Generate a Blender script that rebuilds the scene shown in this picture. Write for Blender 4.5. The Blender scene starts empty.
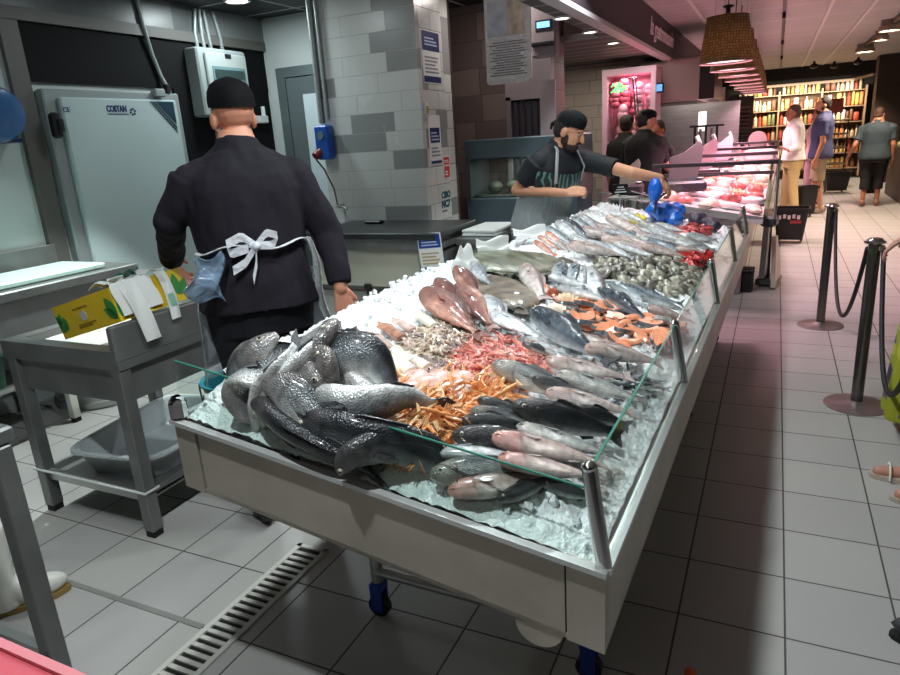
import bpy, math, random
from math import sin, cos, pi, radians, sqrt, atan2, exp
from mathutils import Vector, Matrix, noise
random.seed(7)
RND = random.random
def U(a, b): return a + (b-a)*random.random()
scene = bpy.context.scene
COL = scene.collection
# ------------------------------------------------------------------ camera
EYE = 1.6
YAW, PITCH, ROLL, FPX = -0.45667574, 0.2883111, -0.06557772, 666.8464
_f = Vector((sin(YAW)*cos(PITCH), cos(YAW)*cos(PITCH), -sin(PITCH)))
_r = Vector((cos(YAW), -sin(YAW), 0)); _u = _r.cross(_f)
CR = _r*cos(ROLL) + _u*sin(ROLL); CU = -_r*sin(ROLL) + _u*cos(ROLL); CF = _f
cam = bpy.data.cameras.new('camera'); camo = bpy.data.objects.new('camera', cam); COL.objects.link(camo)
cam.sensor_width = 36; cam.lens = FPX/900*36; cam.clip_start = 0.05; cam.clip_end = 200
m = Matrix((( CR.x, CU.x, -CF.x, 0), (CR.y, CU.y, -CF.y, 0), (CR.z, CU.z, -CF.z, EYE), (0, 0, 0, 1)))
camo.matrix_world = m
scene.camera = camo
def ray(px, py): return CR*((px-450)/FPX) - CU*((py-337.5)/FPX) + CF
def on_z(px, py, z):
    d = ray(px, py); return d*((z-EYE)/d.z) + Vector((0, 0, EYE))
def on_x(px, py, x):
    d = ray(px, py); return d*(x/d.x) + Vector((0, 0, EYE))
def on_y(px, py, y):
    d = ray(px, py); return d*(y/d.y) + Vector((0, 0, EYE))
# ------------------------------------------------------------------ materials
MATS = {}
def lin(c):
    return tuple((v/12.92 if v <= .04045 else ((v+.055)/1.055)**2.4) for v in c)
def M(name, col=(.5, .5, .5), rough=.5, metal=0., spec=.5, noise_scale=0, noise_amt=.12, bump=0, bump_scale=60, trans=0, emit=None, estr=1, coat=0, attr=None, sss=0, stretch=None, alpha=None):
    """col is linear rgb"""
    if name in MATS: return MATS[name]
    mt = bpy.data.materials.new(name); mt.use_nodes = True
    nt = mt.node_tree; b = nt.nodes['Principled BSDF']
    b.inputs['Base Color'].default_value = (*col, 1); b.inputs['Roughness'].default_value = rough
    b.inputs['Metallic'].default_value = metal; b.inputs['Specular IOR Level'].default_value = spec
    b.inputs['Transmission Weight'].default_value = trans; b.inputs['Coat Weight'].default_value = coat
    b.inputs['Coat Roughness'].default_value = .12
    if alpha is not None: b.inputs['Alpha'].default_value = alpha
    if sss:
        b.inputs['Subsurface Weight'].default_value = sss; b.inputs['Subsurface Radius'].default_value = (.03, .012, .008)
        b.inputs['Subsurface Scale'].default_value = .3
    src = None
    tc = nt.nodes.new('ShaderNodeTexCoord'); vec = tc.outputs['Object']
    if stretch:
        mp = nt.nodes.new('ShaderNodeMapping'); mp.inputs['Scale'].default_value = stretch
        nt.links.new(vec, mp.inputs['Vector']); vec = mp.outputs['Vector']
    if attr:
        a = nt.nodes.new('ShaderNodeAttribute'); a.attribute_name = attr; src = a.outputs['Color']
    if noise_scale:
        n = nt.nodes.new('ShaderNodeTexNoise'); n.inputs['Scale'].default_value = noise_scale; n.inputs['Detail'].default_value = 4
        nt.links.new(vec, n.inputs['Vector'])
        mr = nt.nodes.new('ShaderNodeMapRange'); mr.inputs['From Min'].default_value = .3; mr.inputs['From Max'].default_value = .7
        mr.inputs['To Min'].default_value = 1-noise_amt; mr.inputs['To Max'].default_value = 1+noise_amt
        nt.links.new(n.outputs['Fac'], mr.inputs['Value'])
        mx = nt.nodes.new('ShaderNodeMix'); mx.data_type = 'RGBA'; mx.blend_type = 'MULTIPLY'; mx.inputs['Factor'].default_value = 1
        mx.inputs['A'].default_value = (*col, 1)
        if src: nt.links.new(src, mx.inputs['A'])
        nt.links.new(mr.outputs['Result'], mx.inputs['B']); src = mx.outputs['Result']
        nt.links.new(n.outputs['Fac'], b.inputs['Roughness']) if False else None
    if src: nt.links.new(src, b.inputs['Base Color'])
    if bump:
        n2 = nt.nodes.new('ShaderNodeTexNoise'); n2.inputs['Scale'].default_value = bump_scale; n2.inputs['Detail'].default_value = 3
        nt.links.new(vec, n2.inputs['Vector'])
        bp = nt.nodes.new('ShaderNodeBump'); bp.inputs['Strength'].default_value = bump; bp.inputs['Distance'].default_value = .01
        nt.links.new(n2.outputs['Fac'], bp.inputs['Height']); nt.links.new(bp.outputs['Normal'], b.inputs['Normal'])
    if emit:
        b.inputs['Emission Color'].default_value = (*emit, 1); b.inputs['Emission Strength'].default_value = estr
    MATS[name] = mt; return mt
def S(name, r, g, b, **k): return M(name, lin((r/255, g/255, b/255)), **k)
def glass_mat(name, tint=(.93, .98, .96), ior=1.45, rough=.02, base=.04):
    """clear sheet: fresnel mirror over a lightly tinted see-through sheet"""
    mt = bpy.data.materials.new(name); mt.use_nodes = True; nt = mt.node_tree
    for n in list(nt.nodes): nt.nodes.remove(n)
    out = nt.nodes.new('ShaderNodeOutputMaterial'); t = nt.nodes.new('ShaderNodeBsdfTransparent'); t.inputs['Color'].default_value = (*tint, 1)
    g = nt.nodes.new('ShaderNodeBsdfGlossy'); g.inputs['Roughness'].default_value = rough
    lw = nt.nodes.new('ShaderNodeLayerWeight'); lw.inputs['Blend'].default_value = .5
    mx = nt.nodes.new('ShaderNodeMixShader')
    pw = nt.nodes.new('ShaderNodeMath'); pw.operation = 'POWER'; pw.inputs[1].default_value = 4.5
    ad = nt.nodes.new('ShaderNodeMath'); ad.operation = 'MULTIPLY_ADD'; ad.inputs[1].default_value = .75; ad.inputs[2].default_value = base; ad.use_clamp = True
    nt.links.new(lw.outputs['Facing'], pw.inputs[0]); nt.links.new(pw.outputs[0], ad.inputs[0])
    nt.links.new(ad.outputs[0], mx.inputs['Fac'])
    nt.links.new(t.outputs[0], mx.inputs[1]); nt.links.new(g.outputs[0], mx.inputs[2]); nt.links.new(mx.outputs[0], out.inputs['Surface'])
    MATS[name] = mt; return mt
def film_mat(name, col, op, rough=.25):
    """thin plastic film: part see-through, part milky and shiny"""
    mt = bpy.data.materials.new(name); mt.use_nodes = True; nt = mt.node_tree
    b = nt.nodes['Principled BSDF']; out = nt.nodes['Material Output']
    b.inputs['Base Color'].default_value = (*col, 1); b.inputs['Roughness'].default_value = rough
    t = nt.nodes.new('ShaderNodeBsdfTransparent'); mx = nt.nodes.new('ShaderNodeMixShader'); mx.inputs['Fac'].default_value = op
    n = nt.nodes.new('ShaderNodeTexNoise'); n.inputs['Scale'].default_value = 14; n.inputs['Distortion'].default_value = 1.5
    tc = nt.nodes.new('ShaderNodeTexCoord'); nt.links.new(tc.outputs['Object'], n.inputs['Vector'])
    bp = nt.nodes.new('ShaderNodeBump'); bp.inputs['Strength'].default_value = .8; bp.inputs['Distance'].default_value = .02
    nt.links.new(n.outputs['Fac'], bp.inputs['Height']); nt.links.new(bp.outputs['Normal'], b.inputs['Normal'])
    nt.links.new(t.outputs[0], mx.inputs[1]); nt.links.new(b.outputs[0], mx.inputs[2]); nt.links.new(mx.outputs[0], out.inputs['Surface'])
    MATS[name] = mt; return mt
def tile_mat(name, ax, w, h, o0, o1, cols, probs, grout, gw, rough, stagger=0, spec=.5, var=.06, rjit=0, dirt=0):
    """rectangular tiles in object space; ax = the two axes ('XY','XZ','YZ'); cols picked at random per tile"""
    mt = bpy.data.materials.new(name); mt.use_nodes = True; nt = mt.node_tree; N = nt.nodes; L = nt.links
    b = N['Principled BSDF']; b.inputs['Specular IOR Level'].default_value = spec
    tc = N.new('ShaderNodeTexCoord'); sp = N.new('ShaderNodeSeparateXYZ'); L.new(tc.outputs['Object'], sp.inputs[0])
    def mth(op, a, b_=None):
        n = N.new('ShaderNodeMath'); n.operation = op
        for i, v in enumerate((a, b_)):
            if v is None: continue
            if isinstance(v, (int, float)): n.inputs[i].default_value = v
            else: L.new(v, n.inputs[i])
        return n.outputs[0]
    u = mth('DIVIDE', mth('SUBTRACT', sp.outputs[ax[0]], o0), w); v = mth('DIVIDE', mth('SUBTRACT', sp.outputs[ax[1]], o1), h)
    row = mth('FLOOR', v)
    if stagger:
        wn0 = N.new('ShaderNodeTexWhiteNoise'); wn0.noise_dimensions = '1D'; L.new(row, wn0.inputs['W'])
        u = mth('ADD', u, mth('MULTIPLY', wn0.outputs['Value'], stagger))
    cx = mth('FLOOR', u)
    fu = mth('SUBTRACT', u, cx); fv = mth('SUBTRACT', v, row)
    def edge(f, size):
        g = gw/size
        return mth('MAXIMUM', mth('LESS_THAN', f, g), mth('GREATER_THAN', f, 1-g))
    gm = mth('MAXIMUM', edge(fu, w), edge(fv, h))
    cb = N.new('ShaderNodeCombineXYZ'); L.new(cx, cb.inputs[0]); L.new(row, cb.inputs[1])
    wn = N.new('ShaderNodeTexWhiteNoise'); wn.noise_dimensions = '2D'; L.new(cb.outputs[0], wn.inputs['Vector'])
    cr = N.new('ShaderNodeValToRGB'); cr.color_ramp.interpolation = 'CONSTANT'
    acc = 0
    for i, (c, p) in enumerate(zip(cols, probs)):
        if i < 2: e = cr.color_ramp.elements[i]; e.position = acc
        else: e = cr.color_ramp.elements.new(acc)
        e.color = (*c, 1); acc += p
    if len(cols) == 1: cr.color_ramp.elements[1].color = (*cols[0], 1)
    L.new(wn.outputs['Value'], cr.inputs[0])
    n = N.new('ShaderNodeTexNoise'); n.inputs['Scale'].default_value = 2.2; n.inputs['Detail'].default_value = 6; L.new(tc.outputs['Object'], n.inputs['Vector'])
    val = mth('ADD', 1-var, mth('ADD', mth('MULTIPLY', wn.outputs['Value'], var), mth('MULTIPLY', mth('SUBTRACT', n.outputs['Fac'], .5), var*3+dirt)))
    mx = N.new('ShaderNodeMix'); mx.data_type = 'RGBA'; mx.blend_type = 'MULTIPLY'; mx.inputs['Factor'].default_value = 1
    L.new(cr.outputs[0], mx.inputs['A']); L.new(val, mx.inputs['B'])
    m2 = N.new('ShaderNodeMix'); m2.data_type = 'RGBA'; L.new(gm, m2.inputs['Factor']); L.new(mx.outputs['Result'], m2.inputs['A']); m2.inputs['B'].default_value = (*grout, 1)
    L.new(m2.outputs['Result'], b.inputs['Base Color'])
    ro = mth('ADD', rough, mth('MULTIPLY', n.outputs['Fac'], .12)); L.new(mth('MAXIMUM', ro, mth('MULTIPLY', gm, .8)), b.inputs['Roughness'])
    bp = N.new('ShaderNodeBump'); bp.inputs['Strength'].default_value = .5; bp.inputs['Distance'].default_value = .002; bp.invert = True
    L.new(gm, bp.inputs['Height']); L.new(bp.outputs['Normal'], b.inputs['Normal'])
    MATS[name] = mt; return mt
# ------------------------------------------------------------------ mesh builder
def frame(d, up=Vector((0, 0, 1))):
    d = d.normalized()
    if abs(d.dot(up)) > .98: up = Vector((0, 1, 0)) if abs(d.y) < .9 else Vector((1, 0, 0))
    a = d.cross(up).normalized(); b = a.cross(d).normalized(); return a, b
class MB:
    def __init__(s): s.v = []; s.f = []; s.mi = []; s.c = None
    def add(s, vs, fs, mi=0):
        o = len(s.v); s.v += [Vector(p) for p in vs]; s.f += [tuple(i+o for i in f) for f in fs]; s.mi += [mi]*len(fs); return s
    def box(s, c, sz, rz=0, rot=None, bev=0, mi=0):
        x, y, z = (k/2 for k in sz)
        R_ = rot.to_3x3() if rot else Matrix.Rotation(rz, 3, 'Z')
        if bev <= 0:
            vs = [Vector((a*x, b*y, d*z)) for d in (-1, 1) for a, b in ((-1, -1), (1, -1), (1, 1), (-1, 1))]
            fs = [(3, 2, 1, 0), (4, 5, 6, 7), (0, 1, 5, 4), (1, 2, 6, 5), (2, 3, 7, 6), (3, 0, 4, 7)]
        else:
            e = min(bev, x*.9, y*.9, z*.9); vs = []; rings = []
            for zz, ins in ((-z, e), (-z+e, 0), (z-e, 0), (z, e)):
                a, b = x-ins, y-ins; k = e if ins == 0 else e
                ring = [(-a+k, -b), (a-k, -b), (a, -b+k), (a, b-k), (a-k, b), (-a+k, b), (-a, b-k), (-a, -b+k)]
                rings.append(len(vs)); vs += [Vector((p, q, zz)) for p, q in ring]
            fs = [tuple(range(7, -1, -1)), tuple(range(24, 32))]
            for r in range(3):
                for i in range(8):
                    j = (i+1) % 8; fs.append((r*8+i, r*8+j, r*8+8+j, r*8+8+i))
        c = Vector(c); return s.add([R_ @ v + c for v in vs], fs, mi)
    def quadbox(s, P, t, mi=0):
        """slab: quad of 4 corners extruded by vector t"""
        t = Vector(t); vs = [Vector(p) for p in P] + [Vector(p)+t for p in P]
        return s.add(vs, [(3, 2, 1, 0), (4, 5, 6, 7), (0, 1, 5, 4), (1, 2, 6, 5), (2, 3, 7, 6), (3, 0, 4, 7)], mi)
    def loft(s, secs, cap=True, mi=0, closed=False):
        """secs: list of rings (equal count)"""
        o = len(s.v); n = len(secs[0])
        vs = [p for r in secs for p in r]; fs = []
        k = len(secs)
        for r in range(k if closed else k-1):
            r2 = (r+1) % k
            for i in range(n):
                j = (i+1) % n; fs.append((r*n+i, r*n+j, r2*n+j, r2*n+i))
        if cap and not closed: fs.append(tuple(range(n-1, -1, -1))); fs.append(tuple(range((k-1)*n, k*n)))
        return s.add(vs, fs, mi)
    def tube(s, pts, rad, n=10, cap=True, mi=0, flat=1., up=Vector((0, 0, 1))):
        pts = [Vector(p) for p in pts]; k = len(pts)
        if not hasattr(rad, '__len__'): rad = [rad]*k
        secs = []; prev = None
        for i, p in enumerate(pts):
            d = (pts[min(i+1, k-1)] - pts[max(i-1, 0)])
            if d.length < 1e-9: d = Vector((0, 0, 1))
            d.normalize()
            if prev is None: a, b = frame(d, up)
            else:
                a = (prev - d*prev.dot(d))
                if a.length < 1e-6: a, b = frame(d, up)
                a.normalize(); b = a.cross(d).normalized()
            prev = a
            secs.append([p + a*(rad[i]*cos(2*pi*j/n)) + b*(rad[i]*flat*sin(2*pi*j/n)) for j in range(n)])
        return s.loft(secs, cap, mi)
    def cyl(s, p0, p1, r0, r1=None, n=16, cap=True, mi=0):
        return s.tube([p0, p1], [r0, r0 if r1 is None else r1], n, cap, mi)
    def capsule(s, p0, p1, r0, r1=None, n=12, mi=0):
        p0, p1 = Vector(p0), Vector(p1); r1 = r0 if r1 is None else r1
        d = (p1-p0); L = max(d.length, 1e-6); d /= L; pts = []; rs = []
        for k in range(5):
            a = pi/2*(1-k/4.); pts.append(p0 - d*r0*sin(a)); rs.append(max(r0*cos(a), r0*.02))
        for k in range(5):
            a = pi/2*(k/4.); pts.append(p1 + d*r1*sin(a)); rs.append(max(r1*cos(a), r1*.02))
        return s.tube(pts, rs, n, True, mi)
    def ell(s, c, r, R_=None, nu=16, nv=10, mi=0):
        c = Vector(c); R_ = R_ or Matrix.Identity(3); secs = []
        for i in range(nv+1):
            t = pi*i/nv; rr = max(sin(t), .01)
            secs.append([c + R_ @ Vector((r[0]*rr*cos(2*pi*j/nu), r[1]*rr*sin(2*pi*j/nu), -r[2]*cos(t))) for j in range(nu)])
        return s.loft(secs, True, mi)
    def lathe(s, prof, c=(0, 0, 0), n=24, cap=True, mi=0, sx=1, sy=1, rz=0):
        c = Vector(c); R_ = Matrix.Rotation(rz, 3, 'Z')
        return s.loft([[c + R_ @ Vector((r*sx*cos(2*pi*j/n), r*sy*sin(2*pi*j/n), z)) for j in range(n)] for r, z in prof], cap, mi)
    def prism(s, poly, t, mi=0):
        poly = [Vector(p) for p in poly]; t = Vector(t); n = len(poly)
        return s.add(poly + [p+t for p in poly], [tuple(range(n-1, -1, -1)), tuple(range(n, 2*n))] + [(i, (i+1) % n, n+(i+1) % n, n+i) for i in range(n)], mi)
    def sheet(s, fn, nu, nv, th=0, mi=0):
        """fn(u,v) in 0..1 -> point; thickness th along the local normal"""
        P = [[Vector(fn(i/nu, j/nv)) for j in range(nv+1)] for i in range(nu+1)]
        vs = [p for r in P for p in r]; w = nv+1
        fs = [(i*w+j, (i+1)*w+j, (i+1)*w+j+1, i*w+j+1) for i in range(nu) for j in range(nv)]
        if th:
            nr = []
            for i in range(nu+1):
                for j in range(nv+1):
                    a = P[min(i+1, nu)][j]-P[max(i-1, 0)][j]; b = P[i][min(j+1, nv)]-P[i][max(j-1, 0)]
                    q = a.cross(b); nr.append(q.normalized() if q.length > 1e-12 else Vector((0, 0, 1)))
            k = len(vs); vs2 = [p - q*th for p, q in zip(vs, nr)]
            fs2 = [tuple(x+k for x in reversed(f)) for f in fs]
            rim = [i*w for i in range(nu+1)] + [nu*w+j for j in range(1, w)] + [i*w+nv for i in range(nu-1, -1, -1)] + [j for j in range(nv-1, 0, -1)]
            rf = [(rim[i], rim[(i+1) % len(rim)], rim[(i+1) % len(rim)]+k, rim[i]+k) for i in range(len(rim))]
            vs, fs = vs+vs2, fs+fs2+[tuple(reversed(f)) for f in rf]
        return s.add(vs, fs, mi)
    def xform(s, mtx): s.v = [mtx @ p for p in s.v]; return s
    def mesh(s, name, mats, smooth=True):
        me = bpy.data.meshes.new(name); me.from_pydata([tuple(p) for p in s.v], [], s.f)
        for mt in (mats if isinstance(mats, (list, tuple)) else [mats]): me.materials.append(mt)
        if any(s.mi): me.polygons.foreach_set('material_index', s.mi)
        if s.c:
            ca = me.color_attributes.new('tint', 'FLOAT_COLOR', 'POINT')
            ca.data.foreach_set('color', [x for c in s.c for x in (*c, 1.)])
        if smooth:
            me.polygons.foreach_set('use_smooth', [True]*len(me.polygons))
        me.update()
        return me
    def build(s, name, mats, parent=None, smooth=True, sharp=40):
        """verts are in world space (the space of the thing's own base when that sits at the origin)"""
        if parent is not None: s.xform(wmat(parent).inverted())
        me = s.mesh(name, mats, smooth)
        if smooth and sharp: me.set_sharp_from_angle(angle=radians(sharp))
        o = bpy.data.objects.new(name, me); COL.objects.link(o)
        if parent is not None: o.parent = parent
        return o
def wmat(o): return (wmat(o.parent) @ o.matrix_basis) if o.parent else o.matrix_basis.copy()
def tag(o, label=None, cat=None, group=None, kind=None):
    if label: o['label'] = label
    if cat: o['category'] = cat
    if group: o['group'] = group
    if kind: o['kind'] = kind
    return o
def thing(name, label, cat, loc=(0, 0, 0), rz=0, group=None):
    o = bpy.data.objects.new(name, None); COL.objects.link(o); o.empty_display_size = .05
    o.location = loc; o.rotation_euler = (0, 0, rz); return tag(o, label, cat, group)
def struct(name, mb, mats, smooth=False, parent=None):
    o = mb.build(name, mats, parent, smooth); o['kind'] = 'structure'; return o
KIDS = {}
def dup(o, parent=None):
    c = o.copy(); COL.objects.link(c)
    if parent is not None: c.parent = parent
    for ch in [x for x in ALLKIDS(o)]: dup(ch, c)
    return c
def ALLKIDS(o): return [x for x in o.children]
def remesh(mb, voxel, it=2, name='tmp', fold=0, fscale=8, fstretch=(1, 1, .35)):
    """union of overlapping closed solids as ONE continuous surface"""
    me = mb.mesh('t', []); o = bpy.data.objects.new('t', me); COL.objects.link(o)
    md = o.modifiers.new('r', 'REMESH'); md.mode = 'VOXEL'; md.voxel_size = voxel
    sm = o.modifiers.new('s', 'SMOOTH'); sm.iterations = it; sm.factor = .5
    dg = bpy.context.evaluated_depsgraph_get(); ev = o.evaluated_get(dg)
    m2 = bpy.data.meshes.new_from_object(ev)
    n = MB(); n.v = [v.co.copy() for v in m2.vertices]; n.f = [tuple(p.vertices) for p in m2.polygons]; n.mi = [0]*len(n.f)
    if fold:
        nv = [v.normal.copy() for v in m2.vertices]
        for i, p in enumerate(n.v):
            q = Vector((p.x*fstretch[0], p.y*fstretch[1], p.z*fstretch[2]))*fscale
            k = noise.noise(q) + .5*noise.noise(q*2.3+Vector((5, 1, 2)))
            n.v[i] = p + nv[i]*(k*fold)
    bpy.data.objects.remove(o); bpy.data.meshes.remove(me); bpy.data.meshes.remove(m2)
    return n
def text_mb(s, size, xdir, ydir, origin, depth=.002, shear=0, space=1., bold=0):
    """lettering as a solid mesh lying in the plane xdir/ydir, starting at origin"""
    cu = bpy.data.curves.new('t', 'FONT'); cu.body = s; cu.size = size; cu.extrude = depth/2; cu.shear = shear; cu.space_character = space; cu.offset = bold
    cu.resolution_u = 3
    o = bpy.data.objects.new('t', cu); COL.objects.link(o)
    dg = bpy.context.evaluated_depsgraph_get(); me = bpy.data.meshes.new_from_object(o.evaluated_get(dg))
    x, y = Vector(xdir).normalized(), Vector(ydir).normalized(); z = x.cross(y); og = Vector(origin)
    n = MB(); n.v = [og + x*v.co.x + y*v.co.y + z*(v.co.z) for v in me.vertices]; n.f = [tuple(p.vertices) for p in me.polygons]; n.mi = [0]*len(n.f)
    bpy.data.objects.remove(o); bpy.data.curves.remove(cu); bpy.data.meshes.remove(me)
    return n
# ------------------------------------------------------------------ palette
steel = S('brushed_steel', 178, 180, 178, rough=.34, metal=.92, noise_scale=3, noise_amt=.14, stretch=(1, 1, 14), bump=.05, bump_scale=90)
steel_dark = S('worn_steel', 128, 130, 128, rough=.4, metal=.55, noise_scale=5, noise_amt=.2)
chrome = S('polished_steel', 205, 205, 205, rough=.16, metal=1)
dull = S('dull_steel_panel', 186, 178, 164, rough=.42, metal=.35, noise_scale=4, noise_amt=.16, bump=.04, bump_scale=120)
white_pl = S('white_plastic', 214, 220, 218, rough=.35)
offwhite = S('white_wall_paint', 196, 204, 202, rough=.6, noise_scale=2, noise_amt=.05)
panelw = S('cold_room_panel', 176, 192, 192, rough=.32, noise_scale=1.5, noise_amt=.04)
greytrim = S('grey_trim', 92, 90, 86, rough=.5)
lgrey = S('light_grey_metal', 150, 158, 158, rough=.4, metal=.3)
black = S('black_plastic', 18, 18, 20, rough=.45)
blackwall = S('black_panel', 8, 8, 10, rough=.75, spec=.2)
rubber = S('black_rubber', 14, 14, 15, rough=.7)
navy = S('navy_print', 22, 36, 92, rough=.5)
blueprint_ = S('blue_print', 30, 62, 150, rough=.5)
paper = S('white_paper', 226, 228, 226, rough=.7, bump=.12, bump_scale=30)
redprint = S('red_print', 196, 40, 26, rough=.5)
tealprint = S('teal_print', 14, 84, 98, rough=.5)
bluepl = S('blue_plastic', 20, 78, 168, rough=.35)
glass = glass_mat('clear_glass')
glassedge = S('green_glass_edge', 70, 150, 130, rough=.15, trans=.3)
fasciam = S('plum_fascia', 58, 48, 54, rough=.55)
# ------------------------------------------------------------------ floor, walls, ceilings
T = .327
fl = tile_mat('floor_tiles', 'XY', T, T, .131, 2.025, [lin((.66, .655, .64)), lin((.64, .635, .625))], [.5, .5], lin((.30, .28, .27)), .0032, .28, spec=.4, var=.035)
struct('floor', MB().box((0, 10, -.05), (14, 24, .1)), fl)
wt = [lin((.80, .81, .80)), lin((.56, .57, .57))]
tile_xz = tile_mat('wall_tiles_front', 'XZ', .42, .152, -3.56, .02, wt, [.6, .4], lin((.66, .66, .65)), .0025, .2, stagger=.7, var=.05)
tile_yz = tile_mat('wall_tiles_side', 'YZ', .36, .152, 5.0, .02, wt, [.7, .3], lin((.52, .52, .51)), .003, .2, stagger=.7, var=.05)
brick_xz = tile_mat('white_brick_wall', 'XZ', .42, .16, 0, 0, [lin((.84, .82, .78)), lin((.72, .70, .67))], [.85, .15], lin((.6, .58, .55)), .004, .3, stagger=.7)
brown_xz = tile_mat('brown_tiles_front', 'XZ', .42, .25, 0, 0, [lin((.48, .42, .40)), lin((.40, .345, .33))], [.6, .4], lin((.26, .24, .23)), .003, .35, stagger=.6, var=.05)
ceil_dark = tile_mat('dark_ceiling_grid', 'XY', .6, .6, -4.6, .02, [lin((.10, .10, .105)), lin((.11, .11, .115))], [.5, .5], lin((.8, .8, .8)), .011, .5, var=.02)
ceil_slat = tile_mat('slatted_canopy_ceiling', 'XY', 8, .34, -6, .1, [lin((.30, .29, .29)), lin((.27, .265, .265))], [.5, .5], lin((.66, .64, .63)), .02, .5, var=.03)
ceil_plank = tile_mat('white_plank_ceiling', 'XY', 9, .3, -6, .1, [lin((.70, .68, .68)), lin((.67, .65, .65))], [.5, .5], lin((.55, .53, .53)), .006, .5, var=.03)
# left wall, set back behind the cold room
struct('wall_left', MB().box((-4.68, 2.3, 1.41), (.16, 6.8, 2.82)), offwhite)
struct('wall_back', MB().box((-3.9, 5.72, 1.41), (1.7, .2, 2.82)), offwhite)
struct('wall_right', MB().box((3.9, 10, 1.4), (.2, 24, 3.2)), offwhite)
struct('wall_far', MB().box((.5, 21.6, 1.6), (9, .2, 3.4)), S('far_wall_dark', 40, 34, 32, rough=.7))
struct('wall_canopy', MB().box((-5.1, 12, 1.4), (.2, 12, 2.9)), offwhite)
struct('wall_rear', MB().box((0, -1.6, 1.4), (14, .2, 3.2)), S('rear_wall', 70, 62, 60, rough=.7))
struct('ceiling_left', MB().box((-3.13, 2.9, 2.86), (3.08, 9.0, .08)), ceil_dark)
struct('ceiling_canopy', MB().box((-1.46, 5.75, 2.47), (.26, 2.3, .06)).box((-2.3, 11.4, 2.47), (1.98, 9.0, .06)), ceil_slat)
struct('ceiling_right', MB().box((1.3, 10, 2.86), (5.3, 24, .1)), ceil_plank)
struct('trim_6', MB().box((-1.575, 5.75, 2.65), (.02, 2.3, .34)), S('canopy_side', 60, 54, 56, rough=.6))
# ceiling seams of the sales floor
for px in (690, 833, 876):
    a = on_z(px, 1, 2.81)
    struct('trim_1', MB().box((a.x, 12, 2.806), (.04, 19, .012)), S('white_trim', 205, 200, 198, rough=.5))
# tile band, grey band and black panel on the left wall
struct('trim_2', MB().box((-4.585, 2.3, 2.715), (.05, 6.8, .21)), tile_mat('tile_band', 'YZ', .3, .21, 0, 2.61, [lin((.46, .47, .47)), lin((.32, .33, .33))], [.6, .4], lin((.4, .4, .4)), .003, .3))
struct('trim_3', MB().box((-4.58, 2.3, 2.57), (.06, 6.8, .08)).box((-4.585, 3.09, 1.265), (.05, .13, 2.53)), greytrim)
struct('wall_panel', MB().box((-4.592, 4.39, 2.34), (.03, 2.44, .38)).box((-4.592, 5.0, 1.2), (.03, 1.20, 1.9)), blackwall)
# column by the cold room
struct('column_tiled', MB().box((-3.07, 5.03, 1.41), (.98, .06, 2.82)), tile_xz)
c_ = struct('column_side', MB().box((-2.61, 5.26, 1.41), (.06, .40, 2.82)).box((-3.1, 5.6, 1.41), (.9, .3, 2.82)), tile_yz)
struct('pillar_brown', MB().box((-2.52, 6.75, 1.41), (1.10, .5, 2.82)), brown_xz)
struct('gap_shade_strip', MB().box((-2.70, 5.8, 1.41), (.05, .1, 2.82)), S('gap_shade_brown', 66, 54, 50, rough=.6))  # thin dark strip standing in for the shaded gap between column and pillar
struct('wall_brick', MB().box((-2.9, 9.6, 1.22), (2.1, .12, 2.44)), brick_xz)
struct('wall_kitchen', MB().box((-2.4, 12.6, 1.22), (2.3, .12, 2.44)), S('kitchen_wall', 168, 164, 160, rough=.35, metal=.3))
# fascia over the counters
struct('beam_fascia', MB().box((-1.34, 9.6, 2.62), (.08, 14, .40)), fasciam)
struct('trim_4', MB().box((-1.335, 9.6, 2.405), (.1, 14, .035)), S('fascia_lip', 200, 190, 192, rough=.4))
a = on_x(650, 34, -1.298); b_ = on_x(673, 47, -1.298)
tx = text_mb('la gastronomia', .26, (0, 1, 0), (0, 0, 1), (-1.297, a.y, 2.55), .012, shear=.2)
w_ = max(v.y for v in tx.v)-a.y
for v in tx.v: v.y = a.y + (v.y-a.y)*((b_.y-a.y)/w_)
fs = tag(tx.build('wall_lettering', S('letter_white', 226, 214, 220, rough=.4), smooth=False), 'white cut-out lettering mounted on the dark fascia beam', 'sign lettering')
# cold room door
dr = struct('door_1', MB().box((-4.56, 3.79, 1.06), (.08, 1.20, 2.09), bev=.01), lgrey, False)
struct('door_leaf', MB().box((-4.505, 3.80, 1.03), (.05, 1.04, 2.04), bev=.012), panelw, False, dr)
lf = MB()
for k in (0, 1, 2): pass
P = lambda y, z: Vector((-4.478, y, z))
struct('door_corner_mark', MB().prism([P(4.10, 2.035), P(4.275, 2.035), P(4.275, 1.86)], (.004, 0, 0))
       .prism([P(4.07, 2.035), P(4.085, 2.035), P(4.275, 1.84), P(4.275, 1.825)], (.004, 0, 0)).prism([P(4.045, 2.035), P(4.056, 2.035), P(4.275, 1.808), P(4.275, 1.796)], (.004, 0, 0)), S('teal_mark', 22, 52, 66, rough=.4), False, dr)
tx = text_mb('COSTAN', .062, (0, 1, 0), (0, 0, 1), (-4.478, 3.635, 1.955), .004, bold=.002); w_ = max(v.y for v in tx.v)-3.635
for v in tx.v: v.y = 3.635+(v.y-3.635)*.175/w_
struct('door_lettering', tx, navy, False, dr)
struct('door_lettering', text_mb('CE', .045, (0, 1, 0), (0, 0, 1), (-4.478, 3.285, 1.95), .004), navy, False, dr)
fx = MB(); cy, cz = 3.865, 1.955
for k in range(6):
    aa = k*pi/3+.3; fx.box((-4.478, cy+.021*cos(aa), cz+.021*sin(aa)), (.004, .013, .013), rot=Matrix.Rotation(aa, 4, 'X'))
fx.box((-4.478, 3.73, 1.938), (.003, .18, .005))
struct('door_emblem', fx, navy, False, dr)
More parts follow.
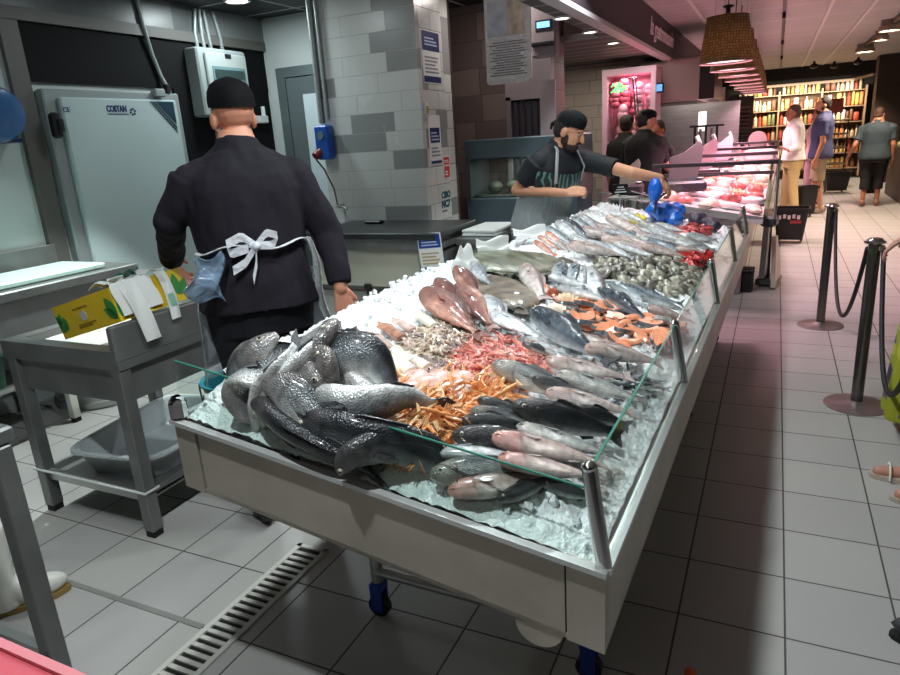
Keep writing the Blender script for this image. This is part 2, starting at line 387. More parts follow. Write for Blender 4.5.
struct('door_latch', MB().box((-4.47, 3.20, 1.86), (.07, .06, .17), bev=.015).box((-4.44, 3.21, 1.86), (.06, .04, .09), bev=.01), black, False, dr)
struct('door_handle', MB().box((-4.455, 4.20, 1.24), (.05, .05, .13), bev=.012), lgrey, False, dr)
struct('door_hinge', MB().box((-4.50, 4.16, 2.10), (.07, .1, .06), bev=.008), lgrey, False, dr)
# far staff door beside the column
d2 = struct('door_2', MB().box((-4.38, 5.60, 1.18), (.1, .06, 2.36)).box((-3.93, 5.60, 2.315), (.8, .06, .09)), S('aluminium_frame', 120, 132, 134, rough=.35, metal=.5))
struct('door_leaf', MB().box((-3.95, 5.59, 1.13), (.74, .04, 2.26)), S('door_grey', 96, 106, 108, rough=.4), False, d2)
struct('door_window', MB().box((-3.9, 5.565, 1.3), (.46, .012, 1.6)), S('frosted_pane', 205, 220, 224, rough=.25), False, d2)
# floor drain and expansion strip
dg = thing('drain_grate', 'long slotted white plastic drain grate set in the floor before the fish counter', 'drain', (-1.635, 1.0, 0))
g = MB(); g.box((-1.70, .95, .002), (.02, 1.92, .014)).box((-1.57, .95, .002), (.02, 1.92, .014)).box((-1.635, 1.90, .002), (.15, .02, .014))
g.build('frame', S('drain_plastic', 190, 190, 182, rough=.45), dg, False)
g = MB()
for k in range(54): g.box((-1.635, .0+k*.035, .0015), (.12, .017, .012))
g.build('slat_grid', S('drain_slat', 186, 184, 176, rough=.45, noise_scale=20), dg, False)
MB().box((-1.635, .95, -.0008), (.125, 1.88, .003)).build('trough', S('drain_dark', 16, 14, 13, rough=.8), dg, False)
struct('trim_5', MB().box((-3.2, 1.372, .001), (2.95, .022, .004)), S('strip_metal', 150, 150, 146, rough=.4, metal=.4))
# ------------------------------------------------------------------ left work area
def legbox(x, y, z0, z1, w, mt, root, name='leg', foot=True):
    o = MB().box((x, y, (z0+.03+z1)/2), (w, w, z1-z0-.03), bev=.004).build(name, mt, root, False)
    if foot: MB().box((x, y, z0+.015), (w*.86, w*.86, .03)).build('foot', rubber, o, False)
    return o
# front work table
wx0, wx1, wy0, wy1, wz = -3.10, -2.345, 1.72, 2.47, .862
wtb = thing('work_table', 'steel work table with the yellow box and white paper on top', 'table', (-2.7, 2.2, 0))
t = MB()
t.box(((wx0+wx1)/2, (wy0+wy1)/2, wz-.075), (wx1-wx0-.08, wy1-wy0-.08, .012))
for (cx, cy, sx, sy) in (((wx0+wx1)/2, wy0+.035, wx1-wx0, .07), ((wx0+wx1)/2, wy1-.035, wx1-wx0, .07), (wx0+.035, (wy0+wy1)/2, .07, wy1-wy0-.141), (wx1-.035, (wy0+wy1)/2, .07, wy1-wy0-.141)):
    t.box((cx, cy, wz-.04), (sx, sy, .08))
t.build('tabletop', steel_dark, wtb, False)
MB().box((wx1-.015, (wy0+wy1)/2, wz+.03), (.036, wy1-wy0+.004, .15), bev=.006).build('upstand', steel_dark, wtb, False)
t = MB(); t.box(((wx0+wx1)/2, wy0+.035, wz-.155), (wx1-wx0-.06, .02, .15)).box((wx1-.035, (wy0+wy1)/2, wz-.155), (.02, wy1-wy0-.06, .15)).box((wx0+.035, (wy0+wy1)/2, wz-.155), (.02, wy1-wy0-.06, .15)).box(((wx0+wx1)/2, wy1-.035, wz-.155), (wx1-wx0-.06, .02, .15))
t.build('skirt', steel_dark, wtb, False)
for x in (wx0+.045, wx1-.035):
    for y in (wy0+.03, wy1-.04): legbox(x, y, 0, wz-.07, .058, steel_dark, wtb)
t = MB(); t.box(((wx0+wx1)/2+.01, (wy0+wy1)/2, .185), (wx1-wx0-.08, wy1-wy0-.1, .012))
for (cx, cy, sx, sy) in (((wx0+wx1)/2, wy0+.03, wx1-wx0-.1, .02), ((wx0+wx1)/2, wy1-.04, wx1-wx0-.1, .02), (wx0+.05, (wy0+wy1)/2, .02, wy1-wy0-.1), (wx1-.04, (wy0+wy1)/2, .02, wy1-wy0-.1)):
    t.box((cx, cy, .195), (sx, sy, .05))
t.build('lower_shelf', steel, wtb, False)
MB().tube([(wx0+.01, wy0-.003, .225), (wx1+.0, wy0-.003, .225), (wx1+.0, wy0+.07, .225), (wx1, wy0+.07, .225)], .006, 8).build('tie_band', white_pl, wtb)
# grey tub on the lower shelf
tb = thing('plastic_tub', 'shallow pale grey plastic tub on the lower shelf of the work table', 'tub', (-2.71, 2.16, .193), .15)
def tub_mb(c, a, b, h, th=.012, flare=.05):
    mb = MB(); n = 24
    def ring(ax, by, z): return [Vector((c[0]+ax*math.copysign(abs(cos(2*pi*j/n))**.35, cos(2*pi*j/n)), c[1]+by*math.copysign(abs(sin(2*pi*j/n))**.35, sin(2*pi*j/n)), c[2]+z)) for j in range(n)]
    return mb.loft([ring(a-flare, b-flare, 0), ring(a, b, h), ring(a+.018, b+.018, h), ring(a+.018, b+.018, h-.012), ring(a-th, b-th, h-.004), ring(a-flare-th, b-flare-th, th)])
m_ = tub_mb((0, 0, 0), .26, .36, .13); m_.xform(Matrix.Translation((-2.71, 2.16, .193)) @ Matrix.Rotation(.15, 4, 'Z'))
m_.build('tub_body', S('grey_tub', 196, 204, 206, rough=.4), tb, True, 30)
# paper sheets on the table
m_ = MB(); m_.sheet(lambda u, v: (-3.06+.5*u+.05*v, 1.80+.5*v, wz-.062+.012*sin(u*7)*sin(v*5)+.03*(1-u)**4), 14, 12, .002)
tag(m_.build('paper_sheet', paper), 'crumpled white paper lining the left side of the work table', 'paper')
# yellow box of bags: one long edge propped on the table's right rim
bxo = Vector((-2.358, 1.787, wz+.112)); bl = .37
bY = Vector((-.003, .37, .010)).normalized(); bX = Vector((.38, .04, .104)); bX = (bX-bY*bX.dot(bY)).normalized(); bN = bX.cross(bY)
bw, bh = .395, .145
bxt = thing('carton', 'yellow cardboard box with green leaf pictures, propped on the edge of the work table', 'box', tuple(bxo-bX*bw*.5))
def BP(x, y, z): return bxo + bX*(x-bw) + bY*y + bN*z      # x 0..bw, y 0..bl, z 0..bh
yel = S('yellow_card', 226, 192, 40, rough=.55, noise_scale=6, noise_amt=.05); grn = S('leaf_green', 60, 138, 62, rough=.5); brn = S('box_print', 150, 120, 30, rough=.6)
MB().add([BP(0, 0, 0), BP(bw, 0, 0), BP(bw, bl, 0), BP(0, bl, 0), BP(0, 0, bh), BP(bw, 0, bh), BP(bw, bl, bh), BP(0, bl, bh)], [(3, 2, 1, 0), (4, 5, 6, 7), (0, 1, 5, 4), (1, 2, 6, 5), (2, 3, 7, 6), (3, 0, 4, 7)]).build('box_body', yel, bxt, False)
def leaf(cx, cy, L, W, ang, mk):
    pts = []
    for k in range(17):
        t = k/16; w = W*sin(pi*t)**.8*(1-.25*t); pts.append((t*L, w))
    pts = pts + [(x, -w) for x, w in reversed(pts[1:-1])]
    return [mk(cx + x*cos(ang)-y*sin(ang), cy + x*sin(ang)+y*cos(ang)) for x, y in pts]
FA = lambda x, z: BP(x, -.0015, z); FB = lambda y, z: BP(bw+.0015, y, z)
g = None
for (c, z, L, W, an) in ((bw-.008, .02, .1, .03, 1.95), (bw-.004, .02, .085, .022, 2.5)): MB().prism(leaf(c, z, L, W, an, FA), -bY*.0012).build('leaf_print', grn, bxt, False)
for (c, z, L, W, an) in ((.012, .02, .115, .03, 1.15), (.02, .018, .09, .022, .55), (.32, .03, .1, .026, 1.5), (.33, .03, .085, .024, .9)): MB().prism(leaf(c, z, L, W, an, FB), bX*.0012).build('leaf_print', grn, bxt, False)
for k in range(5): MB().prism(leaf(.0+.012*k, .045+.012*k, .06, .018, 1.2*k, lambda x, z: FA(max(x, .002), max(.004, z))), -bY*.0012).build('leaf_print', grn, bxt, False)
g = MB()
for z, w in ((.105, .1), (.035, .12), (.025, .09)):
    g.prism([FA(.13, z), FA(.13+w, z), FA(.13+w, z+.006), FA(.13, z+.006)], -bY*.001)
g.build('print_lines', brn, bxt, False)
g = MB(); g.prism([FA(.185+.022*cos(2*pi*k/20), .072+.022*sin(2*pi*k/20)) for k in range(20)], -bY*.0016)
g.build('round_seal', S('seal_print', 196, 196, 190, rough=.5), bxt, False)
# white carrier bag hanging out of the box with its two handles over the edge
bg = thing('carrier_bag', 'white plastic carrier bag with dark green print draped over the yellow box', 'bag', tuple(BP(bw*.6, .2, bh)))
def bagpt(u, v):    # v runs from the top of the box over the edge; u along the box
    y = .01+.20*u+.01*sin(v*6)
    s_ = v*.27
    if s_ < .13: p = BP(bw-.13+s_, y, bh+.014+.012*sin(u*9+v*4)+.012*sin(v*12))
    else: p = BP(bw+.012+.005*sin(u*8), y+.01*sin(v*9), bh+.012-(s_-.13))
    return p
bagm = S('bag_white', 224, 226, 222, rough=.4, bump=.2, bump_scale=22)
MB().sheet(bagpt, 16, 18, .0025).build('bag_front', bagm, bg)
def strap(y0, y1, L, x0, w):
    def fn(u, v):
        s_ = v*L; y = y0+(y1-y0)*v+w*(u-.5)*(1-.12*v)
        return BP(bw+.016+.01*sin(v*3)+.004*sin(u*6+v*5)+x0, y, bh*.95-s_) if v > 0 else BP(bw+.01, y, bh+.01)
    return fn
MB().sheet(strap(.075, .10, .25, .0, .085), 6, 14, .0025).build('handle', bagm, bg)
MB().sheet(strap(.255, .245, .20, .004, .055), 6, 14, .0025).build('handle', bagm, bg)
def over(u, v):
    y = .21+.05*v+.09*(u-.5)*1.1
    return BP(bw-.16+.175*v, y-.02+.05*(1-v)*-1, bh+.014+.02*sin(v*pi)+.008*sin(u*7+v*6))
MB().sheet(over, 8, 12, .0025).build('bag_back', bagm, bg)
g = MB(); g.sheet(lambda u, v: BP(bw-.13+.10*v+.02*sin(u*5), .13+.10*u+.02*sin(v*4), bh+.034+.016*sin(u*8)*sin(v*7+1)), 10, 10, .003)
g.build('print_patch', S('bag_green', 10, 78, 66, rough=.4), bg)
g = MB(); g.sheet(lambda u, v: strap(.255, .245, .20, .008, .055)(.25+.5*u, .45+.28*v), 4, 6, .002); g.build('print_patch', S('bag_green_pale', 120, 170, 150, rough=.5), bg)
# blue apron film lying on the table beside the man is part of his apron (see people)
# ------------------------------------------------------------------ counter along the left wall
ct = thing('steel_counter', 'long steel counter with backsplash against the left wall, holding a pale cutting board', 'counter', (-4.25, 2.1, 0))
cz = .92
MB().box((-4.26, 1.95, cz-.03), (.66, 2.5, .06), bev=.008).build('countertop', steel_dark, ct, False)
MB().box((-4.572, 1.7, cz+.075), (.03, 2.72, .15), bev=.005).build('backsplash', steel_dark, ct, False)
MB().box((-3.965, 1.9, cz-.2), (.02, 2.1, .28)).build('skirt', steel_dark, ct, False)
for y in (.8, 2.55, 3.14):
    for x in (-3.99, -4.5): legbox(x, y, 0, cz-.06, .05, S('pale_leg', 196, 196, 186, rough=.4), ct)
MB().box((-4.25, 1.6, .36), (.6, 1.6, .03)).build('lower_shelf', steel, ct, False)
cb = MB().box((-4.23, 2.62, cz+.02), (.44, .78, .035), bev=.008)
tag(cb.build('cutting_board', S('board_green_white', 196, 226, 216, rough=.4), None, False), 'pale green-white plastic cutting board on the left counter', 'cutting board')
for k, (y, c, lab) in enumerate(((1.75, 'g', 'dark green plastic crate on the shelf under the left counter'), (1.42, 'r', 'dark red plastic crate on the shelf under the left counter, beside the green one'))):
    cr = thing('crate', lab, 'crate', (-4.12, y+.32, .376))
    mt = S('crate_green', 16, 62, 44, rough=.5) if c == 'g' else S('crate_red', 74, 22, 30, rough=.5)
    mm = tub_mb((-4.12, y+.32, .376), .17, .15, .2, .01, .02); mm.build('crate_body', mt, cr, False)
    q = MB()
    for j in range(5): q.box((-4.25+.065*j, y+.32, .46+.02*sin(j)), (.05, .2, .1), bev=.02)
    q.build('contents', mt, cr, True)
# round steel bin on the floor
bn = thing('steel_drum', 'round brushed steel bin standing on the floor behind the work table', 'bin', (-4.24, 2.96, 0))
MB().lathe([(.30, .0), (.30, .03), (.318, .035), (.318, .05), (.30, .055), (.305, .5), (.32, .51), (.32, .53), (.28, .535)], (-4.24, 2.96, 0), 40).build('bin_body', steel, bn)
MB().lathe([(.31, .535), (.31, .55), (.2, .58), (.03, .6)], (-4.24, 2.96, 0), 40).build('lid', steel, bn)
# teal basin
ts = thing('basin', 'round teal plastic basin on the floor between the work table and the fish counter', 'basin', (-2.64, 2.66, 0))
MB().lathe([(.15, 0), (.20, .385), (.215, .39), (.215, .40), (.19, .395), (.14, .02)], (-2.64, 2.66, 0), 40).build('basin_body', S('teal_plastic', 14, 118, 132, rough=.35), ts)
MB().tube([(-2.64+.215*cos(a), 2.66+.215*sin(a), .39-.14*sin(pi*(a+2.4)/1.6)) for a in [(-2.4+1.6*k/12) for k in range(13)]], .005, 8).build('handle', chrome, ts)
# third table at the lower left, only its corner in view
t3 = thing('corner_table', 'steel table at the near left, only its right corner and leg showing', 'table', (-2.2, .7, 0))
MB().box((-2.2, .70, .895), (.68, .62, .05), bev=.008).build('tabletop', steel_dark, t3, False)
legbox(-1.885, .965, 0, .87, .055, steel_dark, t3); legbox(-2.45, .965, 0, .87, .055, steel_dark, t3); legbox(-1.885, .45, 0, .87, .055, steel_dark, t3)
MB().box((-2.17, .965, .17), (.55, .03, .04)).build('stretcher', steel, t3, False)
MB().box((-1.885, .7, .17), (.03, .5, .04)).build('stretcher', steel, t3, False)
# white rubber boot
bt = thing('rubber_boot', 'white rubber boot with a brown sole standing behind the near table leg', 'boot', (-2.50, 1.17, 0), -.5)
mb = MB(); rg = []
for (y, z, a, b) in ((.0, .0, .045, .05), (.0, .0, .048, .055), (-.0, .05, .05, .055), (-.005, .1, .048, .05), (-.01, .2, .055, .06), (-.01, .33, .066, .07)):
    rg.append([Vector((a*cos(2*pi*k/16), y+b*sin(2*pi*k/16), z+.022)) for k in range(16)])
mb.loft(rg); mb.ell((0, .10, .055), (.046, .11, .048)); mb.ell((0, .05, .075), (.047, .08, .06))
mb = remesh(mb, .008, 3); mb.xform(wmat(bt)); mb.build('boot_upper', S('boot_white', 210, 210, 202, rough=.4), bt)
sl = MB(); sl.prism([(.048*cos(2*pi*k/20)*(1 if sin(2*pi*k/20) > 0 else .95), .075+.135*sin(2*pi*k/20), .0) for k in range(20)], (0, 0, .022)); sl.xform(wmat(bt)); sl.build('sole', S('boot_sole', 140, 116, 62, rough=.6), bt, False)
# pink rail very near the camera, lower left
pa, pb = on_z(-60, 614, 1.0), on_z(110, 688, 1.0)
pr = thing('price_rail', 'pink plastic rail crossing the lower left corner of the view', 'rail', (pa.x, pa.y, 1.0))
dv = (pb-pa).normalized(); nn = Vector((dv.y, -dv.x, 0))
MB().quadbox([pa, pb, pb+nn*.06, pa+nn*.06], (0, 0, -.03)).build('rail_body', S('pink_plastic', 206, 92, 104, rough=.35), pr, False)
MB().quadbox([pa+Vector((0, 0, .0)), pb, pb+Vector((0, 0, .006)), pa+Vector((0, 0, .006))], nn*.012).build('lip', S('pink_pale', 214, 130, 138, rough=.35), pr, False)
for q in (pa, pb): MB().cyl(q+nn*.03+Vector((0, 0, -1.0)), q+nn*.03+Vector((0, 0, -.03)), .016).build('post', steel_dark, pr)
# ------------------------------------------------------------------ on the left wall
td = thing('towel_dispenser', 'blue round-fronted paper towel dispenser on the left wall', 'dispenser', (-4.52, 2.80, 1.92))
mb = MB(); sec = []
for k, (x, r) in enumerate(((-4.60, .155), (-4.50, .16), (-4.42, .155), (-4.37, .13), (-4.35, .06))):
    sec.append([Vector((x, 2.80+r*1.05*cos(2*pi*j/28), 1.93+r*sin(2*pi*j/28)*1.1)) for j in range(28)])
mb.loft(sec); mb.build('cover', S('dispenser_blue', 52, 96, 146, rough=.2, coat=.5), td)
MB().box((-4.52, 2.80, 1.77), (.16, .26, .03), bev=.006).build('base', S('dispenser_dark', 24, 44, 76, rough=.3), td, False)
ep = thing('electrical_panel', 'grey wall fuse box with a see-through door, above the man in the navy jacket', 'fuse box', (-4.52, 4.9, 1.94))
MB().box((-4.51, 4.88, 2.2), (.15, .60, .56), bev=.015).build('box_body', S('fuse_grey', 138, 148, 146, rough=.45), ep, False)
MB().box((-4.425, 4.90, 2.21), (.03, .5, .46), bev=.008).build('door_frame', S('fuse_frame', 150, 158, 156, rough=.4), ep, False)
MB().box((-4.408, 4.91, 2.17), (.012, .40, .32)).build('window', S('fuse_window', 110, 140, 144, rough=.06, coat=1, metal=.2), ep, False)
MB().box((-4.402, 4.91, 2.27), (.012, .36, .07)).build('breaker_row', S('breakers', 44, 60, 60, rough=.4), ep, False)
MB().box((-4.408, 4.92, 2.42), (.008, .07, .035)).build('maker_plate', black, ep, False)
for k, y in enumerate((4.72, 4.80, 4.88, 5.02)):
    o = MB().tube([(-4.55, y, 2.47), (-4.55, y-.01, 2.6), (-4.545, y-.03*(k-1), 2.80)], .017, 10).build('conduit', lgrey, ep)
cw = thing('wall_cable', 'grey cable running down the black wall panel to the cold room door', 'cable', (-4.555, 4.2, 2.15))
MB().tube([(-4.54, 4.15, 2.8), (-4.54, 4.17, 2.6), (-4.555, 4.22, 2.4), (-4.555, 4.27, 2.24), (-4.53, 4.29, 2.16)], .015, 10).build('sleeve', lgrey, cw)
MB().box((-4.53, 4.29, 2.14), (.04, .04, .07), bev=.006).build('plug', black, cw, False)
jb = thing('junction_box', 'small white junction box on the black wall beside the fuse box', 'box', (-4.55, 5.42, 1.87))
MB().box((-4.55, 5.42, 1.90), (.06, .14, .07), bev=.006).build('box_body', white_pl, jb, False)
MB().cyl((-4.55, 5.46, 1.93), (-4.55, 5.46, 2.02), .02).build('outlet', white_pl, jb)
# ------------------------------------------------------------------ on the tiled column
cd = thing('wall_conduit', 'pair of grey pipes running down the tiled column', 'pipes', (-3.58, 4.95, 1.7))
MB().cyl((-3.535, 4.975, 1.80), (-3.535, 4.975, 2.80), .022).build('pipe', lgrey, cd); MB().cyl((-3.47, 4.978, 1.84), (-3.47, 4.978, 2.80), .014).build('pipe', lgrey, cd)
sk = thing('power_socket', 'blue industrial socket box with a red plug on the tiled column', 'socket', (-3.5, 4.95, 1.6))
MB().box((-3.50, 4.945, 1.64), (.14, .1, .28), bev=.012).build('socket_box', bluepl, sk, False)
MB().cyl((-3.53, 4.92, 1.57), (-3.56, 4.86, 1.53), .035).build('plug', S('plug_red', 120, 38, 26, rough=.4), sk)
MB().cyl((-3.50, 4.90, 1.70), (-3.50, 4.885, 1.70), .035).build('socket_cover', S('cover_grey', 96, 112, 124, rough=.4), sk)
MB().tube([(-3.56, 4.88, 1.5), (-3.53, 4.93, 1.42), (-3.47, 4.96, 1.25), (-3.45, 4.96, 1.10)], .008, 8).build('flex', greytrim, sk)
tp = thing('wall_tap', 'small grey tap on the tiled column below the socket', 'tap', (-3.42, 4.97, 1.07))
MB().capsule((-3.42, 4.99, 1.1), (-3.42, 4.92, 1.1), .018).build('valve', steel, tp); MB().tube([(-3.42, 4.93, 1.1), (-3.36, 4.90, 1.1), (-3.32, 4.90, 1.08)], .012).build('spout', steel, tp)
def poster(name, label, cat, cx, cy, cz, w, h, bands, ax='YZ', tilt=0, mt=None):
    """printed sheet: bands = (x0,x1,y0,y1,material) in 0..1; faces +X for YZ, -Y for XZ"""
    r = thing(name, label, cat, (cx, cy, cz))
    if ax == 'YZ': X, Z, N = Vector((0, 1, 0)), Vector((0, 0, 1)), Vector((1, 0, 0))
    else: X, Z, N = Vector((1, 0, 0)), Vector((0, 0, 1)), Vector((0, -1, 0))
    if tilt:
        Rm = Matrix.Rotation(tilt, 3, N); X, Z = Rm @ X, Rm @ Z
    o = Vector((cx, cy, cz)) - X*w/2 - Z*h/2
    def q(a, b, c, d, k, t): return [o+X*w*a+Z*h*c+N*k, o+X*w*b+Z*h*c+N*k, o+X*w*b+Z*h*d+N*k, o+X*w*a+Z*h*d+N*k]
    MB().quadbox(q(0, 1, 0, 1, 0, 0), N*.003).build('sheet', mt or paper, r, False)
    by = {}
    for (a, b, c, d, mm) in bands:
        if d-c > .08: MB().quadbox(q(a, b, c, d, .003, 0), N*.0012).build('print_block', mm, r, False)
        else: by.setdefault(mm.name, (MB(), mm))[0].quadbox(q(a, b, c, d, .003, 0), N*.0018)
    for k, (mb_, mm) in by.items(): mb_.build('print_lines', mm, r, False)
    return r
def lines(x0, x1, y0, y1, n, mm, h=.45):
    dy = (y1-y0)/n; return [(x0, x1-(.18 if k % 3 == 2 else .05*(k % 2)), y0+dy*k, y0+dy*(k+h), mm) for k in range(n)]
lb = S('light_print', 190, 205, 226, rough=.5); gp = S('grey_print', 130, 138, 150, rough=.5)
poster('notice', 'blue-headed white notice taped highest on the side of the tiled column', 'notice', -2.579, 5.24, 2.245, .32, .40, [(0.02, .98, .62, .98, navy)] + lines(.15, .85, .72, .90, 3, lb) + lines(.12, .88, .2, .55, 5, gp) + [(.02, .98, .02, .14, navy)])
poster('notice', 'white notice with a blue block, lower on the side of the tiled column', 'notice', -2.579, 5.21, 1.60, .22, .40, [(.1, .9, .45, .75, navy)] + lines(.18, .82, .5, .7, 3, lb) + lines(.12, .88, .18, .4, 3, gp) + [(.05, .95, .03, .09, navy)])
poster('sticker', 'small red and white sticker on the side of the tiled column', 'sticker', -2.579, 5.40, 1.37, .12, .19, [(.05, .95, .62, .95, redprint), (.05, .95, .05, .55, redprint)] + lines(.15, .85, .70, .86, 2, S('print_white', 240, 236, 230)) + lines(.2, .6, .15, .4, 2, S('print_white', 240, 236, 230)))
lt = thing('teal_sticker', 'teal block-letter sticker low on the side of the tiled column', 'sticker', (-2.578, 5.3, 1.05))
text_mb('CIBO', .075, (0, 1, 0), (0, 0, 1), (-2.579, 5.27, 1.115), .003, bold=.004).build('lettering', tealprint, lt, False)
text_mb('NC7', .085, (0, 1, 0), (0, 0, 1), (-2.579, 5.26, 1.035), .003, bold=.004).build('lettering', tealprint, lt, False)
MB().box((-2.578, 5.31, 1.005), (.002, .1, .01)).build('underline', tealprint, lt, False)
sw = thing('wall_switch', 'small pale switch plate between the two notices on the column', 'switch', (-2.57, 5.10, 1.83))
MB().box((-2.573, 5.08, 1.84), (.014, .06, .13), bev=.004).build('plate', white_pl, sw, False); MB().box((-2.563, 5.08, 1.84), (.01, .025, .06)).build('rocker', S('amber', 180, 168, 100), sw, False)
# ------------------------------------------------------------------ steel unit in front of the column
su = thing('steel_cabinet', 'low steel cabinet with a pale front flap standing before the tiled column', 'cabinet', (-2.7, 4.6, 0))
MB().box((-2.73, 4.60, .945), (1.18, .76, .05), bev=.006).build('top', S('dark_top', 62, 66, 66, rough=.35, metal=.5), su, False)
MB().box((-2.73, 4.61, .88), (1.12, .70, .09)).build('upper_band', steel_dark, su, False)
MB().prism([(-3.28, 4.26, .56), (-3.28, 4.96, .56), (-3.28, 4.96, .84), (-3.28, 4.30, .84)], (.95, 0, 0)).prism([(-2.33, 4.262, .56), (-2.33, 4.96, .56), (-2.33, 4.96, .84), (-2.33, 4.302, .84)], (.02, 0, 0)).build('box_body', S('cabinet_cream', 190, 188, 172, rough=.4, metal=.25, noise_scale=3, noise_amt=.05), su, False)
MB().prism([(-3.24, 4.34, .0), (-3.24, 4.96, .0), (-3.24, 4.96, .56), (-3.24, 4.34, .56)], (1.06, 0, 0)).build('base', steel_dark, su, False)
MB().box((-2.25, 4.62, .70), (.12, .68, .27)).build('side_body', steel_dark, su, False)
MB().box((-3.0, 4.335, .28), (.5, .02, .44)).build('door', S('cab_door', 150, 152, 146, rough=.4, metal=.4), su, False)
MB().box((-2.47, 4.335, .28), (.55, .02, .44)).build('door', S('cab_door', 150, 152, 146), su, False)
MB().box((-2.76, 4.25, .555), (.06, .03, .05), bev=.006).cyl((-2.76, 4.245, .54), (-2.76, 4.245, .50), .012).build('latch', black, su, False)
MB().box((-2.95, 4.5, .985), (.3, .10, .03), bev=.01)
tag(MB().box((-2.98, 4.78, .983), (.17, .07, .025), bev=.01).build('black_remote', black, None, False), 'small flat black object lying on the steel cabinet before the column', 'object')
poster('notice', 'blue and white notice hanging on the corner of the low steel cabinet', 'notice', -2.19, 4.238, .83, .19, .28, [(.04, .96, .62, .97, blueprint_)] + lines(.15, .85, .68, .9, 3, lb) + lines(.1, .9, .2, .55, 4, S('tan_print', 180, 160, 110)) + [(.02, .98, .03, .13, blueprint_)], 'XZ', .08)
# lower counter to its right with boards
lc = thing('side_counter', 'low steel counter carrying two white boards, right of the notice', 'counter', (-1.9, 4.85, 0))
MB().box((-1.97, 4.86, .86), (.32, .66, .05), bev=.006).build('countertop', steel_dark, lc, False)
MB().box((-1.97, 4.88, .43), (.29, .6, .82)).build('body', steel_dark, lc, False)
for k in range(2):
    tag(MB().box((-1.975+.01*k, 4.84, .900+.026*k), (.28, .46, .022), rz=.04-.06*k, bev=.004).build('cutting_board', white_pl, None, False), ('white plastic board, lower of the two on the low side counter', 'white plastic board, upper of the two on the low side counter')[k], 'cutting board')
# ------------------------------------------------------------------ glass-fronted unit and cold cabinet behind the fishmonger
fu = thing('display_fridge', 'blue-grey display case with a small window, behind the bending fishmonger', 'display case', (-2.1, 6.2, 0))
bgm = S('case_bluegrey', 84, 104, 112, rough=.35, metal=.3)
MB().box((-2.13, 6.3, 1.49), (1.08, .6, .18), bev=.01).build('top_panel', bgm, fu, False)
MB().box((-2.13, 6.3, .52), (1.08, .6, 1.04), bev=.01).build('base', bgm, fu, False)
MB().box((-2.645, 6.3, 1.22), (.05, .6, .4)).box((-1.61, 6.3, 1.22), (.05, .6, .4)).build('frame', S('case_frame', 120, 130, 134, rough=.3, metal=.6), fu, False)
MB().box((-2.13, 6.58, 1.22), (1.0, .03, .4)).build('back_panel', S('case_back', 128, 138, 128, rough=.4), fu, False)
MB().box((-2.13, 6.3, 1.06), (1.0, .5, .02)).build('shelf', chrome, fu, False)
MB().box((-2.13, 6.015, 1.22), (.98, .012, .36)).build('window', glass, fu, False)
for k in range(5):
    tag(MB().ell((-2.48+.17*k, 6.28+.06*(k % 2), 1.125), (.075, .09, .055)).build('bread_loaf', S('dark_goods', 70, 74, 60, rough=.6, noise_scale=20, noise_amt=.4), None), 'dark rounded goods lying inside the blue-grey display case', 'food', 'dark goods in the display case')
cc = thing('cold_cabinet', 'tall pale cabinet with a plastic strip curtain and lit blue display', 'cabinet', (-2.17, 6.48, 0))
mv = S('cabinet_mauve', 158, 146, 150, rough=.4, metal=.2)
MB().box((-2.16, 6.47, 2.17), (.46, .1, .5)).build('top_panel', mv, cc, False)
MB().box((-2.365, 6.47, 1.0), (.05, .1, 1.9)).box((-1.955, 6.47, 1.0), (.05, .1, 1.9)).build('door_frame', S('cab_frame', 150, 146, 146, rough=.3, metal=.6), cc, False)
MB().box((-2.16, 6.50, 1.0), (.4, .03, 1.9)).build('back', S('strip_dark', 26, 22, 24, rough=.3), cc, False)
for k in range(6):
    MB().sheet(lambda u, v, k=k: (-2.33+.062*k+.058*u, 6.455-.012*sin(pi*u), .4+1.5*v), 4, 2, .003).build('curtain_strip', S('strip_vinyl', 60, 58, 66, rough=.08, coat=1, spec=.9), cc)
cp = thing('control_head', 'pale control unit with glowing blue screen, high on the wall behind the fishmonger', 'controller', (-1.75, 6.3, 2.2))
q = on_y(543, 28, 6.0)
MB().box((q.x, 6.06, q.z+.0), (.22, .12, .46), bev=.015).build('housing', mv, cp, False)
MB().box((q.x+.01, 5.995, q.z+.02), (.15, .01, .085)).build('screen_frame', black, cp, False)
MB().box((q.x+.005, 5.988, q.z+.025), (.11, .006, .045)).build('screen', M('blue_screen', (.02, .1, .4), emit=(.15, .5, 1.), estr=3.2), cp, False)
MB().box((q.x, 5.97, q.z-.13), (.2, .08, .03), bev=.006).build('shelf', black, cp, False)
MB().box((q.x, 6.10, 1.2), (.14, .03, 1.7)).build('wall_mount', mv, cp, False)
# hanging clear sign
hs = thing('hanging_sign', 'grey see-through acrylic sheet with faded prints hanging above the counter', 'sign', (-1.9, 5.2, 2.0))
hx0, hx1, hz0, hz1 = -2.085, -1.715, 1.985, 2.66
pts = []
for (x, z, a0) in ((hx1-.03, hz0+.03, -pi/2), (hx1-.03, hz1-.03, 0), (hx0+.03, hz1-.03, pi/2), (hx0+.03, hz0+.03, pi)):
    for k in range(5): pts.append((x+.03*cos(a0+k*pi/8), 5.2, z+.03*sin(a0+k*pi/8)))
MB().prism(pts, (0, .006, 0)).build('sheet', film_mat('acrylic_grey', (.46, .45, .46), .72, .2), hs, False)
MB().box((-1.98, 5.197, 2.45), (.16, .003, .24)).build('print', S('print_a', 140, 140, 150, noise_scale=9, noise_amt=.3), hs, False)
MB().box((-1.83, 5.197, 2.47), (.13, .003, .28)).build('print', S('print_b', 150, 136, 122, noise_scale=12, noise_amt=.4), hs, False)
g = MB()
for r in range(14): g.box((-1.90, 5.197, 2.05+.018*r), (.3-.05*(r % 3), .003, .006))
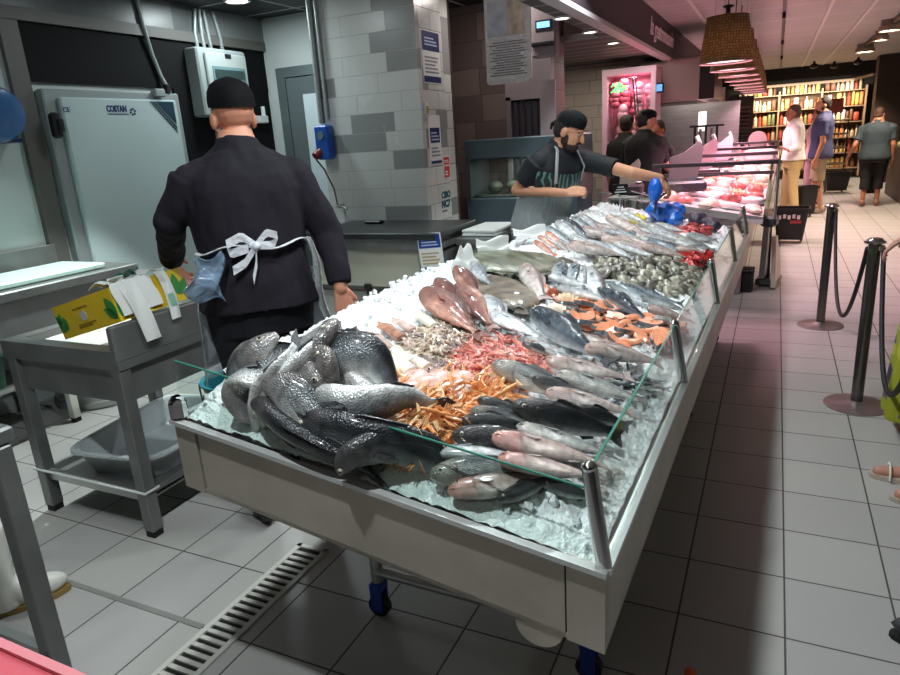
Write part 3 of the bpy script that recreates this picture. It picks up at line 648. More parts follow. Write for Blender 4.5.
g.build('print_lines', S('print_c', 84, 86, 92), hs, False)
for x in (hx0+.05, hx1-.05): MB().cyl((x, 5.203, hz1-.02), (x, 5.203, 2.80), .002, n=6).build('wire', chrome, hs)
# ------------------------------------------------------------------ the fish counter
SW, SL = 1.16, 4.45
SM = Matrix.Translation((-.25, 1.14, 0)) @ Matrix.Rotation(radians(-1.23), 4, 'Z')
SI = SM.inverted()
def rimz(lx): return .75 + (-lx)*.147
def sstep(a, b, x):
    t = max(0., min(1., (x-a)/(b-a))); return t*t*(3-2*t)
def bed_l(lx, ly):
    u = -lx/SW
    h = .05 + .075*u + .05*exp(-((u-.93)/.22)**2)*exp(-((ly-1.25)/.75)**2)
    h *= sstep(-.05, .22, ly)*(.35+.65*sstep(0, .16, -lx))*(.5+.5*sstep(0, .08, lx+SW))*sstep(-.02, .12, SL-ly)
    return rimz(lx) + .004 + h
def bed(x, y):
    p = SI @ Vector((x, y, 0)); return bed_l(p.x, p.y)
def at(px, py, lift=0.):
    d = ray(px, py); o = Vector((0, 0, EYE)); lo, hi = .3, 9.
    t = .8
    prev = t
    while t < 8.5:
        p = o+d*t
        if p.z < bed(p.x, p.y)+lift: break
        prev = t; t += .03
    for _ in range(14):
        mid = (prev+t)/2; p = o+d*mid
        if p.z < bed(p.x, p.y)+lift: t = mid
        else: prev = mid
    return o+d*t
sc_ = thing('fish_counter', 'long sloping steel fish counter on blue castors with low glass walls', 'fish counter', tuple(SM @ Vector((-.58, 2.2, 0))), radians(-1.23))
def SP(x, y, z): return SM @ Vector((x, y, z))
def sbuild(mb, name, mat, parent=sc_, smooth=False): return mb.xform(SM).build(name, mat, parent, smooth)
D = .19
mb = MB(); mb.quadbox([(-.085, 0, rimz(-.085)-D), (-.085, 0, rimz(-.085)), (-SW+.075, 0, rimz(-SW+.075)), (-SW+.075, 0, rimz(-SW+.075)-D)], (0, .02, 0)); sbuild(mb, 'front_panel', dull)
mb = MB(); mb.quadbox([(0, -.004, rimz(0)-D), (0, -.004, rimz(0)), (-.08, -.004, rimz(-.08)), (-.08, -.004, rimz(-.08)-D)], (0, .03, 0)); sbuild(mb, 'corner_panel', dull)
mb = MB(); mb.quadbox([(-SW+.07, -.004, rimz(-SW+.07)-D), (-SW+.07, -.004, rimz(-SW+.07)), (-SW, -.004, rimz(-SW)), (-SW, -.004, rimz(-SW)-D)], (0, .03, 0)); sbuild(mb, 'corner_panel', dull)
mb = MB(); mb.quadbox([(0, 0, rimz(0)-D), (0, SL, rimz(0)-D), (0, SL, rimz(0)), (0, 0, rimz(0))], (-.02, 0, 0)); sbuild(mb, 'side_panel', dull)
mb = MB(); mb.quadbox([(-SW, 0, rimz(-SW)-D), (-SW, SL, rimz(-SW)-D), (-SW, SL, rimz(-SW)), (-SW, 0, rimz(-SW))], (.02, 0, 0)); sbuild(mb, 'side_panel', dull)
mb = MB(); mb.quadbox([(0, SL, rimz(0)-D), (0, SL, rimz(0)), (-SW, SL, rimz(-SW)), (-SW, SL, rimz(-SW)-D)], (0, -.02, 0)); sbuild(mb, 'back_panel', dull)
mb = MB(); mb.quadbox([(0, 0, rimz(0)-D), (-SW, 0, rimz(-SW)-D), (-SW, SL, rimz(-SW)-D), (0, SL, rimz(0)-D)], (0, 0, .012)); sbuild(mb, 'tray_bottom', dull)
def rim(a, b, w=.022, h=.012):
    a, b = Vector(a), Vector(b); d = (b-a).normalized(); n = Vector((-d.y, d.x, 0))
    return MB().quadbox([a-n*w/2, b-n*w/2, b+n*w/2, a+n*w/2], (0, 0, h))
for a, b in (((.005, -.005, rimz(0)), (-SW-.005, -.005, rimz(-SW))), ((0, 0, rimz(0)), (0, SL, rimz(0))), ((-SW, 0, rimz(-SW)), (-SW, SL, rimz(-SW))), ((0, SL, rimz(0)), (-SW, SL, rimz(-SW)))):
    sbuild(rim(a, b), 'rim', S('rim_steel', 206, 208, 206, rough=.28, metal=.35))
mb = MB(); mb.box((-SW+.01, .01, rimz(-SW)+.035), (.05, .05, .075), bev=.018); sbuild(mb, 'corner_cap', chrome)
mb = MB(); mb.prism([(-.145+.055*cos(pi+pi*k/12), .004, rimz(-.145)-D+.03*0+.055*sin(pi+pi*k/12)) for k in range(13)], (0, .02, 0)); sbuild(mb, 'drain_flap', dull)
# frame, legs and castors
blue_c = S('castor_blue', 24, 60, 150, rough=.4)
for ly in (.50, 2.55, 4.05):
    for lx in (-.17, -.92):
        z1 = rimz(lx)-D+.01
        lg = sbuild(MB().cyl((lx, ly, .14), (lx, ly, z1), .021), 'leg', steel, sc_, True)
        cs = sbuild(MB().box((lx, ly, .12), (.05, .06, .035), bev=.008).box((lx, ly-.02, .07), (.045, .006, .09)).box((lx, ly+.02, .07), (.045, .006, .09)), 'castor', blue_c, lg)
        sbuild(MB().cyl((lx, ly-.014, .04), (lx, ly+.014, .04), .04, n=20), 'wheel', S('castor_wheel', 20, 24, 40, rough=.5), cs, True)
    sbuild(MB().cyl((-.92, ly, .18), (-.17, ly, .18), .02), 'cross_bar', steel, sc_, True)
sbuild(MB().cyl((-.545, .50, .18), (-.545, 4.05, .18), .02), 'cross_bar', steel, sc_, True)
# glass walls, leaning slightly inwards
GH, GL = .195, .035
def pane(a, b, za, zb, off, name='glass_pane', hh=GH):
    a, b = Vector((*a, za+.012)), Vector((*b, zb+.012)); o = Vector((*off, hh)); d = (b-a).normalized(); n = d.cross(o).normalized()*.006
    p = sbuild(MB().quadbox([a, b, b+o, a+o], n), name, glass)
    e = MB().quadbox([a+o, b+o, b+o+Vector((0, 0, .0035)), a+o+Vector((0, 0, .0035))], n)
    sbuild(e, 'polished_edge', glassedge, p); return p
pane((-.02, .012), (-SW+.012, .012), rimz(-.02), rimz(-SW), (-.012, .02), hh=.148)
PY_ = [0, 1.1, 2.22, 3.32, SL]
for i in range(4): pane((-.008, PY_[i]+.03), (-.008, PY_[i+1]-.01), rimz(0), rimz(0), (-GL, 0))
pane((-.02, SL-.01), (-SW+.01, SL-.01), rimz(-.02), rimz(-SW), (0, -.02), hh=.17)
for i, ly in enumerate(PY_):
    yy = min(max(ly, .012), SL-.01)
    mb = MB(); a = Vector((-.006, yy, rimz(0)+.01)); b = Vector((-.006-GL, yy+(.02 if i == 0 else 0), rimz(0)+.01+GH+.012))
    mb.tube([a, b], .0165, 14, flat=.8); mb.ell(b, (.0165, .0165, .012)); sbuild(mb, 'glass_post', chrome, sc_, True)
# small loose divider pane on the left rear corner
# ------------------------------------------------------------------ crushed ice
icem = bpy.data.materials.new('crushed_ice'); icem.use_nodes = True
nt = icem.node_tree; b = nt.nodes['Principled BSDF']
b.inputs['Base Color'].default_value = (*lin((.955, .97, .975)), 1); b.inputs['Roughness'].default_value = .32; b.inputs['Specular IOR Level'].default_value = .5
b.inputs['Subsurface Weight'].default_value = .15; b.inputs['Subsurface Radius'].default_value = (.02, .03, .035); b.inputs['Subsurface Scale'].default_value = .4
tc = nt.nodes.new('ShaderNodeTexCoord'); vo = nt.nodes.new('ShaderNodeTexVoronoi'); vo.inputs['Scale'].default_value = 75
vo2 = nt.nodes.new('ShaderNodeTexVoronoi'); vo2.inputs['Scale'].default_value = 150
nt.links.new(tc.outputs['Object'], vo.inputs['Vector']); nt.links.new(tc.outputs['Object'], vo2.inputs['Vector'])
ad = nt.nodes.new('ShaderNodeMath'); ad.operation = 'MULTIPLY_ADD'; ad.inputs[1].default_value = .5
nt.links.new(vo2.outputs['Distance'], ad.inputs[0]); nt.links.new(vo.outputs['Distance'], ad.inputs[2])
bp = nt.nodes.new('ShaderNodeBump'); bp.inputs['Strength'].default_value = .55; bp.inputs['Distance'].default_value = .008
nt.links.new(ad.outputs[0], bp.inputs['Height']); nt.links.new(bp.outputs['Normal'], b.inputs['Normal'])
MATS['crushed_ice'] = icem
NX, NY = 92, 330
mb = MB(); vs = []
for i in range(NX+1):
    for j in range(NY+1):
        lx = -.021-(SW-.042)*i/NX; ly = .021+(SL-.042)*j/NY
        q = Vector((lx, ly, 0)); n1 = noise.noise(q*9)*.016 + noise.noise(q*26)*.009
        c = noise.cell(q*70)*.006 + noise.cell(q*120+Vector((3, 1, 0)))*.004
        e = sstep(0, .04, min(-lx, lx+SW, ly, SL-ly))
        vs.append((lx, ly, bed_l(lx, ly)-.010+(n1+c)*e))
w = NY+1
fs = [(i*w+j, i*w+j+1, (i+1)*w+j+1, (i+1)*w+j) for i in range(NX) for j in range(NY)]
mb.add(vs, fs)
ice = sbuild(mb, 'crushed_ice', icem, None, True); tag(ice, 'white crushed ice filling the whole tray of the fish counter', 'ice', kind='stuff')
# loose ice lumps on top (part of the same heap)
lump = MB()
for k in range(1300):
    lx, ly = -U(.05, SW-.04), U(.05, SL-.05); s_ = U(.004, .011)
    z = bed_l(lx, ly); Rm = Matrix.Rotation(U(0, 6), 3, Vector((U(-1, 1), U(-1, 1), U(-1, 1))).normalized())
    lump.add([Vector((lx, ly, z)) + Rm @ Vector((a*s_*U(.6, 1.2), b_*s_*U(.6, 1.2), c*s_*U(.4, 1))) for c in (-1, 1) for a, b_ in ((-1, -1), (1, -1), (1, 1), (-1, 1))],
             [(3, 2, 1, 0), (4, 5, 6, 7), (0, 1, 5, 4), (1, 2, 6, 5), (2, 3, 7, 6), (3, 0, 4, 7)])
lo_ = lump.xform(SM).build('ice_lumps', icem, ice, False); lo_['kind'] = 'stuff'
# ------------------------------------------------------------------ fish
fishm = {}
def fish_mat(name, rough=.22, metal=.25, scale=0, namt=.25, coat=.6):
    if name in MATS: return MATS[name]
    mt = M(name, (.5, .5, .5), rough=rough, metal=metal, attr='tint', noise_scale=38, noise_amt=namt, coat=coat, spec=.6)
    nt = mt.node_tree; b = nt.nodes['Principled BSDF']
    vo = nt.nodes.new('ShaderNodeTexVoronoi'); vo.inputs['Scale'].default_value = 200 if not scale else scale
    tc = nt.nodes.new('ShaderNodeTexCoord'); nt.links.new(tc.outputs['Object'], vo.inputs['Vector'])
    bp = nt.nodes.new('ShaderNodeBump'); bp.inputs['Strength'].default_value = .6; bp.inputs['Distance'].default_value = .003
    nt.links.new(vo.outputs['Distance'], bp.inputs['Height']); nt.links.new(bp.outputs['Normal'], b.inputs['Normal'])
    return mt
eye_w = S('fish_eye', 200, 196, 180, rough=.15, coat=1); eye_b = S('fish_pupil', 8, 8, 10, rough=.1, coat=1)
def mixc(a, b, t): return tuple(a[i]+(b[i]-a[i])*t for i in range(3))
def C8(r, g, b): return lin((r/255, g/255, b/255))
# profile tables: (t, half height, half thickness) in units of length
PROF = {
 'bass': [(0, .014, .014), (.03, .034, .028), (.09, .060, .046), (.18, .088, .058), (.3, .108, .064), (.45, .108, .062), (.6, .095, .052), (.74, .062, .033), (.84, .042, .018), (.9, .042, .010)],
 'mullet': [(0, .02, .02), (.03, .045, .045), (.09, .068, .06), (.18, .085, .068), (.3, .097, .070), (.45, .097, .066), (.6, .08, .052), (.74, .055, .034), (.84, .038, .018), (.9, .038, .010)],
 'bream': [(0, .02, .015), (.03, .075, .035), (.09, .125, .055), (.18, .165, .066), (.3, .19, .070), (.45, .18, .062), (.6, .13, .048), (.74, .075, .03), (.84, .045, .016), (.9, .045, .010)],
 'mackerel': [(0, .01, .01), (.05, .035, .03), (.12, .055, .046), (.22, .072, .057), (.36, .082, .062), (.5, .076, .056), (.64, .055, .042), (.77, .032, .024), (.86, .018, .012), (.92, .014, .010)],
}
def interp(tab, t):
    for a, b in zip(tab, tab[1:]):
        if t <= b[0]:
            k = (t-a[0])/(b[0]-a[0]); k = k*k*(3-2*k)*.35+k*.65; return [a[i]+(b[i]-a[i])*k for i in (1, 2)]
    return list(tab[-1][1:])
def fish_parts(root, kind, L, spine3, cols, mats, fin=1., fat=1.):
    """spine3(t) -> point, tangent, back direction, side direction; cols: back, flank, belly, head, fin"""
    tab = [(t, a*fat, b_*fat) for t, a, b_ in PROF[kind]]; tail0 = tab[-1][0]; NS, NR = 34, 18
    def pt(t, y, z):
        p, d, n, b_ = spine3(t); return p + n*y*L + b_*z*L
    mb = MB(); secs = []; cs = []
    for i in range(NS+1):
        t = tail0*(i/NS)**1.15; h, w_ = interp(tab, t); ring = []; F_ = spine3(t)
        for j in range(NR):
            a = 2*pi*j/NR; ca, sa = cos(a), sin(a)
            y = h*math.copysign(abs(ca)**.9, ca); z = w_*sa*(1-.18*max(0, -ca))
            g = .006*exp(-((t-.215)/.012)**2) if abs(ca) < .75 else 0
            z *= 1+g/w_ if w_ > .01 else 1
            ring.append(F_[0] + F_[2]*y*L + F_[3]*z*L)
            k = (ca+1)/2
            c = mixc(cols[2], cols[1], sstep(.05, .45, k)); c = mixc(c, cols[0], sstep(.50, .80, k))
            mo = noise.noise(Vector((t*16, j*.55 if j < 9 else (18-j)*.55, len(cs)*0+L*9)))
            hb = (1-sstep(.17, .30, t))*(.62+.5*mo)
            if t < .215: hb = max(hb, .45+.3*mo)
            c = mixc(c, cols[3], max(0, min(1, hb)))
            c = tuple(v*(1+.28*mo+.16*noise.noise(Vector((t*60, ca*6, sa*6)))) for v in c)
            if .205 < t < .232 and abs(ca) < .75: c = tuple(v*.6 for v in c)
            if kind == 'mackerel' and k > .55:
                st_ = .5+.5*sin(t*95+3*sin(k*14)); c = mixc(c, cols[0], .3) if st_ > .5 else mixc(c, cols[1], .7)
            cs.append(c)
        secs.append(ring)
    mb.loft(secs); mb.c = cs
    ml, mf = mats
    mb.build('body', ml, root, True, 0)
    fc = cols[4]
    def finm(pts, th, nm):
        f = MB(); f.add([pt(t, y, -th/2) for t, y in pts]+[pt(t, y, th/2) for t, y in pts], [tuple(range(len(pts)-1, -1, -1)), tuple(range(len(pts), 2*len(pts)))]+[(i, (i+1) % len(pts), len(pts)+(i+1) % len(pts), len(pts)+i) for i in range(len(pts))]); f.c = [fc]*len(f.v); f.build(nm, mf, root, False)
    h = tab[-1][1]; tf = fin*fat
    finm([(tail0-.03, h*.9), (tail0+.04, h*1.6), (tail0+.10, .088*tf), (tail0+.115, .082*tf), (tail0+.07, .0), (tail0+.115, -.082*tf), (tail0+.10, -.088*tf), (tail0+.04, -h*1.6), (tail0-.03, -h*.9)], .008, 'tail_fin')
    hh = lambda t: interp(tab, t)[0]
    up_ = [(t, hh(t)*.92) for t in (.34, .42, .5, .58)]; tip = [(.60, hh(.6)+.02*fin), (.52, hh(.52)+.028*fin), (.42, hh(.42)+.038*fin), (.37, hh(.37)+.03*fin)]
    finm(up_+tip, .008, 'dorsal_fin')
    lo = [(t, -hh(t)*.92) for t in (.62, .68, .74)]; finm(lo+[(.75, -hh(.75)-.02*fin), (.66, -hh(.66)-.035*fin)], .008, 'anal_fin')
    for sg in (1, -1):
        f = MB(); p0 = interp(tab, .25)[1]
        Q = [(.25, -.015, p0*.96), (.26, .012, p0*.96), (.37, -.005, p0*.99+.010), (.39, -.03, p0*.99+.010), (.34, -.045, p0*.96+.006)]
        f.add([pt(t, y, sg*z) for t, y, z in Q]+[pt(t, y, sg*(z+.006)) for t, y, z in Q], [(4, 3, 2, 1, 0), (5, 6, 7, 8, 9)]+[(i, (i+1) % 5, 5+(i+1) % 5, 5+i) for i in range(5)]); f.c = [mixc(fc, cols[1], .4)]*10
        f.build('pectoral_fin', mf, root, False)
    q = interp(tab, .085); er = .017*(1.25 if kind == 'bream' else 1)*fat**.5
    for sg in (1, -1):
        e = MB(); e.ell(pt(.085, q[0]*.30, sg*q[1]*.86), (er*L, er*L, er*.8*L), nu=12, nv=8, mi=0); e.ell(pt(.083, q[0]*.30, sg*(q[1]*.86+er*.42)), (er*.6*L, er*.6*L, er*.6*L), nu=10, nv=6, mi=1)
        e.build('eye', [eye_w, eye_b], root)
    g = MB(); g.tube([pt(.0, -.004*fat, .012*fat), pt(.03, -.02*fat, interp(tab, .03)[1]*.9), pt(.055, -.03*fat, interp(tab, .055)[1]*.9)], .004*L, 6); g.c = [tuple(v*.35 for v in cols[3])]*len(g.v)
    g.build('mouth', mf, root)
    return tab
def fish_proto(kind, L, bend, cols, mats, name, fin=1., fat=1.):
    """fish lying on its side: +x towards the tail, +y its back, z up"""
    tail0 = PROF[kind][-1][0]
    def spine(t):           # curve in the x-y plane
        if abs(bend) < 1e-3: p, d = Vector(((t-.45)*L, 0, 0)), Vector((1, 0, 0))
        else: a = (t-.45)*bend; r = L/bend; p, d = Vector((r*sin(a), r*(1-cos(a)), 0)), Vector((cos(a), sin(a), 0))
        return p, d, Vector((-d.y, d.x, 0)), Vector((0, 0, 1))
    root = bpy.data.objects.new(name, None); COL.objects.link(root)
    tab = fish_parts(root, kind, L, spine, cols, mats, fin, fat)
    meta = {'_chord': (spine(tail0+.1)[0]-spine(0)[0]).length}
    a0 = spine(0)[0]; a1 = spine(tail0+.1)[0]; mid = (a0+a1)/2; meta['_mx'], meta['_my'] = mid.x, mid.y
    dd = a1-a0; meta['_ang'] = atan2(dd.y, dd.x)
    meta['_hw'] = max(x[2] for x in tab)*L
    return root, meta
def fish_along(nm, kind, pts, dorsal, L, cols, mats, label, fin=1., fat=1., tailfix=False):
    """a limp fish following a line of points (pixel x, pixel y, height over the ice)"""
    P_ = [at(x, y, z) for x, y, z in pts]
    ext = [P_[0]*2-P_[1]] + P_ + [P_[-1]*2-P_[-2]]
    dense = []
    for i in range(1, len(ext)-2):
        p0, p1, p2, p3 = ext[i-1:i+3]
        for k in range(12):
            t = k/12; dense.append(.5*((2*p1)+(p2-p0)*t+(2*p0-5*p1+4*p2-p3)*t*t+(3*p1-p0-3*p2+p3)*t**3))
    dense.append(P_[-1]); cum = [0]
    for a, b in zip(dense, dense[1:]): cum.append(cum[-1]+(b-a).length)
    tot = cum[-1]; tmax = PROF[kind][-1][0]+.115
    D0 = Vector(dorsal).normalized(); frames = []
    prev = None
    for i in range(len(dense)):
        d = (dense[min(i+1, len(dense)-1)]-dense[max(i-1, 0)]).normalized()
        n = (D0 if prev is None else prev.lerp(D0, .12)); n = (n-d*n.dot(d)).normalized(); prev = n
        frames.append((d, n))
    def spine3(t):
        sl = max(0, min(tot, t/tmax*tot)); i = 0
        while i < len(cum)-2 and cum[i+1] < sl: i += 1
        f = (sl-cum[i])/max(1e-9, cum[i+1]-cum[i]); d = frames[i][0].lerp(frames[i+1][0], f).normalized(); n = frames[i][1].lerp(frames[i+1][1], f); n = (n-d*n.dot(d)).normalized()
        return dense[i].lerp(dense[i+1], f), d, n, d.cross(n)
    L = max(L, tot/tmax); off = L*tmax-tot if tailfix else 0; hd0 = (-frames[0][0]*.7+Vector((0, 0, -.7))).normalized(); nd = (frames[-1][0]*.7+Vector((0, 0, -.7))).normalized(); base3 = spine3
    def spine3(t):
        if off:
            if t*L < off: p, d, n, b_ = base3(0); return p+hd0*(off-t*L), d, n, b_
            return base3((t*L-off)/tot*tmax)
        if t*L <= tot: return base3(t*L/tot*tmax)
        p, d, n, b_ = base3(tmax); f = min(1, (t*L-tot)/.06); d2 = d.lerp(nd, f).normalized(); n = (n-d2*n.dot(d2)).normalized()
        return p+(d.lerp(nd, f*.5).normalized())*(t*L-tot), d2, n, d2.cross(n)
    root = thing(nm, label, 'fish', tuple(P_[0]))
    fish_parts(root, kind, L, spine3, cols, mats, fin, fat); return root
fin_m = fish_mat('fish_fin', rough=.35, metal=.05, namt=.2, coat=.3)
skin = fish_mat('fish_skin_scaly', rough=.30, metal=.22, namt=.3, coat=.35)
skin2 = fish_mat('fish_skin_smooth', rough=.22, metal=.3, scale=400, namt=.25, coat=.6)
BASS = (C8(52, 57, 61), C8(150, 155, 157), C8(232, 234, 232), C8(134, 126, 122), C8(60, 62, 66))
BASSD = (C8(40, 44, 48), C8(116, 122, 126), C8(214, 216, 212), C8(92, 90, 90), C8(50, 52, 56))
MUL = (C8(38, 42, 46), C8(150, 156, 154), C8(226, 228, 222), C8(150, 140, 130), C8(96, 100, 100))
MULD = (C8(24, 27, 30), C8(50, 56, 60), C8(176, 178, 172), C8(60, 58, 56), C8(40, 44, 46))
MULR = (C8(122, 116, 112), C8(206, 180, 172), C8(230, 218, 210), C8(206, 132, 122), C8(150, 140, 136))
SILV = (C8(110, 116, 122), C8(196, 202, 206), C8(236, 238, 238), C8(176, 176, 176), C8(150, 154, 156))
PINKS = (C8(140, 128, 126), C8(204, 186, 180), C8(232, 222, 216), C8(196, 166, 156), C8(168, 150, 146))
SNAP = (C8(84, 46, 38), C8(128, 72, 58), C8(186, 136, 118), C8(112, 64, 54), C8(120, 66, 54))
MACK = (C8(22, 34, 44), C8(140, 158, 166), C8(232, 236, 236), C8(80, 92, 98), C8(70, 78, 84))
MACKD = (C8(18, 24, 32), C8(64, 78, 90), C8(190, 200, 206), C8(40, 48, 56), C8(36, 42, 48))
ORNG = (C8(196, 92, 66), C8(226, 150, 126), C8(240, 206, 190), C8(206, 110, 86), C8(206, 110, 80))
PROTO = {}; META = {}
def proto(key, *a, **k):
    PROTO[key], META[key] = fish_proto(*a, **k)
for nm, kind, L, cols, mat, bends, fin in (
    ('sea_bass', 'bass', .50, BASS, skin, (0, .7, -.7, 2.2, -2.6), 1), ('dark_sea_bass', 'bass', .50, BASSD, skin, (0, .6, -.6, 2.3, -3.0), 1),
    ('mullet', 'mullet', .42, MUL, skin, (0, .25, -.25), .9), ('dark_mullet', 'mullet', .42, MULD, skin, (0, .25, -.2), .9),
    ('bloodied_mullet', 'mullet', .42, MULR, skin2, (0, .2), .9), ('silver_fish', 'mullet', .36, SILV, skin2, (0, .4, -.4), .9), ('pale_fish', 'mullet', .42, PINKS, skin2, (0, .35, -.3), .9),
    ('sea_bream', 'bream', .36, SILV, skin, (0, .2), .9), ('red_snapper', 'bream', .42, SNAP, skin, (0, .35, -.3), .9),
    ('mackerel', 'mackerel', .42, MACK, skin2, (0, .35, -.35), .8), ('dark_mackerel', 'mackerel', .5, MACKD, skin2, (0, .3), .8), ('red_gurnard', 'mullet', .30, ORNG, skin2, (0, .3), .9)):
    for i, bd in enumerate(bends): proto((nm, i), kind, L, bd, cols, (mat, fin_m), nm, fin=fin, fat={'mullet': 1.32, 'bass': 1.1, 'bream': 1.05, 'mackerel': 1.25}[kind])
USED = set()
def inst(key):
    if key not in USED: USED.add(key); return PROTO[key]
    return dup(PROTO[key])
BEDN = (SM.to_3x3() @ Vector((.21, 0, 1))).normalized()
def lay(nm, i, head, tail, label, lift=(.0, .0), roll=0., group=None, size=None, cat='fish'):
    """a fish from its head pixel to its tail pixel, resting on the bed; roll turns its back up"""
    p = inst((nm, i)); q_ = META[(nm, i)]; hw = q_['_hw']
    a = at(*head, hw*.7+lift[0]); b = at(*tail, hw*.5+lift[1])
    d = b-a; s = d.length/q_['_chord'] if size is None else size
    x = d.normalized(); z = BEDN - x*BEDN.dot(x); z.normalize(); y = z.cross(x)
    Mx = Matrix((x, y, z)).transposed().to_4x4()
    L0 = Matrix.Translation((0, 0, 0)) @ Matrix.Rotation(roll, 4, 'X') @ Matrix.Rotation(-q_['_ang'], 4, 'Z') @ Matrix.Translation((-q_['_mx'], -q_['_my'], 0)) @ Matrix.Scale(1, 4)
    full = Matrix.Translation((a+b)/2) @ Mx @ Matrix.Scale(s, 4) @ L0
    p.matrix_basis = full
    if 'group' in p.keys(): del p['group']
    tag(p, label, cat, group)
    return p
R = radians
# --- heap of sea bass at the left front corner
WHITE = (C8(150, 156, 160), C8(232, 234, 235), C8(248, 248, 248), C8(176, 166, 164), C8(150, 154, 156)); UPC = Vector((.1, -.35, .9)); CAM_ = Vector((.45, -.75, .45)); AW = Vector((-.2, .6, -.7))
SK = (skin, fin_m)
for (nm, kind, pts, dv, L, cl, lab, ft) in (
    ('sea_bass', 'bass', [(312, 444, .03), (330, 408, .07), (336, 368, .13), (353, 353, .17), (373, 360, .16), (389, 386, .10), (396, 404, .05)], (-.3, .5, .9), .50, BASSD, 'dark sea bass arched into a hoop at the right of the heap', 1.15),
    ('sea_bass', 'bass', [(338, 366, .11), (355, 380, .11), (374, 402, .08), (386, 416, .03)], (-.3, .6, -.6), .46, WHITE, 'white-bellied sea bass lying inside the hoop of the arched one', 1.0),
    ('sea_bass', 'bass', [(302, 388, .11), (328, 402, .13), (360, 405, .13), (400, 398, .11)], (-.2, -.1, -.9), .42, BASS, 'silver sea bass whose grey tail reaches the orange langoustines', 1.1),
    ('sea_bass', 'bass', [(264, 421, .02), (247, 409, .05), (243, 389, .09), (260, 371, .13), (288, 369, .13), (318, 376, .11)], (-.5, .2, .8), .52, BASSD, 'black-backed sea bass curled around the left end of the heap', 1.15),
    ('sea_bass', 'bass', [(258, 377, .14), (280, 384, .15), (306, 404, .12), (334, 428, .08), (356, 446, .04)], (.2, .5, .8), .50, BASS, 'sea bass facing left with dark head, on the left half of the heap', 1.1),
    ('sea_bass', 'bass', [(252, 399, .06), (268, 408, .08), (296, 430, .06), (330, 450, .05), (356, 462, .03)], (-.3, -.6, .6), .50, BASSD, 'white-faced sea bass along the front glass at the left of the heap', 1.1),
    ('sea_bass', 'bass', [(277, 334, .19), (260, 350, .18), (247, 368, .12), (243, 392, .03)], (-.8, .2, .6), .50, BASS, 'sea bass with its brown snout pointing up at the back left of the heap', 1.15),
    ('sea_bass', 'bass', [(264, 388, .12), (278, 368, .19), (294, 348, .21), (300, 332, .22)], (.2, .9, -.6), .34, WHITE, 'bright white-bellied sea bass between the two raised heads of the heap', 1.0),
    ('sea_bass', 'bass', [(276, 390, .10), (296, 370, .16), (320, 346, .19), (346, 326, .19)], (.5, .6, .1), .40, BASS, 'silver-flanked sea bass slanting up to the back of the heap', 1.1),
    ('sea_bass', 'bass', [(337, 320, .22), (324, 336, .20), (308, 356, .16), (300, 384, .07)], (.6, .5, .5), .50, BASS, 'sea bass with dark snout raised at the top right of the heap', 1.15),
    ('sea_bass', 'bass', [(318, 346, .20), (326, 362, .19), (322, 384, .12), (300, 400, .05)], (.6, -.2, .4), .44, BASS, 'sea bass with its pale mouth pointing up in the middle of the heap', 1.1),
    ('sea_bass', 'bass', [(328, 394, .14), (314, 380, .16), (296, 372, .12), (276, 372, .06)], (.1, .3, .9), .46, BASS, 'sea bass with a pinkish grey head facing right in the middle of the heap', 1.05),
    ('sea_bass', 'bass', [(296, 416, .09), (330, 428, .10), (370, 440, .09), (420, 446, .06)], (.0, -.2, 1), .50, BASSD, 'dark sea bass lying along the front of the heap, tail to the right', 1.1),
    ('sea_bass', 'bass', [(340, 474, .03), (352, 456, .09), (384, 446, .08), (424, 458, .03)], (.1, -.4, .9), .44, BASSD, 'dark sea bass lowest at the glass, its big head on the bare ice', 1.0),
    ('sea_bass', 'bass', [(330, 372, .10), (344, 360, .12), (352, 345, .10), (350, 334, .06)], (.3, .5, .7), .42, BASS, 'sea bass behind the hoop, only its grey back in view', 1.0)):
    fish_along(nm, kind, pts, dv, L, cl, SK, lab, .55, ft, 'between the two raised' in lab or 'slanting up' in lab)
# --- grey mullets at the right front
lay('dark_mullet', 0, (541, 482), (600, 500), 'dark mullet nearest the glass corner post', (.0, .0), R(60))
lay('dark_mullet', 1, (497, 499), (556, 474), 'dark-backed mullet on the bare ice beside the small pink fish head', (.0, .01), R(55))
lay('bloodied_mullet', 0, (480, 487), (530, 480), 'small pink-headed fish facing left at the front of the mullets', (.0, .0), R(10), size=.62)
lay('mullet', 0, (430, 475), (552, 462), 'grey mullet at the front left of the mullets, nose on the ice', (.01, .02), R(50))
lay('bloodied_mullet', 1, (498, 458), (602, 478), 'pink bloodstained mullet just behind the front glass', (.05, .03), R(-20))
lay('bloodied_mullet', 0, (492, 437), (606, 463), 'blood-streaked mullet behind the front bloodstained one', (.05, .03), R(0))
lay('silver_fish', 0, (436, 452), (530, 456), 'white-bellied mullet beside the langoustines', (.02, .03), R(-25))
lay('dark_mullet', 0, (452, 435), (560, 445), 'dark blue-black mullet right of the langoustines', (.03, .03), R(65))
lay('dark_mullet', 2, (460, 421), (530, 427), 'slim dark mullet behind the blue-black one', (.03, .03), R(60), )
lay('mullet', 0, (470, 410), (540, 426), 'olive-grey mullet touching the langoustine heap', (.04, .03), R(60))
lay('dark_mullet', 1, (478, 399), (545, 421), 'olive-black mullet below the pink shrimps', (.05, .04), R(65))
lay('dark_mullet', 0, (512, 405), (624, 436), 'large jet-black mullet in the middle of the row', (.06, .04), R(70))
lay('mullet', 1, (516, 427), (616, 456), 'silver mullet with pale head below the large jet-black one', (.04, .03), R(-10))
lay('dark_mullet', 2, (568, 409), (630, 427), 'black-backed mullet right of the large jet-black one', (.05, .04), R(75))
lay('pale_fish', 0, (546, 392), (636, 414), 'pinkish silver mullet behind the black ones', (.05, .04), R(5))
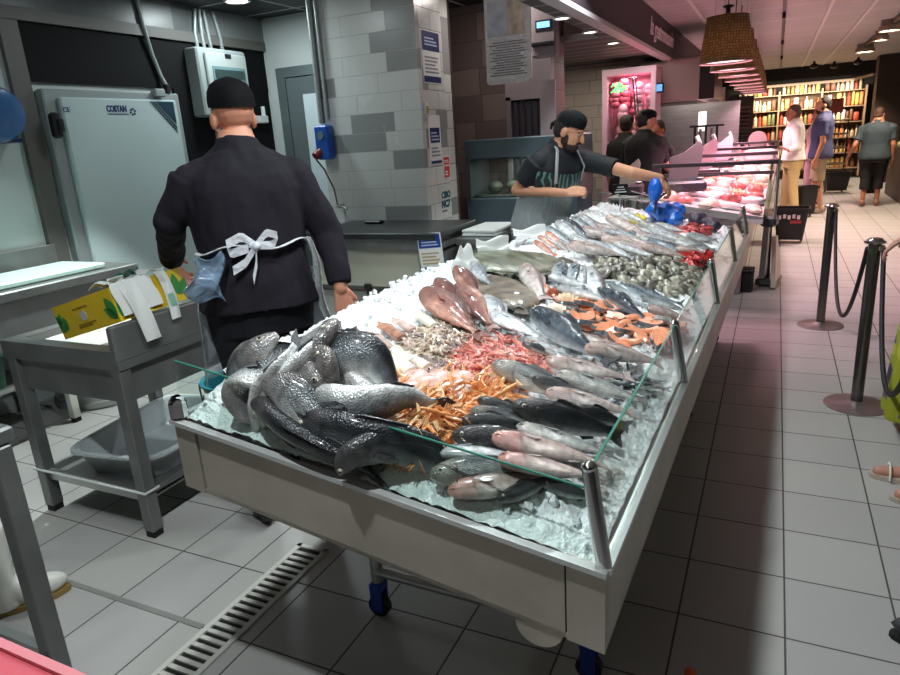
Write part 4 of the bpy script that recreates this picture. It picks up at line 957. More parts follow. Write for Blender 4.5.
lay('mullet', 2, (555, 375), (648, 403), 'silver-white mullet with pale pink head in front of the anchovies', (.05, .04), R(0))
lay('dark_mullet', 0, (532, 378), (590, 398), 'dark speckled mullet right of the pink shrimps', (.04, .03), R(60))
lay('mullet', 0, (524, 376), (556, 388), 'small dark fish head at the right edge of the pink shrimps', (.03, .02), R(40), size=.7)
lay('pale_fish', 1, (546, 359), (632, 377), 'long pale pinkish fish behind the anchovies', (.04, .03), R(10))
lay('dark_mullet', 2, (522, 343), (556, 358), 'dark fish head between the shrimps and the large icy fish', (.03, .02), R(40))
lay('silver_fish', 1, (545, 350), (580, 362), 'small silver fish head beside the large icy fish', (.04, .02), R(0))
lay('dark_mackerel', 0, (530, 308), (612, 366), 'large dark fish dusted with ice left of the salmon', (.03, .03), R(50))
lay('pale_fish', 2, (585, 348), (662, 364), 'grey fish whose tail bends up below the salmon', (.04, .03), R(20))
lay('pale_fish', 1, (570, 335), (640, 355), 'silver fish lying along the near edge of the salmon steaks', (.03, .02), R(-10))
# --- red snappers, turbots, breams
lay('red_snapper', 0, (424, 288), (484, 338), 'reddish-brown snapper nearest the camera, its tail at the pink shrimps', (.05, .02), R(10))
lay('red_snapper', 1, (436, 278), (470, 312), 'reddish snapper with back to the ice, left behind the nearest one', (.09, .03), R(40))
lay('red_snapper', 2, (455, 266), (480, 306), 'reddish snapper highest on the ice heap', (.13, .05), R(15))
lay('red_snapper', 0, (456, 284), (494, 330), 'snapper with slit pink belly right of the nearest one', (.08, .02), R(-160))
lay('sea_bream', 0, (488, 312), (546, 340), 'silver sea bream right of the slit snapper', (.02, .02), R(0))
lay('sea_bream', 1, (480, 296), (510, 332), 'silver sea bream half under the slit snapper', (.02, .01), R(20))
lay('sea_bream', 0, (470, 262), (492, 286), 'yellow-backed bream beside the standing sheet of white paper', (.06, .02), R(60))
def turbot(px, py, r, rz, label, cols):
    c = at(px, py, .02)
    root = thing('turbot', label, 'fish')
    mb = MB(); secs = []; cs = []
    n = 30; W = []
    for i in range(n+1):
        t = i/n; x = (t-.5)*2; hw = sqrt(max(0, 1-x*x))**.8*.74*(1-.25*max(0, x)); W.append((x, hw))
    for k, (x, hw) in enumerate(W):
        hw = max(hw, .02); ring = []
        for j in range(20):
            a = 2*pi*j/20; zz = .10*sin(a)*min(1, hw*2.2)*(1 if sin(a) > 0 else .3); ring.append(Vector((x*r, hw*cos(a)*r, zz*r*1.1)))
            v = noise.noise(Vector((x*5, hw*cos(a)*5, 0)))+.5*noise.noise(Vector((x*14, hw*cos(a)*14, 3)))
            cs.append(mixc(cols[0], cols[1], max(0, min(1, .5+v*1.6))))
        secs.append(ring)
    mb.loft(secs); mb.c = cs; mb.build('body', fish_mat('turbot_skin', rough=.3, metal=.0, scale=120), root, True, 0)
    f = MB(); f.prism([(.9*r, .08*r, 0), (1.2*r, .22*r, 0), (1.27*r, 0, 0), (1.2*r, -.22*r, 0), (.9*r, -.08*r, 0)], (0, 0, .02*r)); f.c = [cols[0]]*len(f.v); f.build('tail_fin', fin_m, root, False)
    for sg in (1, -1):
        out = [(x*r, sg*hw*r*.97, .0) for x, hw in W[4:-3]] + [(x*r, sg*(hw+.10)*r, -.005) for x, hw in reversed(W[4:-3])]
        f = MB(); f.sheet(lambda u, v, sg=sg: (lambda q: (q[0]*r, sg*(q[1]*.96+.12*v)*r, .01*sin(u*70)*v*r*3))(W[4+int(u*(n-7))]), 24, 2, .004); f.c = [cols[0]]*len(f.v); f.build('side_fin', fin_m, root)
    e = MB()
    for yy in (.1, -.08): e.ell((-.8*r, yy*r, .075*r), (.04*r, .04*r, .035*r), nu=10, nv=6)
    e.build('eye', eye_b, root)
    z = BEDN; x = Vector((cos(rz), sin(rz), 0)); x = (x-z*x.dot(z)).normalized(); y = z.cross(x)
    root.matrix_basis = Matrix.Translation(c) @ Matrix((x, y, z)).transposed().to_4x4()
turbot(514, 262, .27, .9, 'large speckled green-brown turbot at the left edge behind the snappers', (C8(58, 62, 46), C8(120, 122, 96)))
turbot(506, 293, .20, -.9, 'brown flatfish on the ice right of the red snappers', (C8(70, 60, 46), C8(132, 116, 94)))
# --- middle band: long silver and striped fish
for k, (h, t, nm, i, lab, rl) in enumerate((
    ((588, 270), (603, 302), 'silver_fish', 0, 'silver-white fish standing out at the head of the striped mackerels', 10),
    ((598, 288), (652, 322), 'dark_mackerel', 0, 'long black-backed fish just behind the salmon steaks', 60),
    ((606, 282), (668, 306), 'mackerel', 0, 'striped mackerel behind the long black-backed fish', 40),
    ((622, 284), (684, 304), 'mackerel', 1, 'striped mackerel nearest the grey clams', 45),
    ((640, 296), (690, 312), 'mackerel', 0, 'striped mackerel beside the right glass, farther one', 20),
    ((648, 308), (694, 322), 'pale_fish', 0, 'long pale silver fish beside the right glass', 0),
    ((655, 318), (688, 328), 'silver_fish', 0, 'silver fish at the right glass above the salmon', 0),
    ((562, 262), (556, 290), 'mackerel', 0, 'bright striped fish left of the silver-white one, nearer the edge', 10),
    ((574, 264), (566, 292), 'mackerel', 2, 'bright striped fish left of the silver-white one, nearer the middle', 10),
    ((582, 268), (580, 294), 'silver_fish', 0, 'short silver fish beside the silver-white one', 0),
    ((548, 276), (600, 290), 'silver_fish', 1, 'long silver fish lying crosswise behind the scallops', 0),
    ((556, 288), (612, 302), 'silver_fish', 0, 'silver fish lying crosswise nearest the scallop shells', 5),
    ((524, 266), (544, 300), 'pale_fish', 0, 'brown-pink fish standing upright beside the flatfish', 15),
    ((538, 282), (560, 302), 'red_gurnard', 0, 'small red-eyed gurnard beside the brown-pink fish', 0))):
    lay(nm, i, h, t, lab, (.04, .02), R(rl))
# --- far rows
for k, (h, t, nm) in enumerate((((538, 236), (560, 250), 'red_gurnard'), ((546, 232), (566, 246), 'red_gurnard'), ((534, 241), (556, 256), 'red_gurnard'), ((556, 240), (570, 252), 'pale_fish'))):
    lay(nm, k % 2 if nm == 'red_gurnard' else 0, h, t, 'red gurnard in the small orange cluster behind the turbot' if k < 3 else 'yellow-pink fish beside the orange gurnards', (.05, .02), R(10*k), group='orange gurnards behind the turbot' if k < 3 else None)
for k, (h, t) in enumerate((((546, 226), (574, 246)), ((556, 222), (584, 243)), ((564, 219), (592, 242)), ((572, 217), (598, 238)), ((580, 216), (602, 236)))):
    lay(('mackerel', 'silver_fish', 'dark_mackerel')[k % 3], 0, h, t, 'slim silver fish in the slanting row before the fishmonger\'s apron', (.06, .02), R(15), group='slanting row of silver fish before the fishmonger')
lay('pale_fish', 0, (606, 217), (650, 236), 'big spotted tan fish at the back left of the counter', (.06, .03), R(15))
lay('silver_fish', 0, (622, 212), (652, 226), 'white fish lying behind the big spotted tan fish', (.08, .04), R(0))
random.seed(11)
for k in range(34):
    px, py = U(575, 690), U(222, 254)
    if px > 660 and py < 232: continue
    nm = random.choice(('silver_fish', 'pale_fish', 'mackerel', 'silver_fish', 'pale_fish', 'mullet'))
    dx, dy = U(22, 34), U(4, 12)
    lay(nm, 0, (px, py), (px+dx, py+dy), {'silver_fish': 'silver fish scattered among the far rows of the counter', 'pale_fish': 'tan fish scattered among the far rows of the counter', 'mackerel': 'striped mackerel scattered among the far rows of the counter', 'mullet': 'grey mullet scattered among the far rows of the counter'}[nm], (.03, .02), R(U(-20, 50)), group={'silver_fish': 'far silver fish', 'pale_fish': 'far tan fish', 'mackerel': 'far mackerels', 'mullet': 'far grey mullets'}[nm], size=U(.55, .8))
# unused shapes are dropped
for k, o in list(PROTO.items()):
    if k not in USED:
        for ch in list(o.children): bpy.data.objects.remove(ch)
        bpy.data.objects.remove(o)
# ------------------------------------------------------------------ small seafood
def inpoly(x, y, P_):
    c = False; j = len(P_)-1
    for i in range(len(P_)):
        if (P_[i][1] > y) != (P_[j][1] > y) and x < (P_[j][0]-P_[i][0])*(y-P_[i][1])/(P_[j][1]-P_[i][1])+P_[i][0]: c = not c
        j = i
    return c
def sample(P_):
    xs = [p[0] for p in P_]; ys = [p[1] for p in P_]
    while True:
        x, y = U(min(xs), max(xs)), U(min(ys), max(ys))
        if inpoly(x, y, P_): return x, y
def place(o, p, rz, tilt=(0, 0), s=1.):
    z = BEDN; o.matrix_basis = Matrix.Translation(p) @ z.to_track_quat('Z', 'Y').to_matrix().to_4x4() @ Matrix.Rotation(rz, 4, 'Z') @ Matrix.Rotation(tilt[0], 4, 'X') @ Matrix.Rotation(tilt[1], 4, 'Y') @ Matrix.Scale(s, 4)
def heap(px, py, P_):
    """0 at the rim of a heap, 1 inside"""
    cx = sum(p[0] for p in P_)/len(P_); cy = sum(p[1] for p in P_)/len(P_)
    for k in range(1, 11):
        f = 1+k*.18
        if not inpoly(cx+(px-cx)*f, cy+(py-cy)*f, P_): return (k-1)/10
    return 1
def simple_obj(mb, name, mat, label, cat, group):
    o = mb.build(name, mat, None, True, 50); return tag(o, label, cat, group)
def shrimp_mb(L, curl, feel=True):
    mb = MB(); pts = []; rs = []
    n = 18
    for i in range(n+1):
        t = i/n; a = curl*t; r = L/curl
        pts.append(Vector((r*sin(a), r*(1-cos(a)), 0))); seg = 1+.10*math.copysign(1, sin(t*30)) if .35 < t < .9 else 1
        rs.append(L*(.012+.072*sin(pi*min(1, (t+.06)*.95))**.7*(1-.55*max(0, t-.4)/.6))*seg)
    mb.tube(pts, rs, 9)
    e = pts[-1]; d = (pts[-1]-pts[-2]).normalized(); nn = Vector((-d.y, d.x, 0))
    for k in (-1, 0, 1): mb.prism([e, e+d*L*.10+nn*L*.05*(k-.4), e+d*L*.12+nn*L*.05*(k+.4)], (0, 0, L*.012))
    for k in range(5):
        q = pts[5+2*k]; mb.tube([q, q+Vector((.01*L, L*.16, (-1)**k*L*.05))], [L*.012, L*.004], 4)
    if feel:
        for k in (-1, 1): mb.tube([pts[0], pts[0]+Vector((-L*.25, k*L*.08, L*.06)), pts[0]+Vector((-L*.5, k*L*.3, L*.03))], L*.006, 4)
    mb.xform(Matrix.Translation((-L*.45, -L*.15, 0))); return mb
pinkm = S('shrimp_pink', 230, 146, 132, rough=.28, noise_scale=60, noise_amt=.3, coat=.4, sss=.1); pinkm2 = S('shrimp_pale', 238, 178, 162, rough=.28, noise_scale=60, noise_amt=.25, coat=.4, sss=.1); pinkm3 = S('shrimp_red', 216, 118, 106, rough=.28, noise_scale=60, noise_amt=.3, coat=.4)
SHR = [(447, 350), (462, 338), (490, 333), (520, 338), (545, 350), (546, 370), (522, 384), (485, 386), (458, 380), (445, 365)]
random.seed(3)
protos = [simple_obj(shrimp_mb(.075, c), 'shrimp', mm, 'small pink shrimp in the round heap at the middle of the counter', 'shrimp', 'pink shrimps in the round heap') for c, mm in ((2.2, pinkm), (2.8, pinkm2), (1.6, pinkm3), (2.4, pinkm))]
for k in range(300):
    o = protos[k] if k < 4 else protos[k % 4].copy()
    if k >= 4: COL.objects.link(o)
    x, y = sample(SHR); hp = heap(x, y, SHR); p = at(x, y, .008+.03*hp*RND())
    place(o, p, U(0, 6.3), (U(-.5, .5), U(-.4, .4)), U(.8, 1.15))
base = [at(x, y, 0) for x, y in SHR]
# langoustines
orm = S('langoustine_orange', 230, 158, 98, rough=.3, noise_scale=40, noise_amt=.25, coat=.4, sss=.1); orm2 = S('langoustine_pale', 238, 200, 154, rough=.3, noise_scale=40, noise_amt=.25, coat=.4); orm3 = S('langoustine_deep', 216, 130, 72, rough=.3, noise_scale=40, noise_amt=.25, coat=.4)
def langoustine(mm, mm2, label, group):
    root = thing('langoustine', label, 'langoustine', group=group)
    mb = MB(); L = .13
    pts = [(-.5*L, 0, 0), (-.42*L, 0, .004), (-.25*L, 0, .008), (-.08*L, 0, .008), (.0, 0, .005), (.12*L, 0, .006), (.25*L, 0, .005), (.38*L, 0, .004), (.45*L, 0, .002)]
    mb.tube(pts, [.0010, .004, .0064, .0070, .0060, .0066, .0058, .0048, .0036], 10, flat=.9)
    for k in range(8):
        sg = (-1)**k; x = -.2*L+.045*L*(k//2); mb.tube([(x, sg*.008, 0), (x-.01, sg*.035, .012), (x-.02, sg*.05, -.008)], [.0018, .0016, .0008], 5)
    mb.build('body', mm, root)
    for sg in (-1, 1):
        c = MB(); c.tube([(-.3*L, sg*.010, 0), (-.42*L, sg*.028, .004), (-.62*L, sg*.030, .006), (-.82*L, sg*.022, .004), (-1.0*L, sg*.018, .003)], [.002, .0028, .0046, .0042, .001], 7); c.tube([(-.78*L, sg*.018, .005), (-.97*L, sg*.010, .004)], [.003, .001], 5)
        c.build('claw', mm2, root)
        a = MB(); a.tube([(-.47*L, sg*.004, .004), (-.8*L, sg*.03, .02), (-1.05*L, sg*.06, .012)], [.001, .0008, .0005], 4); a.build('antenna', mm, root)
    t = MB()
    for k in (-2, -1, 0, 1, 2): t.prism([(.43*L, k*.0015, 0), (.52*L, k*.006-.0025, 0), (.535*L, k*.006+.0005, 0), (.52*L, k*.006+.003, 0)], (0, 0, .0015))
    t.build('tail_fan', mm2, root, False)
    return root
LAN = [(392, 392), (420, 384), (452, 382), (472, 392), (470, 412), (455, 428), (430, 440), (408, 436), (392, 420)]
LAN2 = [(470, 388), (490, 384), (516, 392), (510, 402), (480, 402)]
lp = [langoustine(a, b, 'orange langoustine in the heap between the sea bass and the mullets', 'orange langoustines in the heap') for a, b in ((orm, orm2), (orm2, orm), (orm3, orm))]
random.seed(5)
for k in range(140):
    o = lp[k] if k < 3 else dup(lp[k % 3])
    P_ = LAN if k < 118 else LAN2
    x, y = sample(P_); hp = heap(x, y, P_); p = at(x, y, .012+.055*hp*RND())
    place(o, p, random.choice((U(2.3, 3.6), U(-.9, .5), U(0, 6.3))), (U(-.4, .4), U(-.5, .35)), U(.8, 1.1))
# pale pink fillets behind the langoustines
flm = S('fillet_pink', 240, 196, 186, rough=.25, noise_scale=14, noise_amt=.16, coat=.6, sss=.2)
for k, (x, y, rz, lab) in enumerate(((405, 384, .3, 'pale pink fish fillet nearest the arched sea bass'), (425, 383, .1, 'pale pink fish fillet in the middle behind the langoustines'), (443, 380, -.2, 'pale pink fish fillet nearest the pink shrimps'))):
    mb = MB(); mb.sheet(lambda u, v: ((u-.5)*.17, (v-.5)*.085*(1-.5*abs(u-.5)), .014*sin(pi*v)+.006*sin(u*9)), 14, 8, .012)
    o = simple_obj(mb, 'fish_fillet', flm, lab, 'fillet', None); place(o, at(x, y, .03), rz-.4)
mb = MB(); mb.ell((0, 0, 0), (.055, .028, .012)); mb.ell((.0, 0, .006), (.035, .014, .009), mi=1)
o = mb.build('fish_steak', [S('steak_white', 232, 222, 220, rough=.3, coat=.4), S('steak_rose', 210, 160, 168, rough=.3, coat=.4)]); tag(o, 'white oval fish slice with rosy centre between langoustines and shrimps', 'fish slice'); place(o, at(461, 388, .035), .2)
# squid
sqm = S('squid_white', 236, 230, 214, rough=.22, noise_scale=10, noise_amt=.10, coat=.7, sss=.25); sqm2 = S('squid_brown', 188, 138, 116, rough=.25, noise_scale=60, noise_amt=.4, coat=.6); sqm3 = S('squid_tent', 214, 186, 176, rough=.25, noise_scale=40, noise_amt=.3, coat=.6)
def squid(mm, label, h, t, group=None):
    a, b = at(*h, .025), at(*t, .025); L = (b-a).length
    root = thing('squid', label, 'squid')
    mb = MB(); mb.tube([(0, 0, 0), (.08*L, 0, 0), (.25*L, 0, 0), (.5*L, 0, 0), (.64*L, 0, 0), (.66*L, 0, 0)], [.004, .35*.09*L, .8*.1*L, .105*L, .095*L, .05*L], 14, flat=.7); mb.build('mantle', mm, root)
    f = MB()
    for sg in (-1, 1): f.prism([(.03*L, sg*.01*L, 0), (.16*L, sg*.15*L, 0), (.30*L, sg*.13*L, 0), (.38*L, sg*.06*L, 0)], (0, 0, .012*L))
    f.build('fin', mm, root, False)
    t_ = MB(); t_.ell((.70*L, 0, 0), (.055*L, .05*L, .04*L))
    for k in range(8):
        y = (k-3.5)*.013*L; t_.tube([(.73*L, y, 0), (.85*L, y*1.8+.01*L*sin(k*2), .01*L), (.98*L, y*2.2+.03*L*sin(k*3), -.01*L)], [.014*L, .010*L, .003*L], 5)
    t_.build('tentacles', sqm3, root); e = MB()
    for sg in (-1, 1): e.ell((.70*L, sg*.045*L, .012*L), (.018*L, .012*L, .018*L), nu=8, nv=6)
    e.build('eye', eye_b, root)
    x = (b-a).normalized(); z = (BEDN-x*BEDN.dot(x)).normalized(); root.matrix_basis = Matrix.Translation(a) @ Matrix((x, z.cross(x), z)).transposed().to_4x4()
for h, t, mm, lab in (((372, 348), (436, 388), sqm, 'large white squid nearest the arched sea bass'), ((382, 343), (430, 374), sqm, 'white squid behind the largest one'), ((366, 331), (404, 362), sqm3, 'mottled squid at the left edge of the squids'),
                      ((378, 322), (416, 348), sqm2, 'reddish-brown squid on the bare ice'), ((412, 310), (448, 336), sqm, 'slim white squid below the nearest snapper'), ((392, 318), (424, 338), sqm3, 'small pinkish squid beside the reddish-brown one'), ((394, 350), (448, 378), sqm, 'white squid touching the baby octopus')):
    squid(mm, lab, h, t)
# baby octopus / cuttlefish
octm = S('octopus_beige', 206, 190, 170, rough=.22, noise_scale=55, noise_amt=.35, coat=.7); octm2 = S('octopus_grey', 150, 134, 134, rough=.22, noise_scale=55, noise_amt=.4, coat=.7)
def octo_mb():
    mb = MB(); mb.ell((0, 0, .010), (.015, .011, .008), nu=10, nv=7)
    for k in range(8):
        a = k*pi/4+.2; c_, s_ = cos(a), sin(a); mb.tube([(c_*.008, s_*.008, .006), (c_*.026, s_*.026, .012), (c_*.036-s_*.008, s_*.036+c_*.008, .004), (c_*.030-s_*.018, s_*.030+c_*.018, .006)], [.0055, .0045, .003, .0012], 6)
    return mb
OCT = [(404, 340), (425, 328), (450, 325), (468, 336), (452, 350), (446, 372), (430, 378), (410, 360)]
op = [simple_obj(octo_mb(), 'baby_octopus', mm, 'small beige baby octopus in the pile between squids and shrimps' if i == 0 else 'small greyish baby octopus in the pile between squids and shrimps', 'octopus', 'beige baby octopuses' if i == 0 else 'greyish baby octopuses') for i, mm in enumerate((octm, octm2))]
random.seed(9)
for k in range(110):
    o = op[k] if k < 2 else op[0 if k % 3 else 1].copy()
    if k >= 2: COL.objects.link(o)
    x, y = sample(OCT); place(o, at(x, y, .004+.022*heap(x, y, OCT)*RND()), U(0, 6.3), (U(-.5, .5), U(-.5, .5)), U(.8, 1.25))
# salmon steaks
salm = S('salmon_orange', 238, 156, 118, rough=.3, noise_scale=26, noise_amt=.22, stretch=(1, 6, 1), coat=.6, sss=.15); sals = S('salmon_skin', 120, 126, 130, rough=.2, metal=.4, noise_scale=60, noise_amt=.4, coat=.6); salw = S('salmon_fat', 246, 176, 140, rough=.3, coat=.5)
def steak():
    root = thing('salmon_steak', 'thick orange salmon steak among the heap beside the right glass', 'salmon steak', group='orange salmon steaks')
    def ring(s_, z):
        P_ = []
        for k in range(26):
            a = 2*pi*k/26; r = (.055+.012*cos(2*a))*s_; x = r*cos(a); y = r*sin(a)*.78
            if abs(a-pi) < .45: x += .035*s_*(1-abs(a-pi)/.45)
            P_.append(Vector((x, y, z)))
        return P_
    MB().loft([ring(.96, 0), ring(.985, .003), ring(.985, .021), ring(.96, .024)]).build('flesh', salm, root, True, 30)
    MB().loft([ring(1.0, .001), ring(1.03, .002), ring(1.03, .020), ring(1.0, .022), ring(.97, .021), ring(.97, .002)], closed=True, cap=False).build('skin', sals, root)
    g = MB()
    for k in range(4): g.box((.008+.011*k, 0, .0245), (.0022, .06-.01*k, .0012))
    g.box((.005, 0, .0245), (.07, .002, .0012)); g.build('fat_lines', salw, root, False); return root
def salfillet():
    root = thing('salmon_fillet', 'long orange salmon fillet piece in the heap beside the right glass', 'salmon fillet', group='orange salmon fillets')
    mb = MB(); mb.sheet(lambda u, v: ((u-.5)*.16, (v-.5)*.06*(1-.35*u), .022*sin(pi*min(1, max(0, v)))**.6+.006*sin(u*7)), 12, 8, .01); mb.build('flesh', salm, root)
    g = MB(); g.sheet(lambda u, v: ((u-.5)*.155, (v-.5)*.056*(1-.35*u), -.011+.022*sin(pi*v)**.6*.9+.006*sin(u*7)), 8, 6, .002); g.build('skin', sals, root); return root
SAL = [(566, 306), (582, 302), (605, 306), (622, 304), (634, 316), (648, 322), (672, 324), (682, 328), (676, 342), (656, 346), (640, 340), (620, 346), (600, 334), (578, 324)]
sp_ = steak(); sf_ = salfillet(); random.seed(21); SPOT = []
while len(SPOT) < 46:
    x, y = sample(SAL); dmin = 11-.004*(len(SPOT)**2 if len(SPOT) < 40 else 1600)
    if all((x-u)**2+(2*(y-v))**2 > max(3, dmin)**2 for u, v in SPOT): SPOT.append((x, y))
for k, (x, y) in enumerate(SPOT):
    o = (sp_ if k == 0 else dup(sp_)) if k % 3 != 1 else (sf_ if k == 1 else dup(sf_))
    place(o, at(x, y, .012+.02*(k/46)), U(0, 6.3), (U(-.35, .5), U(-.45, .3)), U(.68, .9) if k % 3 != 1 else U(.55, .75))
# anchovies
anm = fish_mat('anchovy_skin', rough=.3, metal=.1)
def anchovy(bend, c):
    mb = MB(); n = 12; pts = []; rs = []
    L = .12
    for i in range(n+1):
        t = i/n; pts.append(Vector(((t-.5)*L, bend*L*(t-.5)**2, 0))); rs.append(L*(.012+.06*sin(pi*(t*.85+.08))**1.1))
    mb.tube(pts, rs, 8, flat=.75); nb = len(mb.v)
    mb.prism([(.46*L, bend*L*.2, -.001), (.6*L, bend*L*.25+.012, -.001), (.56*L, bend*L*.25, -.001), (.6*L, bend*L*.25-.012, -.001)], (0, 0, .002))
    mb.c = [mixc(C8(216, 220, 222), c, sstep(-.2, .6, sin(2*pi*(i % 8)/8+.6))) if i < nb else C8(120, 126, 130) for i in range(len(mb.v))]
    return mb
ANC = [(566, 380), (585, 372), (615, 372), (652, 378), (648, 396), (628, 396), (600, 388)]
ap = [simple_obj(anchovy(b, c), 'anchovy', anm, 'tiny silver anchovy in the loose pile between the mullets and the long pale fish', 'anchovy', 'silver anchovies in the pile') for b, c in ((.4, C8(70, 84, 84)), (-.5, C8(92, 100, 80)), (.1, C8(60, 70, 78)))]
random.seed(31)
for k in range(90):
    o = ap[k] if k < 3 else ap[k % 3].copy()
    if k >= 3: COL.objects.link(o)
    x, y = sample(ANC); place(o, at(x, y, .006+.02*RND()*heap(x, y, ANC)), U(0, 6.3), (U(-.5, .5), U(-.3, .3)), U(.8, 1.1))
# clams
clm = S('clam_grey', 150, 148, 132, rough=.35, noise_scale=90, noise_amt=.5, coat=.4); clm2 = S('clam_dark', 92, 90, 80, rough=.35, noise_scale=90, noise_amt=.5, coat=.4)
def clam_mb():
    mb = MB()
    for sg in (1, -1):
        mb.sheet(lambda u, v, sg=sg: (.022*(1-(2*u-1)**2)**.5*(2*v-1)*1.0, .018*(2*u-1), sg*.010*max(0, (1-(2*u-1)**2))**.6*max(0, 1-(2*v-1)**2)**.6*(1+.06*sin(u*40))), 12, 8, .0015 if sg > 0 else -.0015)
    return mb
CLM = [(596, 262), (620, 248), (650, 246), (690, 256), (700, 262), (697, 284), (688, 296), (655, 290), (625, 280), (600, 274)]
cp_ = [simple_obj(clam_mb(), 'clam', mm, 'pale grey clam in the broad shellfish bank across the counter' if i == 0 else 'dark grey clam in the broad shellfish bank across the counter', 'clam', 'pale clams' if i == 0 else 'dark clams') for i, mm in enumerate((clm, clm2))]
random.seed(41)
for k in range(300):
    o = cp_[k] if k < 2 else cp_[k % 2].copy()
    if k >= 2: COL.objects.link(o)
    x, y = sample(CLM); place(o, at(x, y, .008+.03*RND()*heap(x, y, CLM)), U(0, 6.3), (U(-.8, .8), U(-.8, .8)), U(1.0, 1.7))
# scallops and paper
def scallop(px, py, rz, mm, label, tilt=.5):
    mb = MB(); mb.sheet(lambda u, v: ((.07*v)*sin((u-.5)*2.3)*(1+.03*cos(u*44)*v), (.07*v)*cos((u-.5)*2.3)*(1+.03*cos(u*44)*v)-.035, .016*sin(pi*min(1, v*.9))+.003*cos(u*44)*v), 44, 8, .003)
    o = simple_obj(mb, 'scallop_shell', mm, label, 'shell', None); place(o, at(px, py, .035), rz, (tilt, 0))
scallop(554, 296, -.3, S('shell_brown', 150, 74, 44, rough=.4, noise_scale=30, noise_amt=.3), 'dark brown ribbed scallop shell behind the salmon', .9)
scallop(568, 300, -.8, S('shell_beige', 216, 186, 152, rough=.4, noise_scale=30, noise_amt=.2), 'beige ribbed scallop shell right of the brown one', .5)
scallop(556, 310, -.2, S('shell_cream', 226, 210, 190, rough=.4, noise_scale=30, noise_amt=.2), 'cream scallop shell lying before the brown one', .3)
def wrap(px, py, w_, h_, rz, label, up=.0, tip=0):
    mb = MB(); mb.sheet(lambda u, v: ((u-.5)*w_*(1-.75*v if tip else 1), (v-.5)*h_*(.25 if up else 1), (up*v if up else 0)+.02*sin(u*6+v*3)*(.6 if up else 1)+.012*sin(v*9)), 12, 10, .002)
    o = simple_obj(mb, 'wrapping_paper', S('wet_paper', 236, 240, 238, rough=.5), label, 'paper', None); place(o, at(px, py, .02), rz)
wrap(529, 306, .16, .14, .4, 'white wet paper on the ice left of the scallop shells')
wrap(464, 268, .15, .12, -.6, 'white paper corner standing up behind the snappers', up=.09, tip=1)
wrap(492, 252, .22, .12, -.4, 'curled white paper sheet left of the large turbot', up=.06)
wrap(530, 238, .3, .2, -.3, 'white paper sheet at the edge behind the large turbot', up=.05)
wrap(700, 244, .34, .22, .3, 'white paper sheet before the red tuna chunks near the right glass')
# red chunks far right
redm = S('tuna_red', 176, 36, 34, rough=.28, noise_scale=30, noise_amt=.25, coat=.5); redm2 = S('squid_red', 190, 80, 78, rough=.28, noise_scale=30, noise_amt=.3, coat=.5)
random.seed(51); pr0 = None
for grp, P_, mm, lab, n in (('red tuna chunks', [(676, 254), (692, 249), (716, 254), (712, 264), (690, 264)], redm, 'deep red tuna chunk in the heap beside the right glass', 16), ('red fillets', [(672, 226), (700, 220), (716, 228), (700, 238), (678, 236)], redm2, 'dull red fish piece at the far right of the counter', 14)):
    first = None
    for k in range(n):
        if first is None:
            mb = MB().box((0, 0, 0), (.11, .06, .045), bev=.018); first = o = simple_obj(mb, 'fish_chunk', mm, lab, 'fish chunk', grp)
        else: o = first.copy(); COL.objects.link(o)
        x, y = sample(P_); place(o, at(x, y, .025+.03*RND()*heap(x, y, P_)), U(0, 6.3), (U(-.3, .3), U(-.3, .3)), U(.8, 1.2))
# blue plastic bag at the far end
mb = MB(); random.seed(61)
for k in range(14): mb.ell((U(-.2, .2), U(-.12, .12), U(.03, .12)), (U(.06, .11), U(.05, .09), U(.04, .08)))
mb = remesh(mb, .014, 3, fold=.02, fscale=14, fstretch=(1, 1, 1)); o = simple_obj(mb, 'plastic_bag', S('bag_blue', 28, 110, 214, rough=.22, coat=.6), 'bright blue plastic bag bunched at the far end of the counter', 'bag', None); place(o, at(662, 222, .0), .1, s=.85)
mb = MB()
for k in range(8): mb.ell((U(-.1, .1), U(-.06, .06), U(.02, .06)), (U(.04, .07), U(.04, .06), U(.03, .05)))
mb = remesh(mb, .012, 3, fold=.014, fscale=16, fstretch=(1, 1, 1)); o = simple_obj(mb, 'shellfish_net', S('net_purple', 62, 54, 74, rough=.4, noise_scale=60, noise_amt=.5), 'dark purple net of shellfish beside the blue bag', 'net bag', None); place(o, at(703, 227, .0), .1, s=1.1)
lm = MB().ell((0, 0, 0), (.036, .028, .028)); first = None
for k, (x, y) in enumerate(((637, 214), (642, 216), (634, 217))):
    o = first.copy() if first else None
    if o is None: first = o = simple_obj(lm, 'lemon', S('lemon_yellow', 224, 206, 60, rough=.4), 'yellow lemon at the far left of the counter, before the blue bag', 'lemon', 'lemons before the blue bag')
    else: COL.objects.link(o)
    place(o, at(x, y+3, .04), k)
# little price sign on a clip
q = at(620, 212, .0)
ps = thing('price_tag', 'small black price card on a clip at the far left of the counter', 'price tag', tuple(q))
MB().cyl(q, q+Vector((0, 0, .14)), .004).build('clip', chrome, ps); MB().box(q+Vector((0, 0, .17)), (.11, .008, .075), rz=.4).build('card', black, ps, False)
g = MB()
for k in range(3): g.box(q+Vector((.004, -.006, .15+.018*k)), (.085-.02*k, .004, .007), rz=.4)
g.build('card_print', paper, ps, False)
